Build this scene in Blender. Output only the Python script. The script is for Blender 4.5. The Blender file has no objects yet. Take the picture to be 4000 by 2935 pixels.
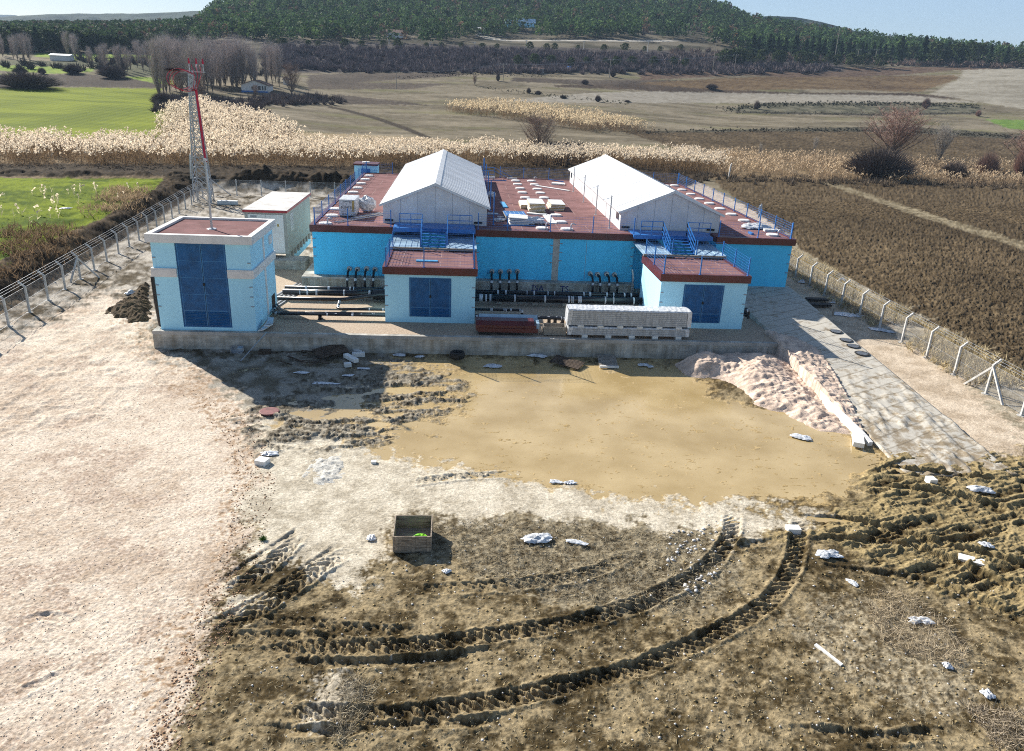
import bpy, bmesh, math, random
import numpy as np
from mathutils import Vector, Matrix
random.seed(7)
RS = np.random.RandomState(11)
scene = bpy.context.scene
C = scene.collection
rad = math.radians

# ------------------------------------------------------------------ camera
FPX, IMW, IMH = 2983.4, 4000.0, 2935.0
CAM = np.array([0.0, 0.0, 16.0])
_p, _r, _y = rad(21.094), rad(2.558), rad(4.460)
_f = np.array([math.sin(_y)*math.cos(_p), math.cos(_y)*math.cos(_p), -math.sin(_p)])
_rt = np.array([math.cos(_y), -math.sin(_y), 0.0])
_up = np.cross(_rt, _f)
_R = _rt*math.cos(_r) + _up*math.sin(_r)
_U = -_rt*math.sin(_r) + _up*math.cos(_r)
cam_d = bpy.data.cameras.new('camera'); cam = bpy.data.objects.new('camera', cam_d); C.objects.link(cam)
cam.matrix_world = Matrix(((_R[0], _U[0], -_f[0], CAM[0]), (_R[1], _U[1], -_f[1], CAM[1]), (_R[2], _U[2], -_f[2], CAM[2]), (0, 0, 0, 1)))
cam_d.sensor_width = 36.0; cam_d.lens = 36.0*FPX/IMW
cam_d.clip_start = 0.3; cam_d.clip_end = 20000
scene.camera = cam

# ------------------------------------------------------------------ light
SUN_AZ = math.atan2(-8.1, 8.65)      # from +Y towards -X
SUN_EL = rad(30.5)
sd = np.array([math.sin(SUN_AZ)*math.cos(SUN_EL), math.cos(SUN_AZ)*math.cos(SUN_EL), math.sin(SUN_EL)])
sun_d = bpy.data.lights.new('sun', 'SUN'); sun = bpy.data.objects.new('sun', sun_d); C.objects.link(sun)
sun_d.energy = 5.0; sun_d.angle = rad(0.53); sun_d.color = (1.0, 0.945, 0.85)
sun.rotation_euler = Vector(sd).to_track_quat('Z', 'Y').to_euler()
sun.location = (-60, 60, 60)
w = bpy.data.worlds.new('World'); scene.world = w; w.use_nodes = True
nt = w.node_tree; bg = nt.nodes['Background']
sky = nt.nodes.new('ShaderNodeTexSky'); sky.sky_type = 'NISHITA'; sky.sun_disc = False
sky.sun_elevation = SUN_EL; sky.sun_rotation = SUN_AZ
sky.altitude = 900; sky.air_density = 1.0; sky.dust_density = 0.8; sky.ozone_density = 1.5
nt.links.new(sky.outputs[0], bg.inputs[0]); bg.inputs[1].default_value = 0.055
vs = scene.view_settings
vs.view_transform = 'Standard'; vs.look = 'None'; vs.exposure = 1.14; vs.gamma = 1.0; vs.use_curve_mapping = False
scene.cycles.max_bounces = 6; scene.cycles.volume_bounces = 0
scene.cycles.transparent_max_bounces = 8
scene.cycles.use_denoising = False
scene.cycles.pixel_filter_type = 'BLACKMAN_HARRIS'; scene.cycles.filter_width = 1.05
scene.cycles.sample_clamp_indirect = 4.0
ORD = ['first', 'second', 'third', 'fourth', 'fifth', 'sixth', 'seventh', 'eighth', 'ninth', 'tenth', 'eleventh', 'twelfth', 'thirteenth', 'fourteenth', 'fifteenth', 'sixteenth', 'seventeenth', 'eighteenth', 'nineteenth', 'twentieth', 'twenty first', 'twenty second', 'twenty third', 'twenty fourth', 'twenty fifth', 'twenty sixth', 'twenty seventh']

# ------------------------------------------------------------------ photo geometry helpers (world positions on known planes)
def ray(px, py):
    d = _f*FPX + _R*(px-IMW/2) - _U*(py-IMH/2)
    return d/np.linalg.norm(d)
def gp(px, py, z=0.0):
    d = ray(px, py); t = (z-CAM[2])/d[2]
    return CAM + t*d
def atY(px, py, Y):
    d = ray(px, py); return CAM + d*((Y-CAM[1])/d[1])
def project(X, Y, Z):
    dx, dy, dz = X-CAM[0], Y-CAM[1], Z-CAM[2]
    zc = dx*_f[0]+dy*_f[1]+dz*_f[2]
    zc = np.where(zc < 0.5, 0.5, zc)
    return (IMW/2 + FPX*(dx*_R[0]+dy*_R[1]+dz*_R[2])/zc, IMH/2 - FPX*(dx*_U[0]+dy*_U[1]+dz*_U[2])/zc)

# ------------------------------------------------------------------ noise
def _hash(ix, iy, seed):
    h = (ix.astype(np.int64)*374761393 + iy.astype(np.int64)*668265263 + seed*362437) & 0xffffffff
    h = ((h ^ (h >> 13))*1274126177) & 0xffffffff
    h = (h ^ (h >> 16)) & 0xffff
    return (h/65535.0).astype(np.float32)
def vn(x, y, seed=0):
    ix = np.floor(x); iy = np.floor(y)
    fx = (x-ix).astype(np.float32); fy = (y-iy).astype(np.float32)
    fx = fx*fx*(3-2*fx); fy = fy*fy*(3-2*fy)
    a = _hash(ix, iy, seed); b = _hash(ix+1, iy, seed); c = _hash(ix, iy+1, seed); d = _hash(ix+1, iy+1, seed)
    return a + (b-a)*fx + (c-a)*fy + (a-b-c+d)*fx*fy
def fbm(x, y, seed=0, octs=4, gain=0.5):
    s = 0; a = 1.0; t = 0
    for k in range(octs):
        s = s + a*vn(x*(2.03**k)+k*17.3, y*(2.03**k)-k*9.1, seed+k*31); t += a; a *= gain
    return s/t
def ridged(x, y, seed=0, octs=3, gain=0.5):
    s = 0; a = 1.0; t = 0
    for k in range(octs):
        s = s + a*(1-np.abs(2*vn(x*(2.1**k)+k*7.7, y*(2.1**k)+k*3.3, seed+k*13)-1)); t += a; a *= gain
    return s/t
def sstep(e0, e1, x):
    t = np.clip((x-e0)/(e1-e0), 0, 1); return t*t*(3-2*t)
def inpoly(px, py, poly):
    m = np.zeros(px.shape, bool); n = len(poly)
    xs = [p[0] for p in poly]; ys = [p[1] for p in poly]
    bb = (px > min(xs)) & (px < max(xs)) & (py > min(ys)) & (py < max(ys))
    if not bb.any(): return m
    qx = px[bb]; qy = py[bb]; r = np.zeros(qx.shape, bool)
    j = n-1
    for i in range(n):
        xi, yi = poly[i]; xj, yj = poly[j]
        if yi != yj:
            r ^= ((yi > qy) != (yj > qy)) & (qx < (xj-xi)*(qy-yi)/(yj-yi)+xi)
        j = i
    m[bb] = r
    return m

# ------------------------------------------------------------------ tagging and linking
def tag(o, label=None, cat=None, group=None, kind=None):
    if label: o['label'] = label
    if cat: o['category'] = cat
    if group: o['group'] = group
    if kind: o['kind'] = kind
    return o
def thing(name, label, cat, loc=(0, 0, 0), rz=0.0, group=None):
    o = bpy.data.objects.new(name, None); C.objects.link(o)
    o.location = loc; o.rotation_euler = (0, 0, rz); o.empty_display_size = 0.3
    return tag(o, label, cat, group)
def clone(o, parent=None):
    c = o.copy(); C.objects.link(c)
    if parent is not None: c.parent = parent
    for ch in list(o.children): clone(ch, c)
    return c

class MB:
    """collects solids and links them as one mesh object"""
    def __init__(s): s.v = []; s.f = []
    def add(s, vs_, fs_):
        n = len(s.v); s.v += [tuple(map(float, q)) for q in vs_]; s.f += [tuple(i+n for i in q) for q in fs_]
    def box(s, x0, x1, y0, y1, z0, z1):
        s.add([(x0,y0,z0),(x1,y0,z0),(x1,y1,z0),(x0,y1,z0),(x0,y0,z1),(x1,y0,z1),(x1,y1,z1),(x0,y1,z1)],
              [(0,3,2,1),(4,5,6,7),(0,1,5,4),(1,2,6,5),(2,3,7,6),(3,0,4,7)])
        return s
    def rbox(s, c, size, rot=(0,0,0)):
        from mathutils import Euler
        m = Euler(rot).to_matrix(); n = []
        for dz in (-.5,.5):
            for dx, dy in ((-.5,-.5),(.5,-.5),(.5,.5),(-.5,.5)):
                q = m @ Vector((dx*size[0], dy*size[1], dz*size[2])); n.append((c[0]+q.x, c[1]+q.y, c[2]+q.z))
        s.add(n, [(0,3,2,1),(4,5,6,7),(0,1,5,4),(1,2,6,5),(2,3,7,6),(3,0,4,7)])
        return s
    def bar(s, p, q, a, b=None):
        b = b or a; p = Vector(p); q = Vector(q); d = (q-p)
        if d.length < 1e-6: return s
        d.normalize(); r = Vector((0,0,1)) if abs(d.z) < .95 else Vector((0,1,0))
        x = d.cross(r).normalized(); y = x.cross(d).normalized(); n = []
        for e in (p, q):
            for sx, sy in ((-1,-1),(1,-1),(1,1),(-1,1)):
                n.append(e + x*(sx*a/2) + y*(sy*b/2))
        s.add(n, [(3,2,1,0),(4,5,6,7),(0,1,5,4),(1,2,6,5),(2,3,7,6),(3,0,4,7)])
        return s
    def tube(s, pts, r, n=10, caps=True, r2=None):
        pts = [Vector(p) for p in pts]; L = len(pts); vs_ = []
        up = None
        for i, p in enumerate(pts):
            d = (pts[min(i+1, L-1)] - pts[max(i-1, 0)]).normalized()
            if up is None:
                up = Vector((0,0,1)) if abs(d.z) < .9 else Vector((0,1,0))
            x = d.cross(up)
            if x.length < 1e-4: x = d.cross(Vector((1,0,0.3)))
            x.normalize(); y = x.cross(d).normalized(); up = y
            rr = r if r2 is None else r + (r2-r)*i/(L-1)
            for k in range(n):
                a = 2*math.pi*k/n; vs_.append(p + x*(math.cos(a)*rr) + y*(math.sin(a)*rr))
        fs_ = []
        for i in range(L-1):
            for k in range(n):
                fs_.append((i*n+k, i*n+(k+1)%n, (i+1)*n+(k+1)%n, (i+1)*n+k))
        if caps:
            fs_.append(tuple(range(n-1, -1, -1))); fs_.append(tuple((L-1)*n+k for k in range(n)))
        s.add(vs_, fs_); return s
    def prism(s, poly, d0, d1, axis='y'):
        """poly in the plane across axis, extruded from d0 to d1"""
        def mk(a, b, d):
            return (a, d, b) if axis == 'y' else ((d, a, b) if axis == 'x' else (a, b, d))
        n = len(poly)
        s.add([mk(a, b, d0) for a, b in poly] + [mk(a, b, d1) for a, b in poly],
              [tuple(range(n)), tuple(range(2*n-1, n-1, -1))] + [(i, n+i, n+(i+1)%n, (i+1)%n) for i in range(n)])
        return s
    def disc(s, c, r, h, n=24, dome=0.0):
        vs_ = [(c[0]+math.cos(2*math.pi*k/n)*r, c[1]+math.sin(2*math.pi*k/n)*r, c[2]) for k in range(n)]
        vs_ += [(a, b, c[2]+h*.75) for a, b, _ in vs_]
        vs_ += [(c[0]+(a-c[0])*.93, c[1]+(b-c[1])*.93, c[2]+h) for a, b, _ in vs_[:n]]
        vs_.append((c[0], c[1], c[2]+h+dome))
        fs_ = [tuple(range(n-1, -1, -1))]
        for k in range(n):
            q = (k+1) % n
            fs_ += [(k, q, n+q, n+k), (n+k, n+q, 2*n+q, 2*n+k), (2*n+k, 2*n+q, 3*n)]
        s.add(vs_, fs_); return s
    def build(s, name, m, parent=None, smooth=False, origin=None):
        me = bpy.data.meshes.new(name)
        if origin is not None:
            vs_ = [(a-origin[0], b-origin[1], c-origin[2]) for a, b, c in s.v]
        elif parent is not None and not smooth == 'local':
            ox, oy, oz = world_loc(parent); vs_ = [(a-ox, b-oy, c-oz) for a, b, c in s.v]
        else: vs_ = s.v
        me.from_pydata(vs_, [], s.f); me.update()
        bm = bmesh.new(); bm.from_mesh(me); bmesh.ops.recalc_face_normals(bm, faces=bm.faces); bm.to_mesh(me); bm.free()
        if m is not None: me.materials.append(m)
        if smooth is True:
            for p in me.polygons: p.use_smooth = True
        o = bpy.data.objects.new(name, me); C.objects.link(o)
        if origin is not None: o.location = origin
        if parent is not None: o.parent = parent
        return o
def world_loc(o):
    x = y = z = 0
    while o is not None:
        x += o.location[0]; y += o.location[1]; z += o.location[2]; o = o.parent
    return x, y, z
def mesh_np(name, verts, faces, m, parent=None, col=None, smooth=False, attrs=None, loc=None):
    """fast mesh from arrays; faces (N,3) or (N,4)"""
    me = bpy.data.meshes.new(name); verts = np.asarray(verts, np.float32); faces = np.asarray(faces, np.int32)
    k = faces.shape[1]
    me.vertices.add(len(verts)); me.vertices.foreach_set('co', verts.ravel())
    me.loops.add(faces.size); me.loops.foreach_set('vertex_index', faces.ravel())
    me.polygons.add(len(faces)); me.polygons.foreach_set('loop_start', np.arange(0, faces.size, k, dtype=np.int32))
    try: me.polygons.foreach_set('loop_total', np.full(len(faces), k, np.int32))
    except Exception: pass
    if smooth: me.polygons.foreach_set('use_smooth', np.ones(len(faces), bool))
    me.update(calc_edges=True)
    if col is not None:
        a = me.color_attributes.new('Col', 'FLOAT_COLOR', 'POINT')
        c4 = np.ones((len(verts), 4), np.float32); c4[:, :3] = col; a.data.foreach_set('color', c4.ravel())
    for nme, arr in (attrs or {}).items():
        a = me.attributes.new(nme, 'FLOAT', 'POINT'); a.data.foreach_set('value', np.asarray(arr, np.float32).ravel())
    if m is not None: me.materials.append(m)
    o = bpy.data.objects.new(name, me); C.objects.link(o)
    if parent is not None: o.parent = parent
    if loc is not None: o.location = loc
    return o

# ------------------------------------------------------------------ materials
def nodes(name):
    m = bpy.data.materials.new(name); m.use_nodes = True
    n = m.node_tree; return m, n, n.nodes['Principled BSDF']
def mat(name, col, rough=0.7, var=0.12, scale=3.0, bump=0.0, bscale=40.0, metal=0.0, spec=0.4, col2=None, mixs=(0.45, 0.6), stretch=(1, 1, 1), fine=0.0, detail=5):
    m, n, b = nodes(name)
    tc = n.nodes.new('ShaderNodeTexCoord'); mp = n.nodes.new('ShaderNodeMapping'); mp.inputs['Scale'].default_value = stretch
    n.links.new(tc.outputs['Object'], mp.inputs[0])
    nz = n.nodes.new('ShaderNodeTexNoise'); nz.inputs['Scale'].default_value = scale; nz.inputs['Detail'].default_value = detail; nz.inputs['Roughness'].default_value = 0.62
    n.links.new(mp.outputs[0], nz.inputs['Vector'])
    rp = n.nodes.new('ShaderNodeValToRGB')
    c2 = col2 if col2 else tuple(c*(1-2.2*var) for c in col)
    c1 = tuple(min(1, c*(1+var)) for c in col)
    rp.color_ramp.elements[0].position = mixs[0]-0.12 if col2 is None else mixs[0]; rp.color_ramp.elements[1].position = mixs[1]
    rp.color_ramp.elements[0].color = (*c2, 1); rp.color_ramp.elements[1].color = (*c1, 1)
    n.links.new(nz.outputs[0], rp.inputs[0])
    out = rp.outputs[0]
    if fine:
        n2 = n.nodes.new('ShaderNodeTexNoise'); n2.inputs['Scale'].default_value = bscale; n2.inputs['Detail'].default_value = 3
        n.links.new(tc.outputs['Object'], n2.inputs['Vector'])
        mr = n.nodes.new('ShaderNodeMapRange'); mr.inputs['From Min'].default_value = .3; mr.inputs['From Max'].default_value = .7
        mr.inputs['To Min'].default_value = 1-fine; mr.inputs['To Max'].default_value = 1+fine
        n.links.new(n2.outputs[0], mr.inputs[0])
        mx = n.nodes.new('ShaderNodeVectorMath'); mx.operation = 'SCALE'
        n.links.new(out, mx.inputs[0]); n.links.new(mr.outputs[0], mx.inputs['Scale']); out = mx.outputs[0]
    n.links.new(out, b.inputs['Base Color'])
    b.inputs['Roughness'].default_value = rough; b.inputs['Metallic'].default_value = metal
    b.inputs['Specular IOR Level'].default_value = spec
    if bump:
        n3 = n.nodes.new('ShaderNodeTexNoise'); n3.inputs['Scale'].default_value = bscale; n3.inputs['Detail'].default_value = 4
        n.links.new(tc.outputs['Object'], n3.inputs['Vector'])
        bp = n.nodes.new('ShaderNodeBump'); bp.inputs['Strength'].default_value = bump; bp.inputs['Distance'].default_value = 0.02
        n.links.new(n3.outputs[0], bp.inputs['Height']); n.links.new(bp.outputs[0], b.inputs['Normal'])
    return m
def attr_mat(name, rough=0.9, fine=0.35, fscale=14.0, bump=0.6, bdist=0.04, wet=False, trans=0.0, spec=0.05):
    """colour from the mesh's own Col attribute, broken up by procedural noise"""
    m, n, b = nodes(name)
    at = n.nodes.new('ShaderNodeAttribute'); at.attribute_name = 'Col'
    tc = n.nodes.new('ShaderNodeTexCoord')
    n2 = n.nodes.new('ShaderNodeTexNoise'); n2.inputs['Scale'].default_value = fscale; n2.inputs['Detail'].default_value = 6; n2.inputs['Roughness'].default_value = .7
    n.links.new(tc.outputs['Object'], n2.inputs['Vector'])
    mr = n.nodes.new('ShaderNodeMapRange'); mr.inputs['From Min'].default_value = .3; mr.inputs['From Max'].default_value = .7
    mr.inputs['To Min'].default_value = 1-fine; mr.inputs['To Max'].default_value = 1+fine
    n.links.new(n2.outputs[0], mr.inputs[0])
    mx = n.nodes.new('ShaderNodeVectorMath'); mx.operation = 'SCALE'
    n.links.new(at.outputs['Color'], mx.inputs[0]); n.links.new(mr.outputs[0], mx.inputs['Scale'])
    n.links.new(mx.outputs[0], b.inputs['Base Color'])
    b.inputs['Roughness'].default_value = rough; b.inputs['Specular IOR Level'].default_value = spec
    if wet:
        aw = n.nodes.new('ShaderNodeAttribute'); aw.attribute_name = 'wet'
        m2 = n.nodes.new('ShaderNodeMapRange'); m2.inputs['To Min'].default_value = rough; m2.inputs['To Max'].default_value = 0.28
        n.links.new(aw.outputs['Fac'], m2.inputs[0]); n.links.new(m2.outputs[0], b.inputs['Roughness'])
    if bump:
        bp = n.nodes.new('ShaderNodeBump'); bp.inputs['Strength'].default_value = bump; bp.inputs['Distance'].default_value = bdist
        n.links.new(n2.outputs[0], bp.inputs['Height']); n.links.new(bp.outputs[0], b.inputs['Normal'])
    if trans:
        tr = n.nodes.new('ShaderNodeBsdfTranslucent'); n.links.new(mx.outputs[0], tr.inputs['Color'])
        ms = n.nodes.new('ShaderNodeMixShader'); ms.inputs[0].default_value = trans
        out = n.nodes['Material Output']
        n.links.new(b.outputs[0], ms.inputs[1]); n.links.new(tr.outputs[0], ms.inputs[2]); n.links.new(ms.outputs[0], out.inputs['Surface'])
    return m
def concrete(name, col, col2, streak=True):
    m, n, b = nodes(name)
    tc = n.nodes.new('ShaderNodeTexCoord')
    def noise(sc, st, det=6):
        mp = n.nodes.new('ShaderNodeMapping'); mp.inputs['Scale'].default_value = st
        z = n.nodes.new('ShaderNodeTexNoise'); z.inputs['Scale'].default_value = sc; z.inputs['Detail'].default_value = det; z.inputs['Roughness'].default_value = .65
        n.links.new(tc.outputs['Object'], mp.inputs[0]); n.links.new(mp.outputs[0], z.inputs['Vector']); return z.outputs[0]
    def ramp(src, a, c, p0, p1):
        r = n.nodes.new('ShaderNodeValToRGB'); r.color_ramp.elements[0].position = p0; r.color_ramp.elements[1].position = p1
        r.color_ramp.elements[0].color = (*a, 1); r.color_ramp.elements[1].color = (*c, 1); n.links.new(src, r.inputs[0]); return r.outputs[0]
    base = ramp(noise(0.9, (1, 1, 1.6)), col2, col, .38, .62)
    out = base
    if streak:
        st = ramp(noise(1.5, (1.3, 1.3, 0.10), 9), (.50, .42, .32), (1, 1, 1), .34, .56)
        mm = n.nodes.new('ShaderNodeMix'); mm.data_type = 'RGBA'; mm.blend_type = 'MULTIPLY'; mm.inputs[0].default_value = .75
        n.links.new(out, mm.inputs[6]); n.links.new(st, mm.inputs[7]); out = mm.outputs[2]
        wv = n.nodes.new('ShaderNodeTexWave'); wv.bands_direction = 'Z'; wv.inputs['Scale'].default_value = 1.3; wv.inputs['Distortion'].default_value = .6; wv.inputs['Detail Scale'].default_value = 6
        n.links.new(tc.outputs['Object'], wv.inputs['Vector'])
        s2 = ramp(wv.outputs[0], (.72, .72, .72), (1, 1, 1), .0, .18)
        m3 = n.nodes.new('ShaderNodeMix'); m3.data_type = 'RGBA'; m3.blend_type = 'MULTIPLY'; m3.inputs[0].default_value = .35
        n.links.new(out, m3.inputs[6]); n.links.new(s2, m3.inputs[7]); out = m3.outputs[2]
    n.links.new(out, b.inputs['Base Color']); b.inputs['Roughness'].default_value = .9; b.inputs['Specular IOR Level'].default_value = .25
    bp = n.nodes.new('ShaderNodeBump'); bp.inputs['Strength'].default_value = .4; bp.inputs['Distance'].default_value = .02
    n.links.new(noise(14, (1, 1, 1)), bp.inputs['Height']); n.links.new(bp.outputs[0], b.inputs['Normal'])
    return m
M = {}
M['wall_deep'] = mat('deep_cyan_plaster', (0.085, 0.60, 0.97), .75, .03, .9, .25, 60, fine=.06, stretch=(1.5, 1.5, .25), detail=8)
M['wall_pale'] = mat('pale_cyan_plaster', (0.42, 0.78, 0.985), .75, .015, 1.1, .25, 60, fine=.06, stretch=(1.5, 1.5, .22), detail=8)
M['door'] = mat('blue_door_paint', (0.012, 0.10, 0.27), .5, .12, 2, 0, metal=.0, spec=.3)
M['frame'] = mat('blue_steel_paint', (0.025, 0.17, 0.50), .38, .10, 3, 0, spec=.5)
M['maroon'] = mat('maroon_trim', (0.10, 0.018, 0.018), .42, .15, 1.2, spec=.5)
M['red_trim'] = mat('red_trim', (0.38, 0.03, 0.04), .5, .15, 1.5, spec=.4)
M['deck'] = mat('red_mineral_roofing', (0.225, 0.125, 0.122), .95, .12, .7, .12, 90, spec=.04, fine=.10)
M['seam'] = mat('pale_seam', (0.36, 0.24, 0.22), .9, .25, 3)
M['white_metal'] = mat('white_sheet_metal', (0.74, 0.75, 0.76), .45, .09, .6, spec=.4, stretch=(.35, 2.2, .35), detail=8)
M['white_paint'] = mat('white_paint', (0.72, 0.71, 0.70), .7, .06, 1.5, fine=.04, bscale=30)
M['panel_white'] = mat('white_panel', (0.74, 0.73, 0.74), .55, .06, .8, spec=.35)
M['seamline'] = mat('panel_joint', (0.30, 0.32, 0.36), .7, .05)
M['conc'] = concrete('board_marked_concrete', (.60, .58, .53), (.34, .33, .30))
M['conc_top'] = concrete('smooth_concrete', (.50, .48, .45), (.34, .33, .31), False)
M['conc_post'] = mat('precast_concrete', (0.55, 0.54, 0.52), .85, .12, 3, .3, 30)
M['galv'] = mat('galvanised_steel', (0.48, 0.50, 0.53), .42, .12, 3, metal=.65)
M['door_rail'] = mat('door_rail_painted_light', (0.03, 0.17, 0.38), .45, .1, 2, spec=.4)  # door colour lightened so the rails look as if they catch light
M['wire'] = mat('steel_wire', (0.42, 0.43, 0.45), .5, .1, 3, metal=.4)
M['black_pipe'] = mat('black_plastic_pipe', (0.012, 0.013, 0.017), .32, .3, 2, spec=.5)
M['tape'] = mat('white_tape', (0.62, 0.64, 0.68), .35, .15, 5)
M['wood'] = mat('weathered_wood', (0.32, 0.26, 0.20), .9, .25, 2.5, .5, 30, stretch=(1, 6, 6), fine=.15)
M['wood_dark'] = mat('wet_dark_wood', (0.085, 0.06, 0.042), .85, .3, 3, .4, 30, fine=.2)
M['wood_grey'] = mat('greyed_timber', (0.30, 0.27, 0.23), .9, .2, 3, .4, 30, stretch=(5, 1, 5), fine=.2)
M['foam'] = mat('white_foam', (0.78, 0.78, 0.76), .8, .06, 3)
M['plastic'] = mat('crumpled_white_plastic', (0.62, 0.64, 0.67), .35, .2, 6, .9, 9, spec=.6)
M['insul'] = mat('yellow_insulation', (0.50, 0.36, 0.14), .9, .3, 4, .4, 30, stretch=(1, 1, 12))
M['rubber'] = mat('black_rubber', (0.02, 0.02, 0.02), .75, .2, 4)
M['cable_red'] = mat('red_cable', (0.55, 0.012, 0.05), .45, .1, 3)
M['ceram'] = mat('brown_insulator', (0.05, 0.03, 0.03), .3, .1, 3)
M['green_cloth'] = mat('lime_green_bag', (0.22, 0.62, 0.03), .5, .15, 8, .8, 12)
M['skin_blue'] = mat('blue_sheet', (0.12, 0.42, 0.72), .4, .1, 2)
M['roof_blue'] = mat('pale_blue_roof_sheet', (0.34, 0.48, 0.60), .35, .12, .8, spec=.5)
M['glass'] = mat('dark_window_glass', (0.03, 0.045, 0.06), .12, .1, 3, spec=.6)
M['tile'] = mat('brown_tile_roof', (0.20, 0.12, 0.09), .85, .2, 3)
M['grey_panel'] = mat('grey_green_container_panel', (0.36, 0.37, 0.35), .6, .06, .8)
M['orange'] = mat('orange_scrap', (0.7, 0.22, 0.03), .6, .1, 3)
M['ink'] = mat('blue_graffiti_paint', (0.012, 0.03, 0.16), .7, .1, 9)
M['ink_dark'] = mat('printed_dark_ink', (0.03, 0.035, 0.06), .6, .1, 9)
# ------------------------------------------------------------------ terrain
# every column: image x, then (image row, depth Y); its height follows from the ray
COLS = [
 (-1500, [(760,98),(620,135),(560,160),(300,300),(230,380),(195,450),(150,520),(135,620),(130,760)]),
 (0,    [(700,115),(600,148),(540,172),(480,205),(400,255),(345,300),(300,340),(260,380),(220,430),(195,480),(165,560),(138,700),(134,800)]),
 (500,  [(700,119),(600,155),(540,180),(480,212),(400,270),(350,320),(310,350),(260,400),(225,440),(195,480),(165,560),(138,660),(134,760)]),
 (700,  [(700,122),(600,158),(540,184),(480,218),(400,285),(350,335),(300,380),(250,430),(200,480),(170,540),(145,600),(132,680)]),
 (860,  [(700,123),(600,160),(540,186),(480,221),(400,290),(360,330),(300,380),(250,430),(200,480),(160,540),(110,620),(60,720),(15,820)]),
 (1000, [(700,125),(600,162),(540,190),(480,225),(420,270),(370,320),(300,380),(275,420),(200,480),(155,550),(110,650),(50,760),(0,850),(-50,940)]),
 (1400, [(700,129),(600,171),(550,200),(500,240),(440,285),(380,335),(330,380),(290,430),(275,455),(190,510),(170,540),(140,600),(95,690),(45,790),(0,880),(-100,1050)]),
 (2000, [(700,136),(600,182),(550,215),(500,255),(430,310),(380,350),(340,390),(300,430),(275,465),(215,510),(185,545),(150,610),(100,700),(50,800),(0,900),(-110,1120)]),
 (2400, [(700,141),(600,192),(550,228),(500,270),(430,325),(390,360),(350,400),(310,440),(278,475),(220,515),(185,550),(150,610),(100,700),(50,800),(0,900),(-70,1020)]),
 (2800, [(700,147),(600,204),(550,243),(500,292),(450,342),(405,385),(380,410),(330,445),(285,482),(235,525),(195,580),(150,660),(100,745),(60,820),(22,890)]),
 (3100, [(700,151),(600,212),(550,252),(500,302),(450,350),(405,392),(380,415),(330,450),(275,500),(240,540),(210,600),(160,690),(122,780)]),
 (3500, [(700,157),(600,222),(550,265),(500,312),(450,358),(410,398),(390,418),(350,455),(300,500),(262,545),(235,610),(178,740)]),
 (4000, [(700,164),(600,235),(550,282),(500,330),(450,372),(400,416),(330,468),(265,535),(252,600),(215,700)]),
 (5600, [(700,190),(600,260),(560,300),(500,360),(440,420),(350,490),(300,560),(290,700)]),
]
YG = np.arange(90, 1500, 2.0)
UG = np.linspace(-3.2, 3.2, 1601)
_cu = []; _cz = []
for x0, pts in COLS:
    P = np.array([atY(x0, r, Yv) for r, Yv in pts])
    Ys = P[:, 1]; us = P[:, 0]/P[:, 1]; zs = P[:, 2].copy(); zs[0] = 0
    Ys = np.concatenate([[60], Ys, [Ys[-1]+120, Ys[-1]+320]]); us = np.concatenate([[us[0]], us, [us[-1], us[-1]]])
    zs = np.concatenate([[0], zs, [zs[-1]-14, zs[-1]-60]])
    _cu.append(np.interp(YG, Ys, us)); _cz.append(np.interp(YG, Ys, zs))
_cu = np.array(_cu); _cz = np.array(_cz)
TG = np.zeros((len(YG), len(UG)))
for i in range(len(YG)):
    o_ = np.argsort(_cu[:, i]); TG[i] = np.interp(UG, _cu[o_, i], _cz[o_, i])
kx = np.hanning(13); kx /= kx.sum(); TG = np.apply_along_axis(lambda a: np.convolve(np.pad(a, 6, 'edge'), kx, 'valid'), 1, TG)
ky = np.hanning(9); ky /= ky.sum(); TG = np.apply_along_axis(lambda a: np.convolve(np.pad(a, 4, 'edge'), ky, 'valid'), 0, TG)
TG *= sstep(118, 150, YG)[:, None]
def terr(X, Y):
    X = np.asarray(X, float); Y = np.asarray(Y, float)
    u = np.clip(X/np.maximum(Y, 5), UG[0], UG[-1]-1e-6); yy = np.clip(Y, YG[0], YG[-1]-1e-3)
    a = (u-UG[0])/(UG[1]-UG[0]); b = (yy-YG[0])/2.0
    i = np.floor(b).astype(int); j = np.floor(a).astype(int); fb = b-i; fa = a-j
    i = np.minimum(i, len(YG)-2); j = np.minimum(j, len(UG)-2)
    z = (TG[i, j]*(1-fa)+TG[i, j+1]*fa)*(1-fb) + (TG[i+1, j]*(1-fa)+TG[i+1, j+1]*fa)*fb
    return np.where(Y < 90, 0.0, z)
def fence_x(Y): return -28.5 - (np.asarray(Y)-48.0)*0.088
def ground_macro(X, Y):
    """terrain, the raised field left of the fence with its spoil bank, and the spoil heaps behind the compound"""
    X = np.asarray(X, float); Y = np.asarray(Y, float)
    z = terr(X, Y)
    d = fence_x(Y) - 1.2 - X
    fade = sstep(116, 106, Y)*sstep(10, 30, Y)
    lump = fbm(X*.35, Y*.35, 5, 3)
    bank = sstep(0.2, 3.0, d)*(1.15+0.9*(lump-.3)*sstep(11.5, 5.5, d))
    z = z + bank*fade
    # spoil heaps beyond the back fence and behind the building
    for (cx, cy, rx, ry, h) in ((-27, 115, 8, 3.0, 2.2), (-17, 114, 7, 3.0, 2.0), (-8, 113, 6, 3, 1.8), (-38, 113, 10, 3, 1.2), (-55, 114, 14, 3, 1.2), (9, 108, 6, 3.0, 1.7), (17, 108, 6, 3.0, 1.4), (2, 110, 5, 3, 1.0), (-80, 116, 18, 4, 1.1)):
        q = ((X-cx)/rx)**2 + ((Y-cy)/ry)**2
        z = z + h*np.exp(-q*1.3)*(0.55+0.9*fbm(X*.5, Y*.5, 23, 3))
    return z
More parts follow.
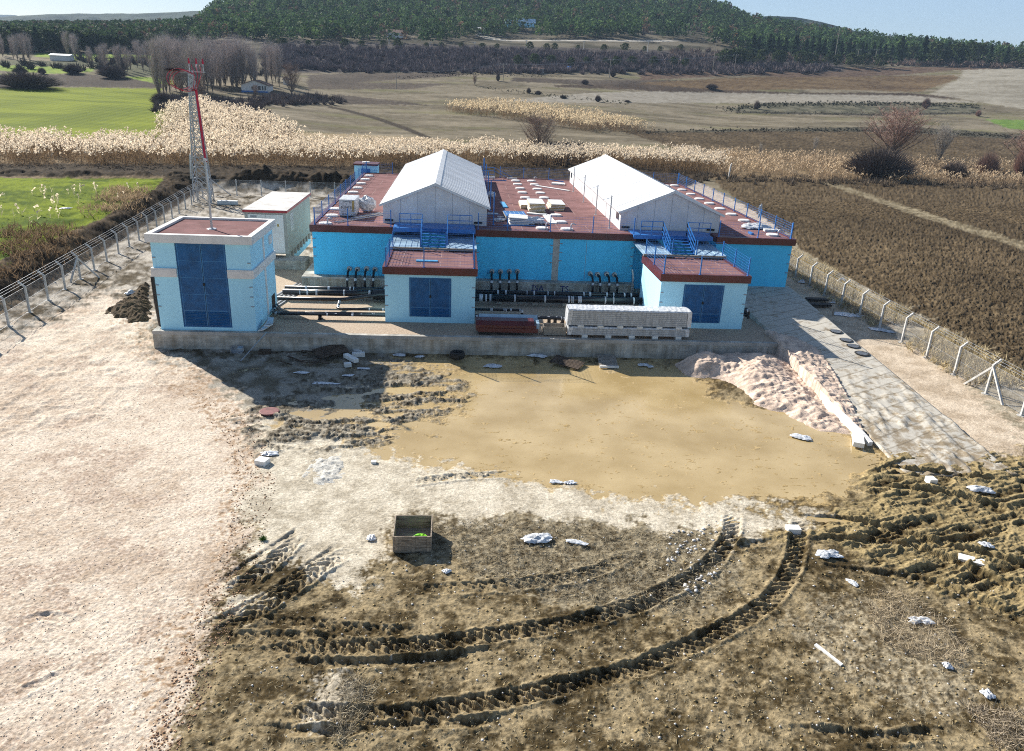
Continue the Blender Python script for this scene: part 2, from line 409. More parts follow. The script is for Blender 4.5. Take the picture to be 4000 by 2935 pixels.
def hit(px, py, y0=60.0):
    """where the sight line through a photo pixel meets the ground"""
    d = ray(px, py); Y = y0
    while Y < 1400:
        p = CAM + d*(Y/d[1])
        if p[2] <= float(ground_macro(p[0], p[1])): return p[0], p[1], float(ground_macro(p[0], p[1]))
        Y += 0.5 if Y < 200 else 1.0
    p = CAM + d*(900/d[1]); return p[0], 900.0, float(ground_macro(p[0], 900.0))

# grid, finer towards the camera
PXS = 2.9
us = np.arange(-0.60, 0.76, PXS/FPX*1.08)
ext = [0.02]
while sum(ext) < 2.6: ext.append(ext[-1]*1.22)
ext = np.cumsum(ext)
us = np.concatenate([(-0.60-ext)[::-1], us, us[-1]+ext])
Ys = [-60, -40, -20, 0, 6, 10, 12.5, 13.2]
Yv = 13.7
while Yv < 1400:
    Ys.append(Yv)
    if Yv < 190: dy = min(1.4, max(0.030, Yv*Yv/(16*FPX)*PXS*1.15))
    elif Yv < 620: dy = 1.4
    if 104 < Yv < 121: dy = .28
    if Yv >= 620: dy = 5.0
    Yv += dy
Ys = np.array(Ys)
Wd = np.maximum(Ys, 13.0)+8
GX = us[None, :]*Wd[:, None]; GY = np.repeat(Ys[:, None], len(us), 1)
GZ0 = ground_macro(GX, GY)
PX, PY = project(GX, GY, GZ0)
behind = GY < 9
PY = np.where(behind, 4000, PY)
jx = (fbm(GX*.8, GY*.8, 71, 4)-.5); jy = (fbm(GX*.8, GY*.8, 72, 4)-.5)
near = GY < 60
amp = np.where(near, 110, 26)
_n = fbm(GX*5, GY*5, 73, 3)-.5; _m = vn(GX*24, GY*24, 74)-.5; _k = fbm(GX*2, GY*2, 75, 3)-.5
QX = PX + jx*amp*1.4 + _n*np.where(near, 110, 10) + _m*np.where(near, 85, 4) + _k*np.where(near, 110, 0); QY = PY + jy*amp*np.where(near, 1, .35) - _n*np.where(near, 90, 4) + _m*np.where(near, 60, 2) + _k*np.where(near, 80, 0)
Z5 = lambda L: [(700+x/1.2511, 2000+y/1.2511) for x, y in L]
Z6 = lambda L: [(2400+x/1.4075, 1900+y/1.4075) for x, y in L]
Z3 = lambda L: [(2500+x/1.5013, y/1.5013) for x, y in L]
Z2 = lambda L: [(1200+x/1.5013, y/1.5013) for x, y in L]
n1 = fbm(GX*1.3, GY*1.3, 1, 4); n2 = fbm(GX*6, GY*6, 2, 3); n3 = fbm(GX*.22, GY*.22, 3, 4); n4 = fbm(GX*18, GY*18, 4, 2)
def P_(poly, soft=True): return inpoly(QX if soft else PX, QY if soft else PY, poly)
COL = np.zeros(GX.shape + (3,), np.float32); WET = np.zeros(GX.shape, np.float32)
def setc(mask, a, b=None, t=None):
    a = np.array(a, np.float32)
    if b is None: COL[mask] = a
    else:
        tt = np.clip(t[mask], 0, 1)[:, None]; COL[mask] = a*(1-tt) + np.array(b, np.float32)*tt
c_ = lambda n, g=3.0, m=.5: np.clip((n-m)*g+.5, 0, 1)
ALL = np.ones(GX.shape, bool)
far = GY > 108
# far default: fallow, grey tan with grass tint
nf = fbm(GX*.05, GY*.16, 8, 4); nr = fbm(GX*.5, GY*1.5, 9, 3)
setc(ALL, (.105, .088, .058), (.245, .208, .148), c_(nf, 4)*.6 + c_(nr, 4)*.4)
g1 = c_(fbm(GX*.03, GY*.1, 12, 4), 6, .62)
COL[far] = (COL[far]*(1-.45*g1[far][:, None]) + np.array((.13, .13, .045))*.45*g1[far][:, None])
# yard default: brown mud
yard = GY <= 108
brown = ((.070, .051, .025), (.305, .240, .142))
setc(yard, *brown, c_(n1*.45+n2*.35+n4*.2, 6))
mud = yard.copy()
DARKB = ((.045, .030, .018), (.120, .085, .050))
def plough(poly, a=(.030, .021, .012), b=(.140, .104, .062)):
    m = P_(poly); setc(m, a, b, c_(n2*.4+nr*.2+n4*.4, 4)); COL[m] *= (.65+.75*fbm(GX[m]*.12, GY[m]*.06, 66, 3))[:, None]; return m
PL = np.zeros(GX.shape, np.float32)
def clay(m, k=1.0): setc(m, (.38, .33, .25), (.64, .575, .46), c_(n1*.5+n2*.5, 3))
# compound ground right/back/left
r_ = P_([(2700,700),(3100,900),(4600,1900),(4600,2300),(3900,2050),(3400,1700),(2600,1100)])
setc(r_, (.38, .30, .215), (.60, .50, .385), c_(n1*.6+n2*.4, 3))
lf = P_([(-600,1700),(-600,1100),(0,1060),(420,860),(720,690),(1320,690),(1400,1300),(700,1500),(300,1700)])
setc(lf, (.095, .075, .048), (.50, .455, .39), c_(n1*.5+n2*.25+.25*n3, 6, .51))
gravelL = P_([(-900,3400),(-900,1330),(0,1300),(130,1275),(330,1180),(430,1140),(560,1215),(600,1370),(830,1480),(1010,1640),(965,1750),(1000,1880),(950,2100),(880,2300),(760,2480),(770,2700),(640,2935),(500,3400)])
claym = P_([(930,1500),(1800,1470),(2300,1900),(3250,2010),(2900,2090),(2700,2080),(2000,2010),(1560,2040),(1480,2200),(1400,2330),(1150,2180),(1000,2230),(980,1900),(960,1750),(1010,1640),(840,1480),(600,1380),(760,1370)])
clay(claym)
cl2 = P_(Z5([(0,520),(500,200),(900,60),(1000,230),(700,330),(300,480)])); clay(cl2 & (n1 > .5))
cl3 = P_(Z5([(700,780),(830,770),(800,900),(650,1050),(560,1040),(620,900)])); clay(cl3)
cl4 = P_([(3300,1880),(4200,1760),(4300,1980),(3900,1990),(3500,2000)]); clay(cl4 & (n1 > .48))
setc(gravelL, (.43, .335, .25), (.66, .565, .46), c_(n2*.2+n4*.25+n3*.3+n1*.25, 4.5, .46))
gd_ = gravelL & (c_(fbm(GX*.55, GY*.55, 62, 4), 7, .60)*(.4+n2) > .80); setc(gd_, (.36, .27, .20), (.58, .48, .39), c_(n4, 3))
edge = gravelL & P_([(560,1215),(1010,1640),(965,1750),(1000,1880),(760,2480),(640,2935),(500,2935),(640,2480),(850,2100),(900,1880),(860,1700),(600,1400),(420,1200)])
setc(edge & (n2 > .55), (.26, .165, .095), (.52, .40, .29), c_(n4, 3))
# dry cut weeds band, greyish
weeds = P_([(1600,2020),(2100,2020),(2800,2080),(2900,2250),(2700,2420),(2100,2330),(1850,2250),(1640,2160)])
setc(weeds, (.105, .080, .046), (.31, .26, .175), c_(n2*.6+n4*.4, 5, .48))
wd2 = P_(Z6([(900,700),(1300,560),(2000,900),(1900,1250),(1300,1100),(1000,900)])); setc(wd2, (.12, .09, .05), (.37, .31, .21), c_(n2*.5+n4*.5, 5, .5))
# puddle basin
puddle = P_([(1330,1480),(1500,1395),(2600,1395),(2720,1460),(2820,1560),(3050,1590),(3280,1650),(3400,1740),(3400,1900),(3150,1960),(2850,1950),(2420,1950),(1900,1850),(1560,1790),(1350,1720),(1080,1660),(1050,1580),(1250,1560)])
setc(puddle, (.34, .245, .115), (.46, .345, .185), c_(n1*.5+n3*.5, 2.2)); WET[puddle] = .55
wet_painted_shade = P_([(620,1375),(1500,1390),(1600,1450),(1300,1650),(1020,1600),(840,1500)]); setc(wet_painted_shade, (.17, .145, .105), (.33, .30, .25), c_(n1, 4)); WET[wet_painted_shade] = .4  # wet soil, with the transformer building's cast shadow painted into its darker colour
ridge = P_([(960,1560),(1180,1470),(1600,1420),(1800,1440),(1830,1560),(1700,1640),(1600,1720),(1300,1770),(960,1760),(930,1660)])
rmud = P_([(3380,1780),(4500,1750),(4500,2600),(3950,2420),(3300,2150),(3000,2100),(3350,2000)])
# streaky wheel churned ground
ang = 0.12
sx = GX*math.cos(ang)+GY*math.sin(ang); sy = -GX*math.sin(ang)+GY*math.cos(ang)
str1 = ridged(sx*.55+3*jx, sy*1.9+2*jy, 40, 5, .66)
str2 = ridged(GX*.5+GY*.25+2*jx, (GY*1.0-GX*.35)*1.9, 45, 3)
setc(rmud, (.055, .038, .017), (.30, .232, .120), c_(str2*.6+n2*.4, 4, .5))
# field strips and ploughland on the right of the fence
pf = plough([(2760,690),(3150,700),(4900,740),(4900,2100),(4060,1560),(3780,1370),(3120,985),(3020,880)])
strip = P_([(3200,712),(3240,708),(3520,800),(4100,978),(4500,1120),(4500,1165),(4000,975),(3560,838)]); setc(strip, (.09, .07, .04), (.30, .25, .165), c_(n1*.5+n2*.5, 4)); pf &= ~strip
verge = P_([(3060,900),(3130,980),(3790,1370),(4080,1560),(4500,1850),(4500,2000),(3980,1640),(3700,1440),(3060,1050)]); setc(verge, (.20, .165, .11), (.40, .35, .265), c_(n2*.5+n1*.5, 4)); pf &= ~verge
pf2 = plough([(2430,512),(3430,515),(3930,540),(4900,600),(4900,740),(4000,700),(3300,650),(2700,600)])
# left fields
gcol = ((.055, .090, .006), (.170, .215, .012))
rows = .5+.5*np.sin(GX*2.2 + 2.5*fbm(GX*.08, GY*.05, 33, 2) + GY*.06)
fg1 = P_([(-1600,1500),(-1600,700),(-300,695),(0,684),(330,690),(640,697),(600,745),(390,860),(140,965),(0,1015),(-500,1300)]) & (fence_x(GY)-4.5 > GX)
setc(fg1, *gcol, c_(n3*.35+n1*.3+n2*.2+n4*.15, 6))
bankm = (fence_x(GY)-1.5 > GX) & ~fg1 & (GY > 30) & (GY < 112)
setc(bankm, (.018, .012, .007), (.085, .060, .036), c_(n2*.5+n1*.5, 4))
bg_ = bankm & (c_(fbm(GX*.3, GY*.3, 60, 3), 5, .55) > .5) & (GY < 78); setc(bg_, (.07, .048, .025), (.19, .135, .078), c_(n2, 4))
back = P_([(0,640),(700,640),(1300,650),(1500,640),(2700,640),(2760,690),(2700,730),(1400,735),(1000,715),(700,712),(640,690),(0,690),(-900,700),(-900,640)]); setc(back, (.014, .010, .006), (.072, .052, .032), c_(n2*.5+n1*.5, 4))
fg2 = P_([(-1600,360),(0,345),(200,341),(640,347),(600,380),(625,430),(700,490),(640,540),(300,545),(0,540),(-1600,560)]); setc(fg2, (.085, .118, .010), (.225, .262, .022), np.clip(c_(nf, 3)*.55+.30*rows+.15*nr, 0, 1))
for pl_ in ([(-1600,255),(0,255),(260,262),(370,266),(360,282),(200,288),(0,276),(-1600,280)], [(480,299),(660,306),(690,335),(560,324)], [(140,195),(620,203),(620,238),(300,236),(140,222)], [(-600,288),(120,290),(100,300),(-600,297)]):
    setc(P_(pl_), (.13, .20, .03), (.25, .32, .05), c_(nr, 3))
plough([(-1600,292),(0,292),(350,291),(480,300),(640,333),(640,345),(200,339),(0,342),(-1600,352)], (.035, .028, .022), (.085, .066, .050))
plough([(-1600,236),(0,238),(640,240),(640,300),(480,296),(380,262),(0,252),(-1600,250)], (.05, .055, .03), (.12, .12, .07))
# far fields, middle
for pl_ in (Z2([(0,440),(350,428),(960,428),(850,452),(540,468),(300,484),(700,490),(870,490),(600,524),(280,524),(0,524)]), Z2([(130,550),(600,600),(720,620),(200,612)]), Z2([(1200,455),(1600,470),(2252,470),(2252,490),(1660,500),(1200,478)]),):
    plough(pl_, (.050, .040, .032), (.115, .092, .070))
setc(P_(Z3([(0,418),(600,404),(1500,396),(2252,376),(3000,370),(3000,392),(1850,412),(1500,442),(1000,462),(640,442),(0,472)])), (.075, .050, .036), (.150, .105, .075), c_(nr, 3))
setc(P_(Z3([(0,486),(650,452),(1200,452),(1850,442),(1870,462),(1640,540),(1000,524),(500,532),(0,492)])), (.080, .052, .030), (.185, .130, .072), c_(nr*.6+nf*.4, 3))
plough(Z3([(-500,500),(0,492),(400,524),(900,544),(1600,547),(1950,580),(1700,577),(1000,552),(300,567),(0,530),(-500,510)]), (.045, .033, .024), (.095, .070, .050))
setc(P_(Z3([(1900,412),(2252,396),(3200,392),(3200,660),(2252,642),(2000,600),(1700,552),(1870,466)])), (.21, .185, .14), (.34, .31, .25), c_(nr*.5+nf*.5, 3))
setc(P_(Z3([(-300,545),(0,536),(900,552),(1600,562),(2000,604),(1500,602),(700,606),(0,604),(-900,600)])), (.22, .195, .155), (.32, .29, .24), c_(nr, 3))
setc(P_(Z3([(480,645),(700,607),(1500,602),(2000,620),(2000,662),(1400,674),(700,662)])), (.055, .055, .036), (.16, .145, .10), c_(nr*.5+n3*.5, 4))
setc(P_(Z3([(560,655),(1400,668),(1980,660),(1990,668),(1400,680),(560,664)])), (.03, .03, .022), (.07, .06, .045), c_(nr, 3))
setc(P_(Z3([(1500,740),(2252,790),(2252,822),(1500,775),(800,770),(0,782),(0,774),(800,756)])), (.035, .032, .022), (.11, .098, .068), c_(nr, 3))
setc(P_(Z3([(2020,700),(3000,715),(3000,790),(2252,765),(2150,752)])), (.10, .17, .04), (.17, .25, .06), c_(nr, 3))
setc(P_([(1000,515),(1400,525),(1750,545),(1750,565),(1000,560)]), (.24, .18, .10), (.34, .27, .17), c_(nr, 3))
# hillside soil
hill = (PY < 262) & (GY > 455) | ((PY < 150) & (GY > 500)); setc(hill, (.055, .050, .034), (.15, .13, .095), c_(fbm(GX*.06, GY*.06, 77, 4), 4))
scrubm = P_([(1060,155),(2700,200),(3300,225),(3300,280),(1080,285)]); setc(scrubm, (.050, .043, .040), (.10, .085, .075), c_(nr, 3))
for pl_ in (Z2([(1180,236),(1500,234),(2100,236),(2230,240),(2100,246),(1500,243),(1180,243)]), Z2([(1000,195),(1110,225),(1180,236),(1180,243),(1060,232),(980,206)])):
    setc(P_(pl_, False), (.36, .33, .28), (.44, .41, .36), c_(nr, 2))
dline = P_(Z2([(120,622),(225,640),(420,690),(600,752),(740,812),(700,815),(560,760),(400,702),(210,650),(120,632)]), False); setc(dline, (.028, .022, .016), (.07, .055, .04), c_(n2, 3))
reedsoil = P_([(-900,690),(-900,520),(0,505),(640,560),(600,430),(720,400),(1080,480),(1160,560),(2400,600),(3000,640),(4600,650),(4600,720),(3000,700),(700,700)]) & ~fg2 & ~pf2; setc(reedsoil & ~back, (.10, .072, .042), (.25, .185, .11), c_(n2, 4))

# ---------------------------------------------- height detail
Z = GZ0.copy()
soft = lambda m: m.astype(np.float32)
def blur(m):
    k = np.ones(9)/9
    m = np.apply_along_axis(lambda a: np.convolve(np.pad(a, 4, 'edge'), k, 'valid'), 1, m.astype(np.float32))
    return np.apply_along_axis(lambda a: np.convolve(np.pad(a, 4, 'edge'), k, 'valid'), 0, m)
d_n = GY < 118
smooth_m = blur(gravelL | claym | puddle | wet_painted_shade | r_)
clod = ridged(GX*1.6, GY*1.6, 90, 4, .6)
Z += np.where(d_n, (fbm(GX*2.2, GY*2.2, 15, 4, .6)-.5)*.12*(1-.75*smooth_m), 0)
Z += np.where(d_n & ~pf, (clod-.5)*.075*(1-.85*smooth_m), 0)
Z += blur(gravelL)*(fbm(GX*7, GY*7, 16, 3, .7)-.5)*.045
Z += blur(pf)*((ridged(GX*2.0+jx*2, GY*1.6, 91, 4, .64)-.5)*.36 + (n2-.5)*.12)
Z += blur(pf2)*(ridged(GX*.8, GY*.8, 92, 3)-.5)*.35
Z += blur(bankm)*((ridged(GX*.9, GY*.9, 93, 4, .6)-.5)*.5)
Z += blur(lf & yard)*(ridged(GX*1.1, GY*1.1, 94, 4, .6)-.5)*.16
Z += blur(back)*(ridged(GX*.7, GY*.7, 95, 3)-.5)*.5
rb = blur(ridge); rmk = sstep(.36, .58, fbm(GX*.55, GY*.9, 97, 3)); Z += rb*(np.clip(str1-.50, 0, 1)*.50*rmk + (ridged(GX*4, GY*4, 99, 3, .6)-.5)*.07*rmk)
rr_ = blur(rmud); Z += rr_*((str2-.52)*.34+(ridged(GX*3.2, GY*3.2, 88, 3, .6)-.5)*.10)
Z -= blur(puddle)*(.046 - .05*np.clip(ridged(GX*1.3, GY*3.2, 98, 4, .6)-.68, 0, 1)*2)
setc(ridge & (str1 > .55) & (fbm(GX*.55, GY*.9, 97, 3) > .46), (.055, .042, .026), (.36, .32, .25), c_(n2*.6+n4*.4, 5))

# ---------------------------------------------- tyre tracks pressed into the ground
def catmull(P, step=.1):
    P = np.array(P, float); P = np.vstack([2*P[0]-P[1], P, 2*P[-1]-P[-2]]); out = []
    for i in range(1, len(P)-2):
        n = max(2, int(np.linalg.norm(P[i+1]-P[i])/step))
        t = np.linspace(0, 1, n, endpoint=False)[:, None]
        out.append(.5*((2*P[i])+(-P[i-1]+P[i+1])*t+(2*P[i-1]-5*P[i]+4*P[i+1]-P[i+2])*t**2+(-P[i-1]+3*P[i]-3*P[i+1]+P[i+2])*t**3))
    return np.vstack(out+[P[-2:-1]])
TMASK = np.zeros(GX.shape, np.float32)
def track(px_pts, width=.55, depth=.14, lug=.08, pitch=.30, dirn=1, berm=.06, vee=False, dark=.35):
    P = catmull([gp(x, y)[:2] for x, y in px_pts], .15)
    D = np.full(GX.shape, 9.0, np.float32); S = np.zeros(GX.shape, np.float32); s = 0.0; W = width*1.35
    for a, b in zip(P[:-1], P[1:]):
        L = np.linalg.norm(b-a)
        if L < 1e-6: continue
        y0, y1 = min(a[1], b[1])-W, max(a[1], b[1])+W
        i0, i1 = np.searchsorted(Ys, y0), np.searchsorted(Ys, y1)
        if i0 >= i1: s += L; continue
        x0, x1 = min(a[0], b[0])-W, max(a[0], b[0])+W
        uu = [x0/(max(y0, 13)+8), x0/(max(y1, 13)+8), x1/(max(y0, 13)+8), x1/(max(y1, 13)+8)]
        j0, j1 = np.searchsorted(us, min(uu)), np.searchsorted(us, max(uu))
        xx = GX[i0:i1, j0:j1]-a[0]; yy = GY[i0:i1, j0:j1]-a[1]; t = (b-a)/L
        al = np.clip(xx*t[0]+yy*t[1], 0, L); lat = xx*(-t[1])+yy*t[0]
        dd = np.hypot(xx-al*t[0], yy-al*t[1]); m = dd < np.abs(D[i0:i1, j0:j1])
        Dv = D[i0:i1, j0:j1]; Sv = S[i0:i1, j0:j1]
        Dv[m] = (np.sign(lat)*dd)[m]; Sv[m] = s+al[m]; s += L
    h = width/2; A = np.abs(D)
    wob = (fbm(GX*3, GY*3, 55, 2)-.5)*.10
    inside = sstep(h+.04, h-.05, A+wob); rim = np.exp(-((A+wob-h-.09)/.08)**2)
    fadeE = sstep(0, 1.6, S+(n1-.5))*sstep(s, s-1.6, S+(n1-.5))*(A < 9)
    if vee: ph = (S + A*1.1*dirn)/pitch
    else: ph = (S + D*1.1*dirn)/pitch
    lg = sstep(-.45, .45, np.sin(ph*2*math.pi+ (n1-.5)*5.0+(n2-.5)*3.0))*(.35+1.2*n2)
    global Z
    patch = .6+.8*fbm(GX*.5, GY*.5, 56, 2)
    side = .25+.75*sstep(-.12, .10, D*dirn)
    if vee: side = 1.0
    dv = .55+.9*fbm(GX*.9, GY*.9, 58, 3); rough_ = (n2-.5)*.09+(n1-.5)*.08
    Z = Z + fadeE*(inside*(-depth*.8*dv*(.55+.45*side) + lug*1.25*lg*patch*side + rough_ - (Z-GZ0)*.5) + rim*berm*patch*(.1+n2*1.9)*(.5+.5*side))
    k = (fadeE*inside)[..., None]*dark
    COL[:] = COL*(1-k) + COL*np.array((.62, .58, .50))*k
    TMASK[:] = np.maximum(TMASK, fadeE*inside)
track(Z5([(330,690),(600,672),(900,672),(1200,655),(1500,612),(1900,550),(2252,452)])+Z6([(250,595),(430,505),(560,400),(640,270),(655,130)]), .60, .165, .11, .31)
track(Z5([(430,1010),(700,990),(900,1000),(1200,985),(1600,920),(1900,850),(2252,765)])+Z6([(230,960),(520,830),(780,690),(910,560),(985,430),(1010,300),(1040,170)]), .60, .18, .115, .31)
track(Z5([(380,725),(800,745),(1150,730),(1400,700),(1620,670)]), .32, .12, .02, .3, berm=.05)
track(Z5([(300,1060),(700,1075),(1000,1050),(1400,1035),(1640,1000)]), .30, .11, .02, .3, berm=.05)
track(Z5([(40,590),(250,505),(460,390),(640,260),(800,150)]), .30, .07, .03, .3, berm=.025)
track(Z5([(130,640),(330,520),(520,400),(700,270),(860,180)]), .60, .08, .08, .36, vee=True)
track(Z5([(200,420),(380,310),(520,190),(600,90)]), .60, .08, .08, .36, vee=True)
track(Z5([(150,400),(280,290),(430,190),(560,100),(640,40)]), .24, .05, .02, .3, berm=.02)
track(Z5([(260,560),(480,540),(700,560),(900,585),(1250,600)]), .5, .05, .06, .34)
track(Z5([(60,640),(260,620),(600,625),(900,640)]), .45, .05, .06, .34)
track(Z5([(1050,390),(1500,370),(1900,330),(2100,270),(2200,190)]), .5, .05, .05, .34)
track(Z6([(980,170),(1250,190),(1500,240),(1800,330),(2100,400),(2500,520)]), .42, .16, .05, .34, berm=.09)
track(Z6([(1060,305),(1350,300),(1650,345),(1950,460),(2250,600),(2600,760)]), .45, .18, .05, .34, berm=.09)
track(Z6([(1040,430),(1350,470),(1700,520),(2000,640),(2300,780)]), .40, .10, .04, .34, berm=.06)
track(Z6([(1500,330),(1800,310),(2000,290),(2200,240)]), .38, .14, .05, .34, berm=.09)
track(Z6([(560,360),(760,320),(960,300)]), .35, .09, .02, .34)
track(Z6([(1020,505),(1180,560),(1360,580)]), .4, .10, .08, .34)
track(Z6([(900,1340),(1200,1360),(1500,1385),(1900,1340)]), .35, .10, .02, .34)
track(Z6([(120,1220),(350,1280),(520,1340)]), .3, .07, .02, .34)
track([(1560,1890),(1800,1865),(2050,1850)], .45, .04, .05, .3)
track([(820,1470),(1100,1430),(1560,1445)], .5, .03, .04, .3)
track([(0,2460),(170,2410),(330,2440)], .3, .07, .02, .3)
track([(0,2720),(120,2690),(330,2590)], .3, .05, .02, .3)
track([(3380,1810),(3600,1850),(4000,1890)], .45, .14, .05, .34, berm=.1)
track([(3350,1900),(3650,1930),(4050,2020)], .45, .14, .05, .34, berm=.1)
# soil colour darkened in the low spots between the clods
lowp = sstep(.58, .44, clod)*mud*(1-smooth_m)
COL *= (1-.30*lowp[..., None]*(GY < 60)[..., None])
# debris specks: pale stones scattered through the mud
sp = (vn(GX*13, GY*13, 200) > .985) & (GY < 45) & ~puddle & ~gravelL
COL[sp] = (.48, .46, .42)
_b = COL.copy()
for _q in range(3):
    _c = COL[..., _q]; _s = _c.copy(); _s[1:-1, 1:-1] = (_c[1:-1, 1:-1]*2+_c[:-2, 1:-1]+_c[2:, 1:-1]+_c[1:-1, :-2]+_c[1:-1, 2:])/6; COL[..., _q] = _s
ground_mat = attr_mat('ground_soil', .95, .42, 9.0, .75, .05, wet=True, spec=.04)
H_, W_ = GX.shape
idx = np.arange(H_*W_).reshape(H_, W_)
faces = np.stack([idx[:-1, :-1], idx[:-1, 1:], idx[1:, 1:], idx[1:, :-1]], -1).reshape(-1, 4)
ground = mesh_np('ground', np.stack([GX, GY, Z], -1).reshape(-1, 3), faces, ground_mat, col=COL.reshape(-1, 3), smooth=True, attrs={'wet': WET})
tag(ground, 'brown muddy ground running from the yard out to the fields', None, kind='structure')
print('ground verts', H_*W_)
def gz(x, y):
    """height of the finished ground sheet at a point"""
    i = int(np.clip(np.searchsorted(Ys, y)-1, 0, H_-2)); wj = max(Ys[i], 13.0)+8
    j = int(np.clip(np.searchsorted(us, x/wj), 0, W_-1)); return float(Z[i, j])
# muddy water lying in the basin
wm, wn, wb = nodes('muddy_water')
tcw = wn.nodes.new('ShaderNodeTexCoord'); nw = wn.nodes.new('ShaderNodeTexNoise'); nw.inputs['Scale'].default_value = .35; nw.inputs['Detail'].default_value = 8
wn.links.new(tcw.outputs['Object'], nw.inputs['Vector'])
rw = wn.nodes.new('ShaderNodeValToRGB'); rw.color_ramp.elements[0].position = .35; rw.color_ramp.elements[1].position = .68
rw.color_ramp.elements[0].color = (.37, .265, .115, 1); rw.color_ramp.elements[1].color = (.52, .395, .205, 1)
wn.links.new(nw.outputs[0], rw.inputs[0]); wn.links.new(rw.outputs[0], wb.inputs['Base Color'])
wb.inputs['Roughness'].default_value = .14; wb.inputs['Specular IOR Level'].default_value = .5
nb = wn.nodes.new('ShaderNodeTexNoise'); nb.inputs['Scale'].default_value = 9; nb.inputs['Detail'].default_value = 5
wn.links.new(tcw.outputs['Object'], nb.inputs['Vector'])
bw = wn.nodes.new('ShaderNodeBump'); bw.inputs['Strength'].default_value = .12; bw.inputs['Distance'].default_value = .03; wn.links.new(nb.outputs[0], bw.inputs['Height']); wn.links.new(bw.outputs[0], wb.inputs['Normal'])
wo = [gp(x, y) for x, y in ((900,1400),(2750,1385),(3560,1560),(3560,2040),(900,2040))]
me = MB(); me.add([(p[0], p[1], -.028) for p in wo], [tuple(range(len(wo)))])
water = me.build('water', wm); tag(water, 'shallow muddy ochre puddle spread across the yard', None, kind='structure')
# ------------------------------------------------------------------ concrete platform, apron
HP = 1.10
b = MB(); b.box(-18.2, 20.6, 44.8, 45.1, -.5, 1.15)
rw_ = thing('retaining_wall', 'long stained concrete retaining wall along the front of the raised platform', 'wall', (1.2, 44.8, 0))
b.build('wall_face', M['conc'], rw_)
b = MB(); b.box(-18.2, -17.9, 45.1, 60.5, -.5, 1.15); b.build('side_wall', M['conc'], rw_)
b = MB(); b.box(-18.2, 20.6, 44.77, 44.8, .93, 1.152); b.build('capping_strip', M['conc_top'], rw_)
gm, gn, gb = nodes('tan_gravel')
tg = gn.nodes.new('ShaderNodeTexCoord'); ga = gn.nodes.new('ShaderNodeTexNoise'); ga.inputs['Scale'].default_value = 9; ga.inputs['Detail'].default_value = 7; ga.inputs['Roughness'].default_value = .75
gn.links.new(tg.outputs['Object'], ga.inputs['Vector'])
gr = gn.nodes.new('ShaderNodeValToRGB'); gr.color_ramp.elements[0].position = .36; gr.color_ramp.elements[1].position = .64
gr.color_ramp.elements[0].color = (.30, .22, .145, 1); gr.color_ramp.elements[1].color = (.56, .44, .33, 1)
gn.links.new(ga.outputs[0], gr.inputs[0]); gn.links.new(gr.outputs[0], gb.inputs['Base Color']); gb.inputs['Roughness'].default_value = .95
gp_ = gn.nodes.new('ShaderNodeBump'); gp_.inputs['Strength'].default_value = .8; gp_.inputs['Distance'].default_value = .04; gn.links.new(ga.outputs[0], gp_.inputs['Height']); gn.links.new(gp_.outputs[0], gb.inputs['Normal'])
b = MB(); b.box(-17.9, 20.6, 45.1, 58.0, 0.02, HP); b.box(-17.9, -10.9, 58.0, 66.0, 0.02, HP)
tag(b.build('gravel_platform', gm), 'tan gravel surface of the raised platform around the buildings', None, kind='structure')
# sloping stamped concrete apron
am, an, ab = nodes('grooved_concrete')
ta = an.nodes.new('ShaderNodeTexCoord'); mp_ = an.nodes.new('ShaderNodeMapping'); mp_.inputs['Rotation'].default_value = (0, 0, rad(-28)); an.links.new(ta.outputs['Object'], mp_.inputs[0])
wv = an.nodes.new('ShaderNodeTexWave'); wv.bands_direction = 'Y'; wv.inputs['Scale'].default_value = .34; wv.inputs['Distortion'].default_value = 1.1; wv.inputs['Detail'].default_value = 3; an.links.new(mp_.outputs[0], wv.inputs['Vector'])
rg = an.nodes.new('ShaderNodeValToRGB'); rg.color_ramp.elements[0].position = 0; rg.color_ramp.elements[1].position = .05; rg.color_ramp.elements[0].color = (.66, .64, .61, 1); rg.color_ramp.elements[1].color = (1, 1, 1, 1); an.links.new(wv.outputs[0], rg.inputs[0])
nz = an.nodes.new('ShaderNodeTexNoise'); nz.inputs['Scale'].default_value = 1.5; nz.inputs['Detail'].default_value = 9; nz.inputs['Roughness'].default_value = .72; an.links.new(ta.outputs['Object'], nz.inputs['Vector'])
rn = an.nodes.new('ShaderNodeValToRGB'); rn.color_ramp.elements[0].position = .40; rn.color_ramp.elements[1].position = .53; rn.color_ramp.elements[0].color = (.26, .205, .135, 1); rn.color_ramp.elements[1].color = (.50, .465, .40, 1); sp_ = an.nodes.new('ShaderNodeSeparateXYZ'); an.links.new(ta.outputs['Object'], sp_.inputs[0])
mrr = an.nodes.new('ShaderNodeMapRange'); mrr.inputs['From Min'].default_value = 30; mrr.inputs['From Max'].default_value = 46; mrr.inputs['To Min'].default_value = -.055; mrr.inputs['To Max'].default_value = .055; an.links.new(sp_.outputs[1], mrr.inputs[0])
adn = an.nodes.new('ShaderNodeMath'); adn.operation = 'ADD'; an.links.new(nz.outputs[0], adn.inputs[0]); an.links.new(mrr.outputs[0], adn.inputs[1]); an.links.new(adn.outputs[0], rn.inputs[0])
mm = an.nodes.new('ShaderNodeMix'); mm.data_type = 'RGBA'; mm.blend_type = 'MULTIPLY'; mm.inputs[0].default_value = 1; an.links.new(rn.outputs[0], mm.inputs[6]); an.links.new(rg.outputs[0], mm.inputs[7]); an.links.new(mm.outputs[2], ab.inputs['Base Color']); ab.inputs['Roughness'].default_value = .85
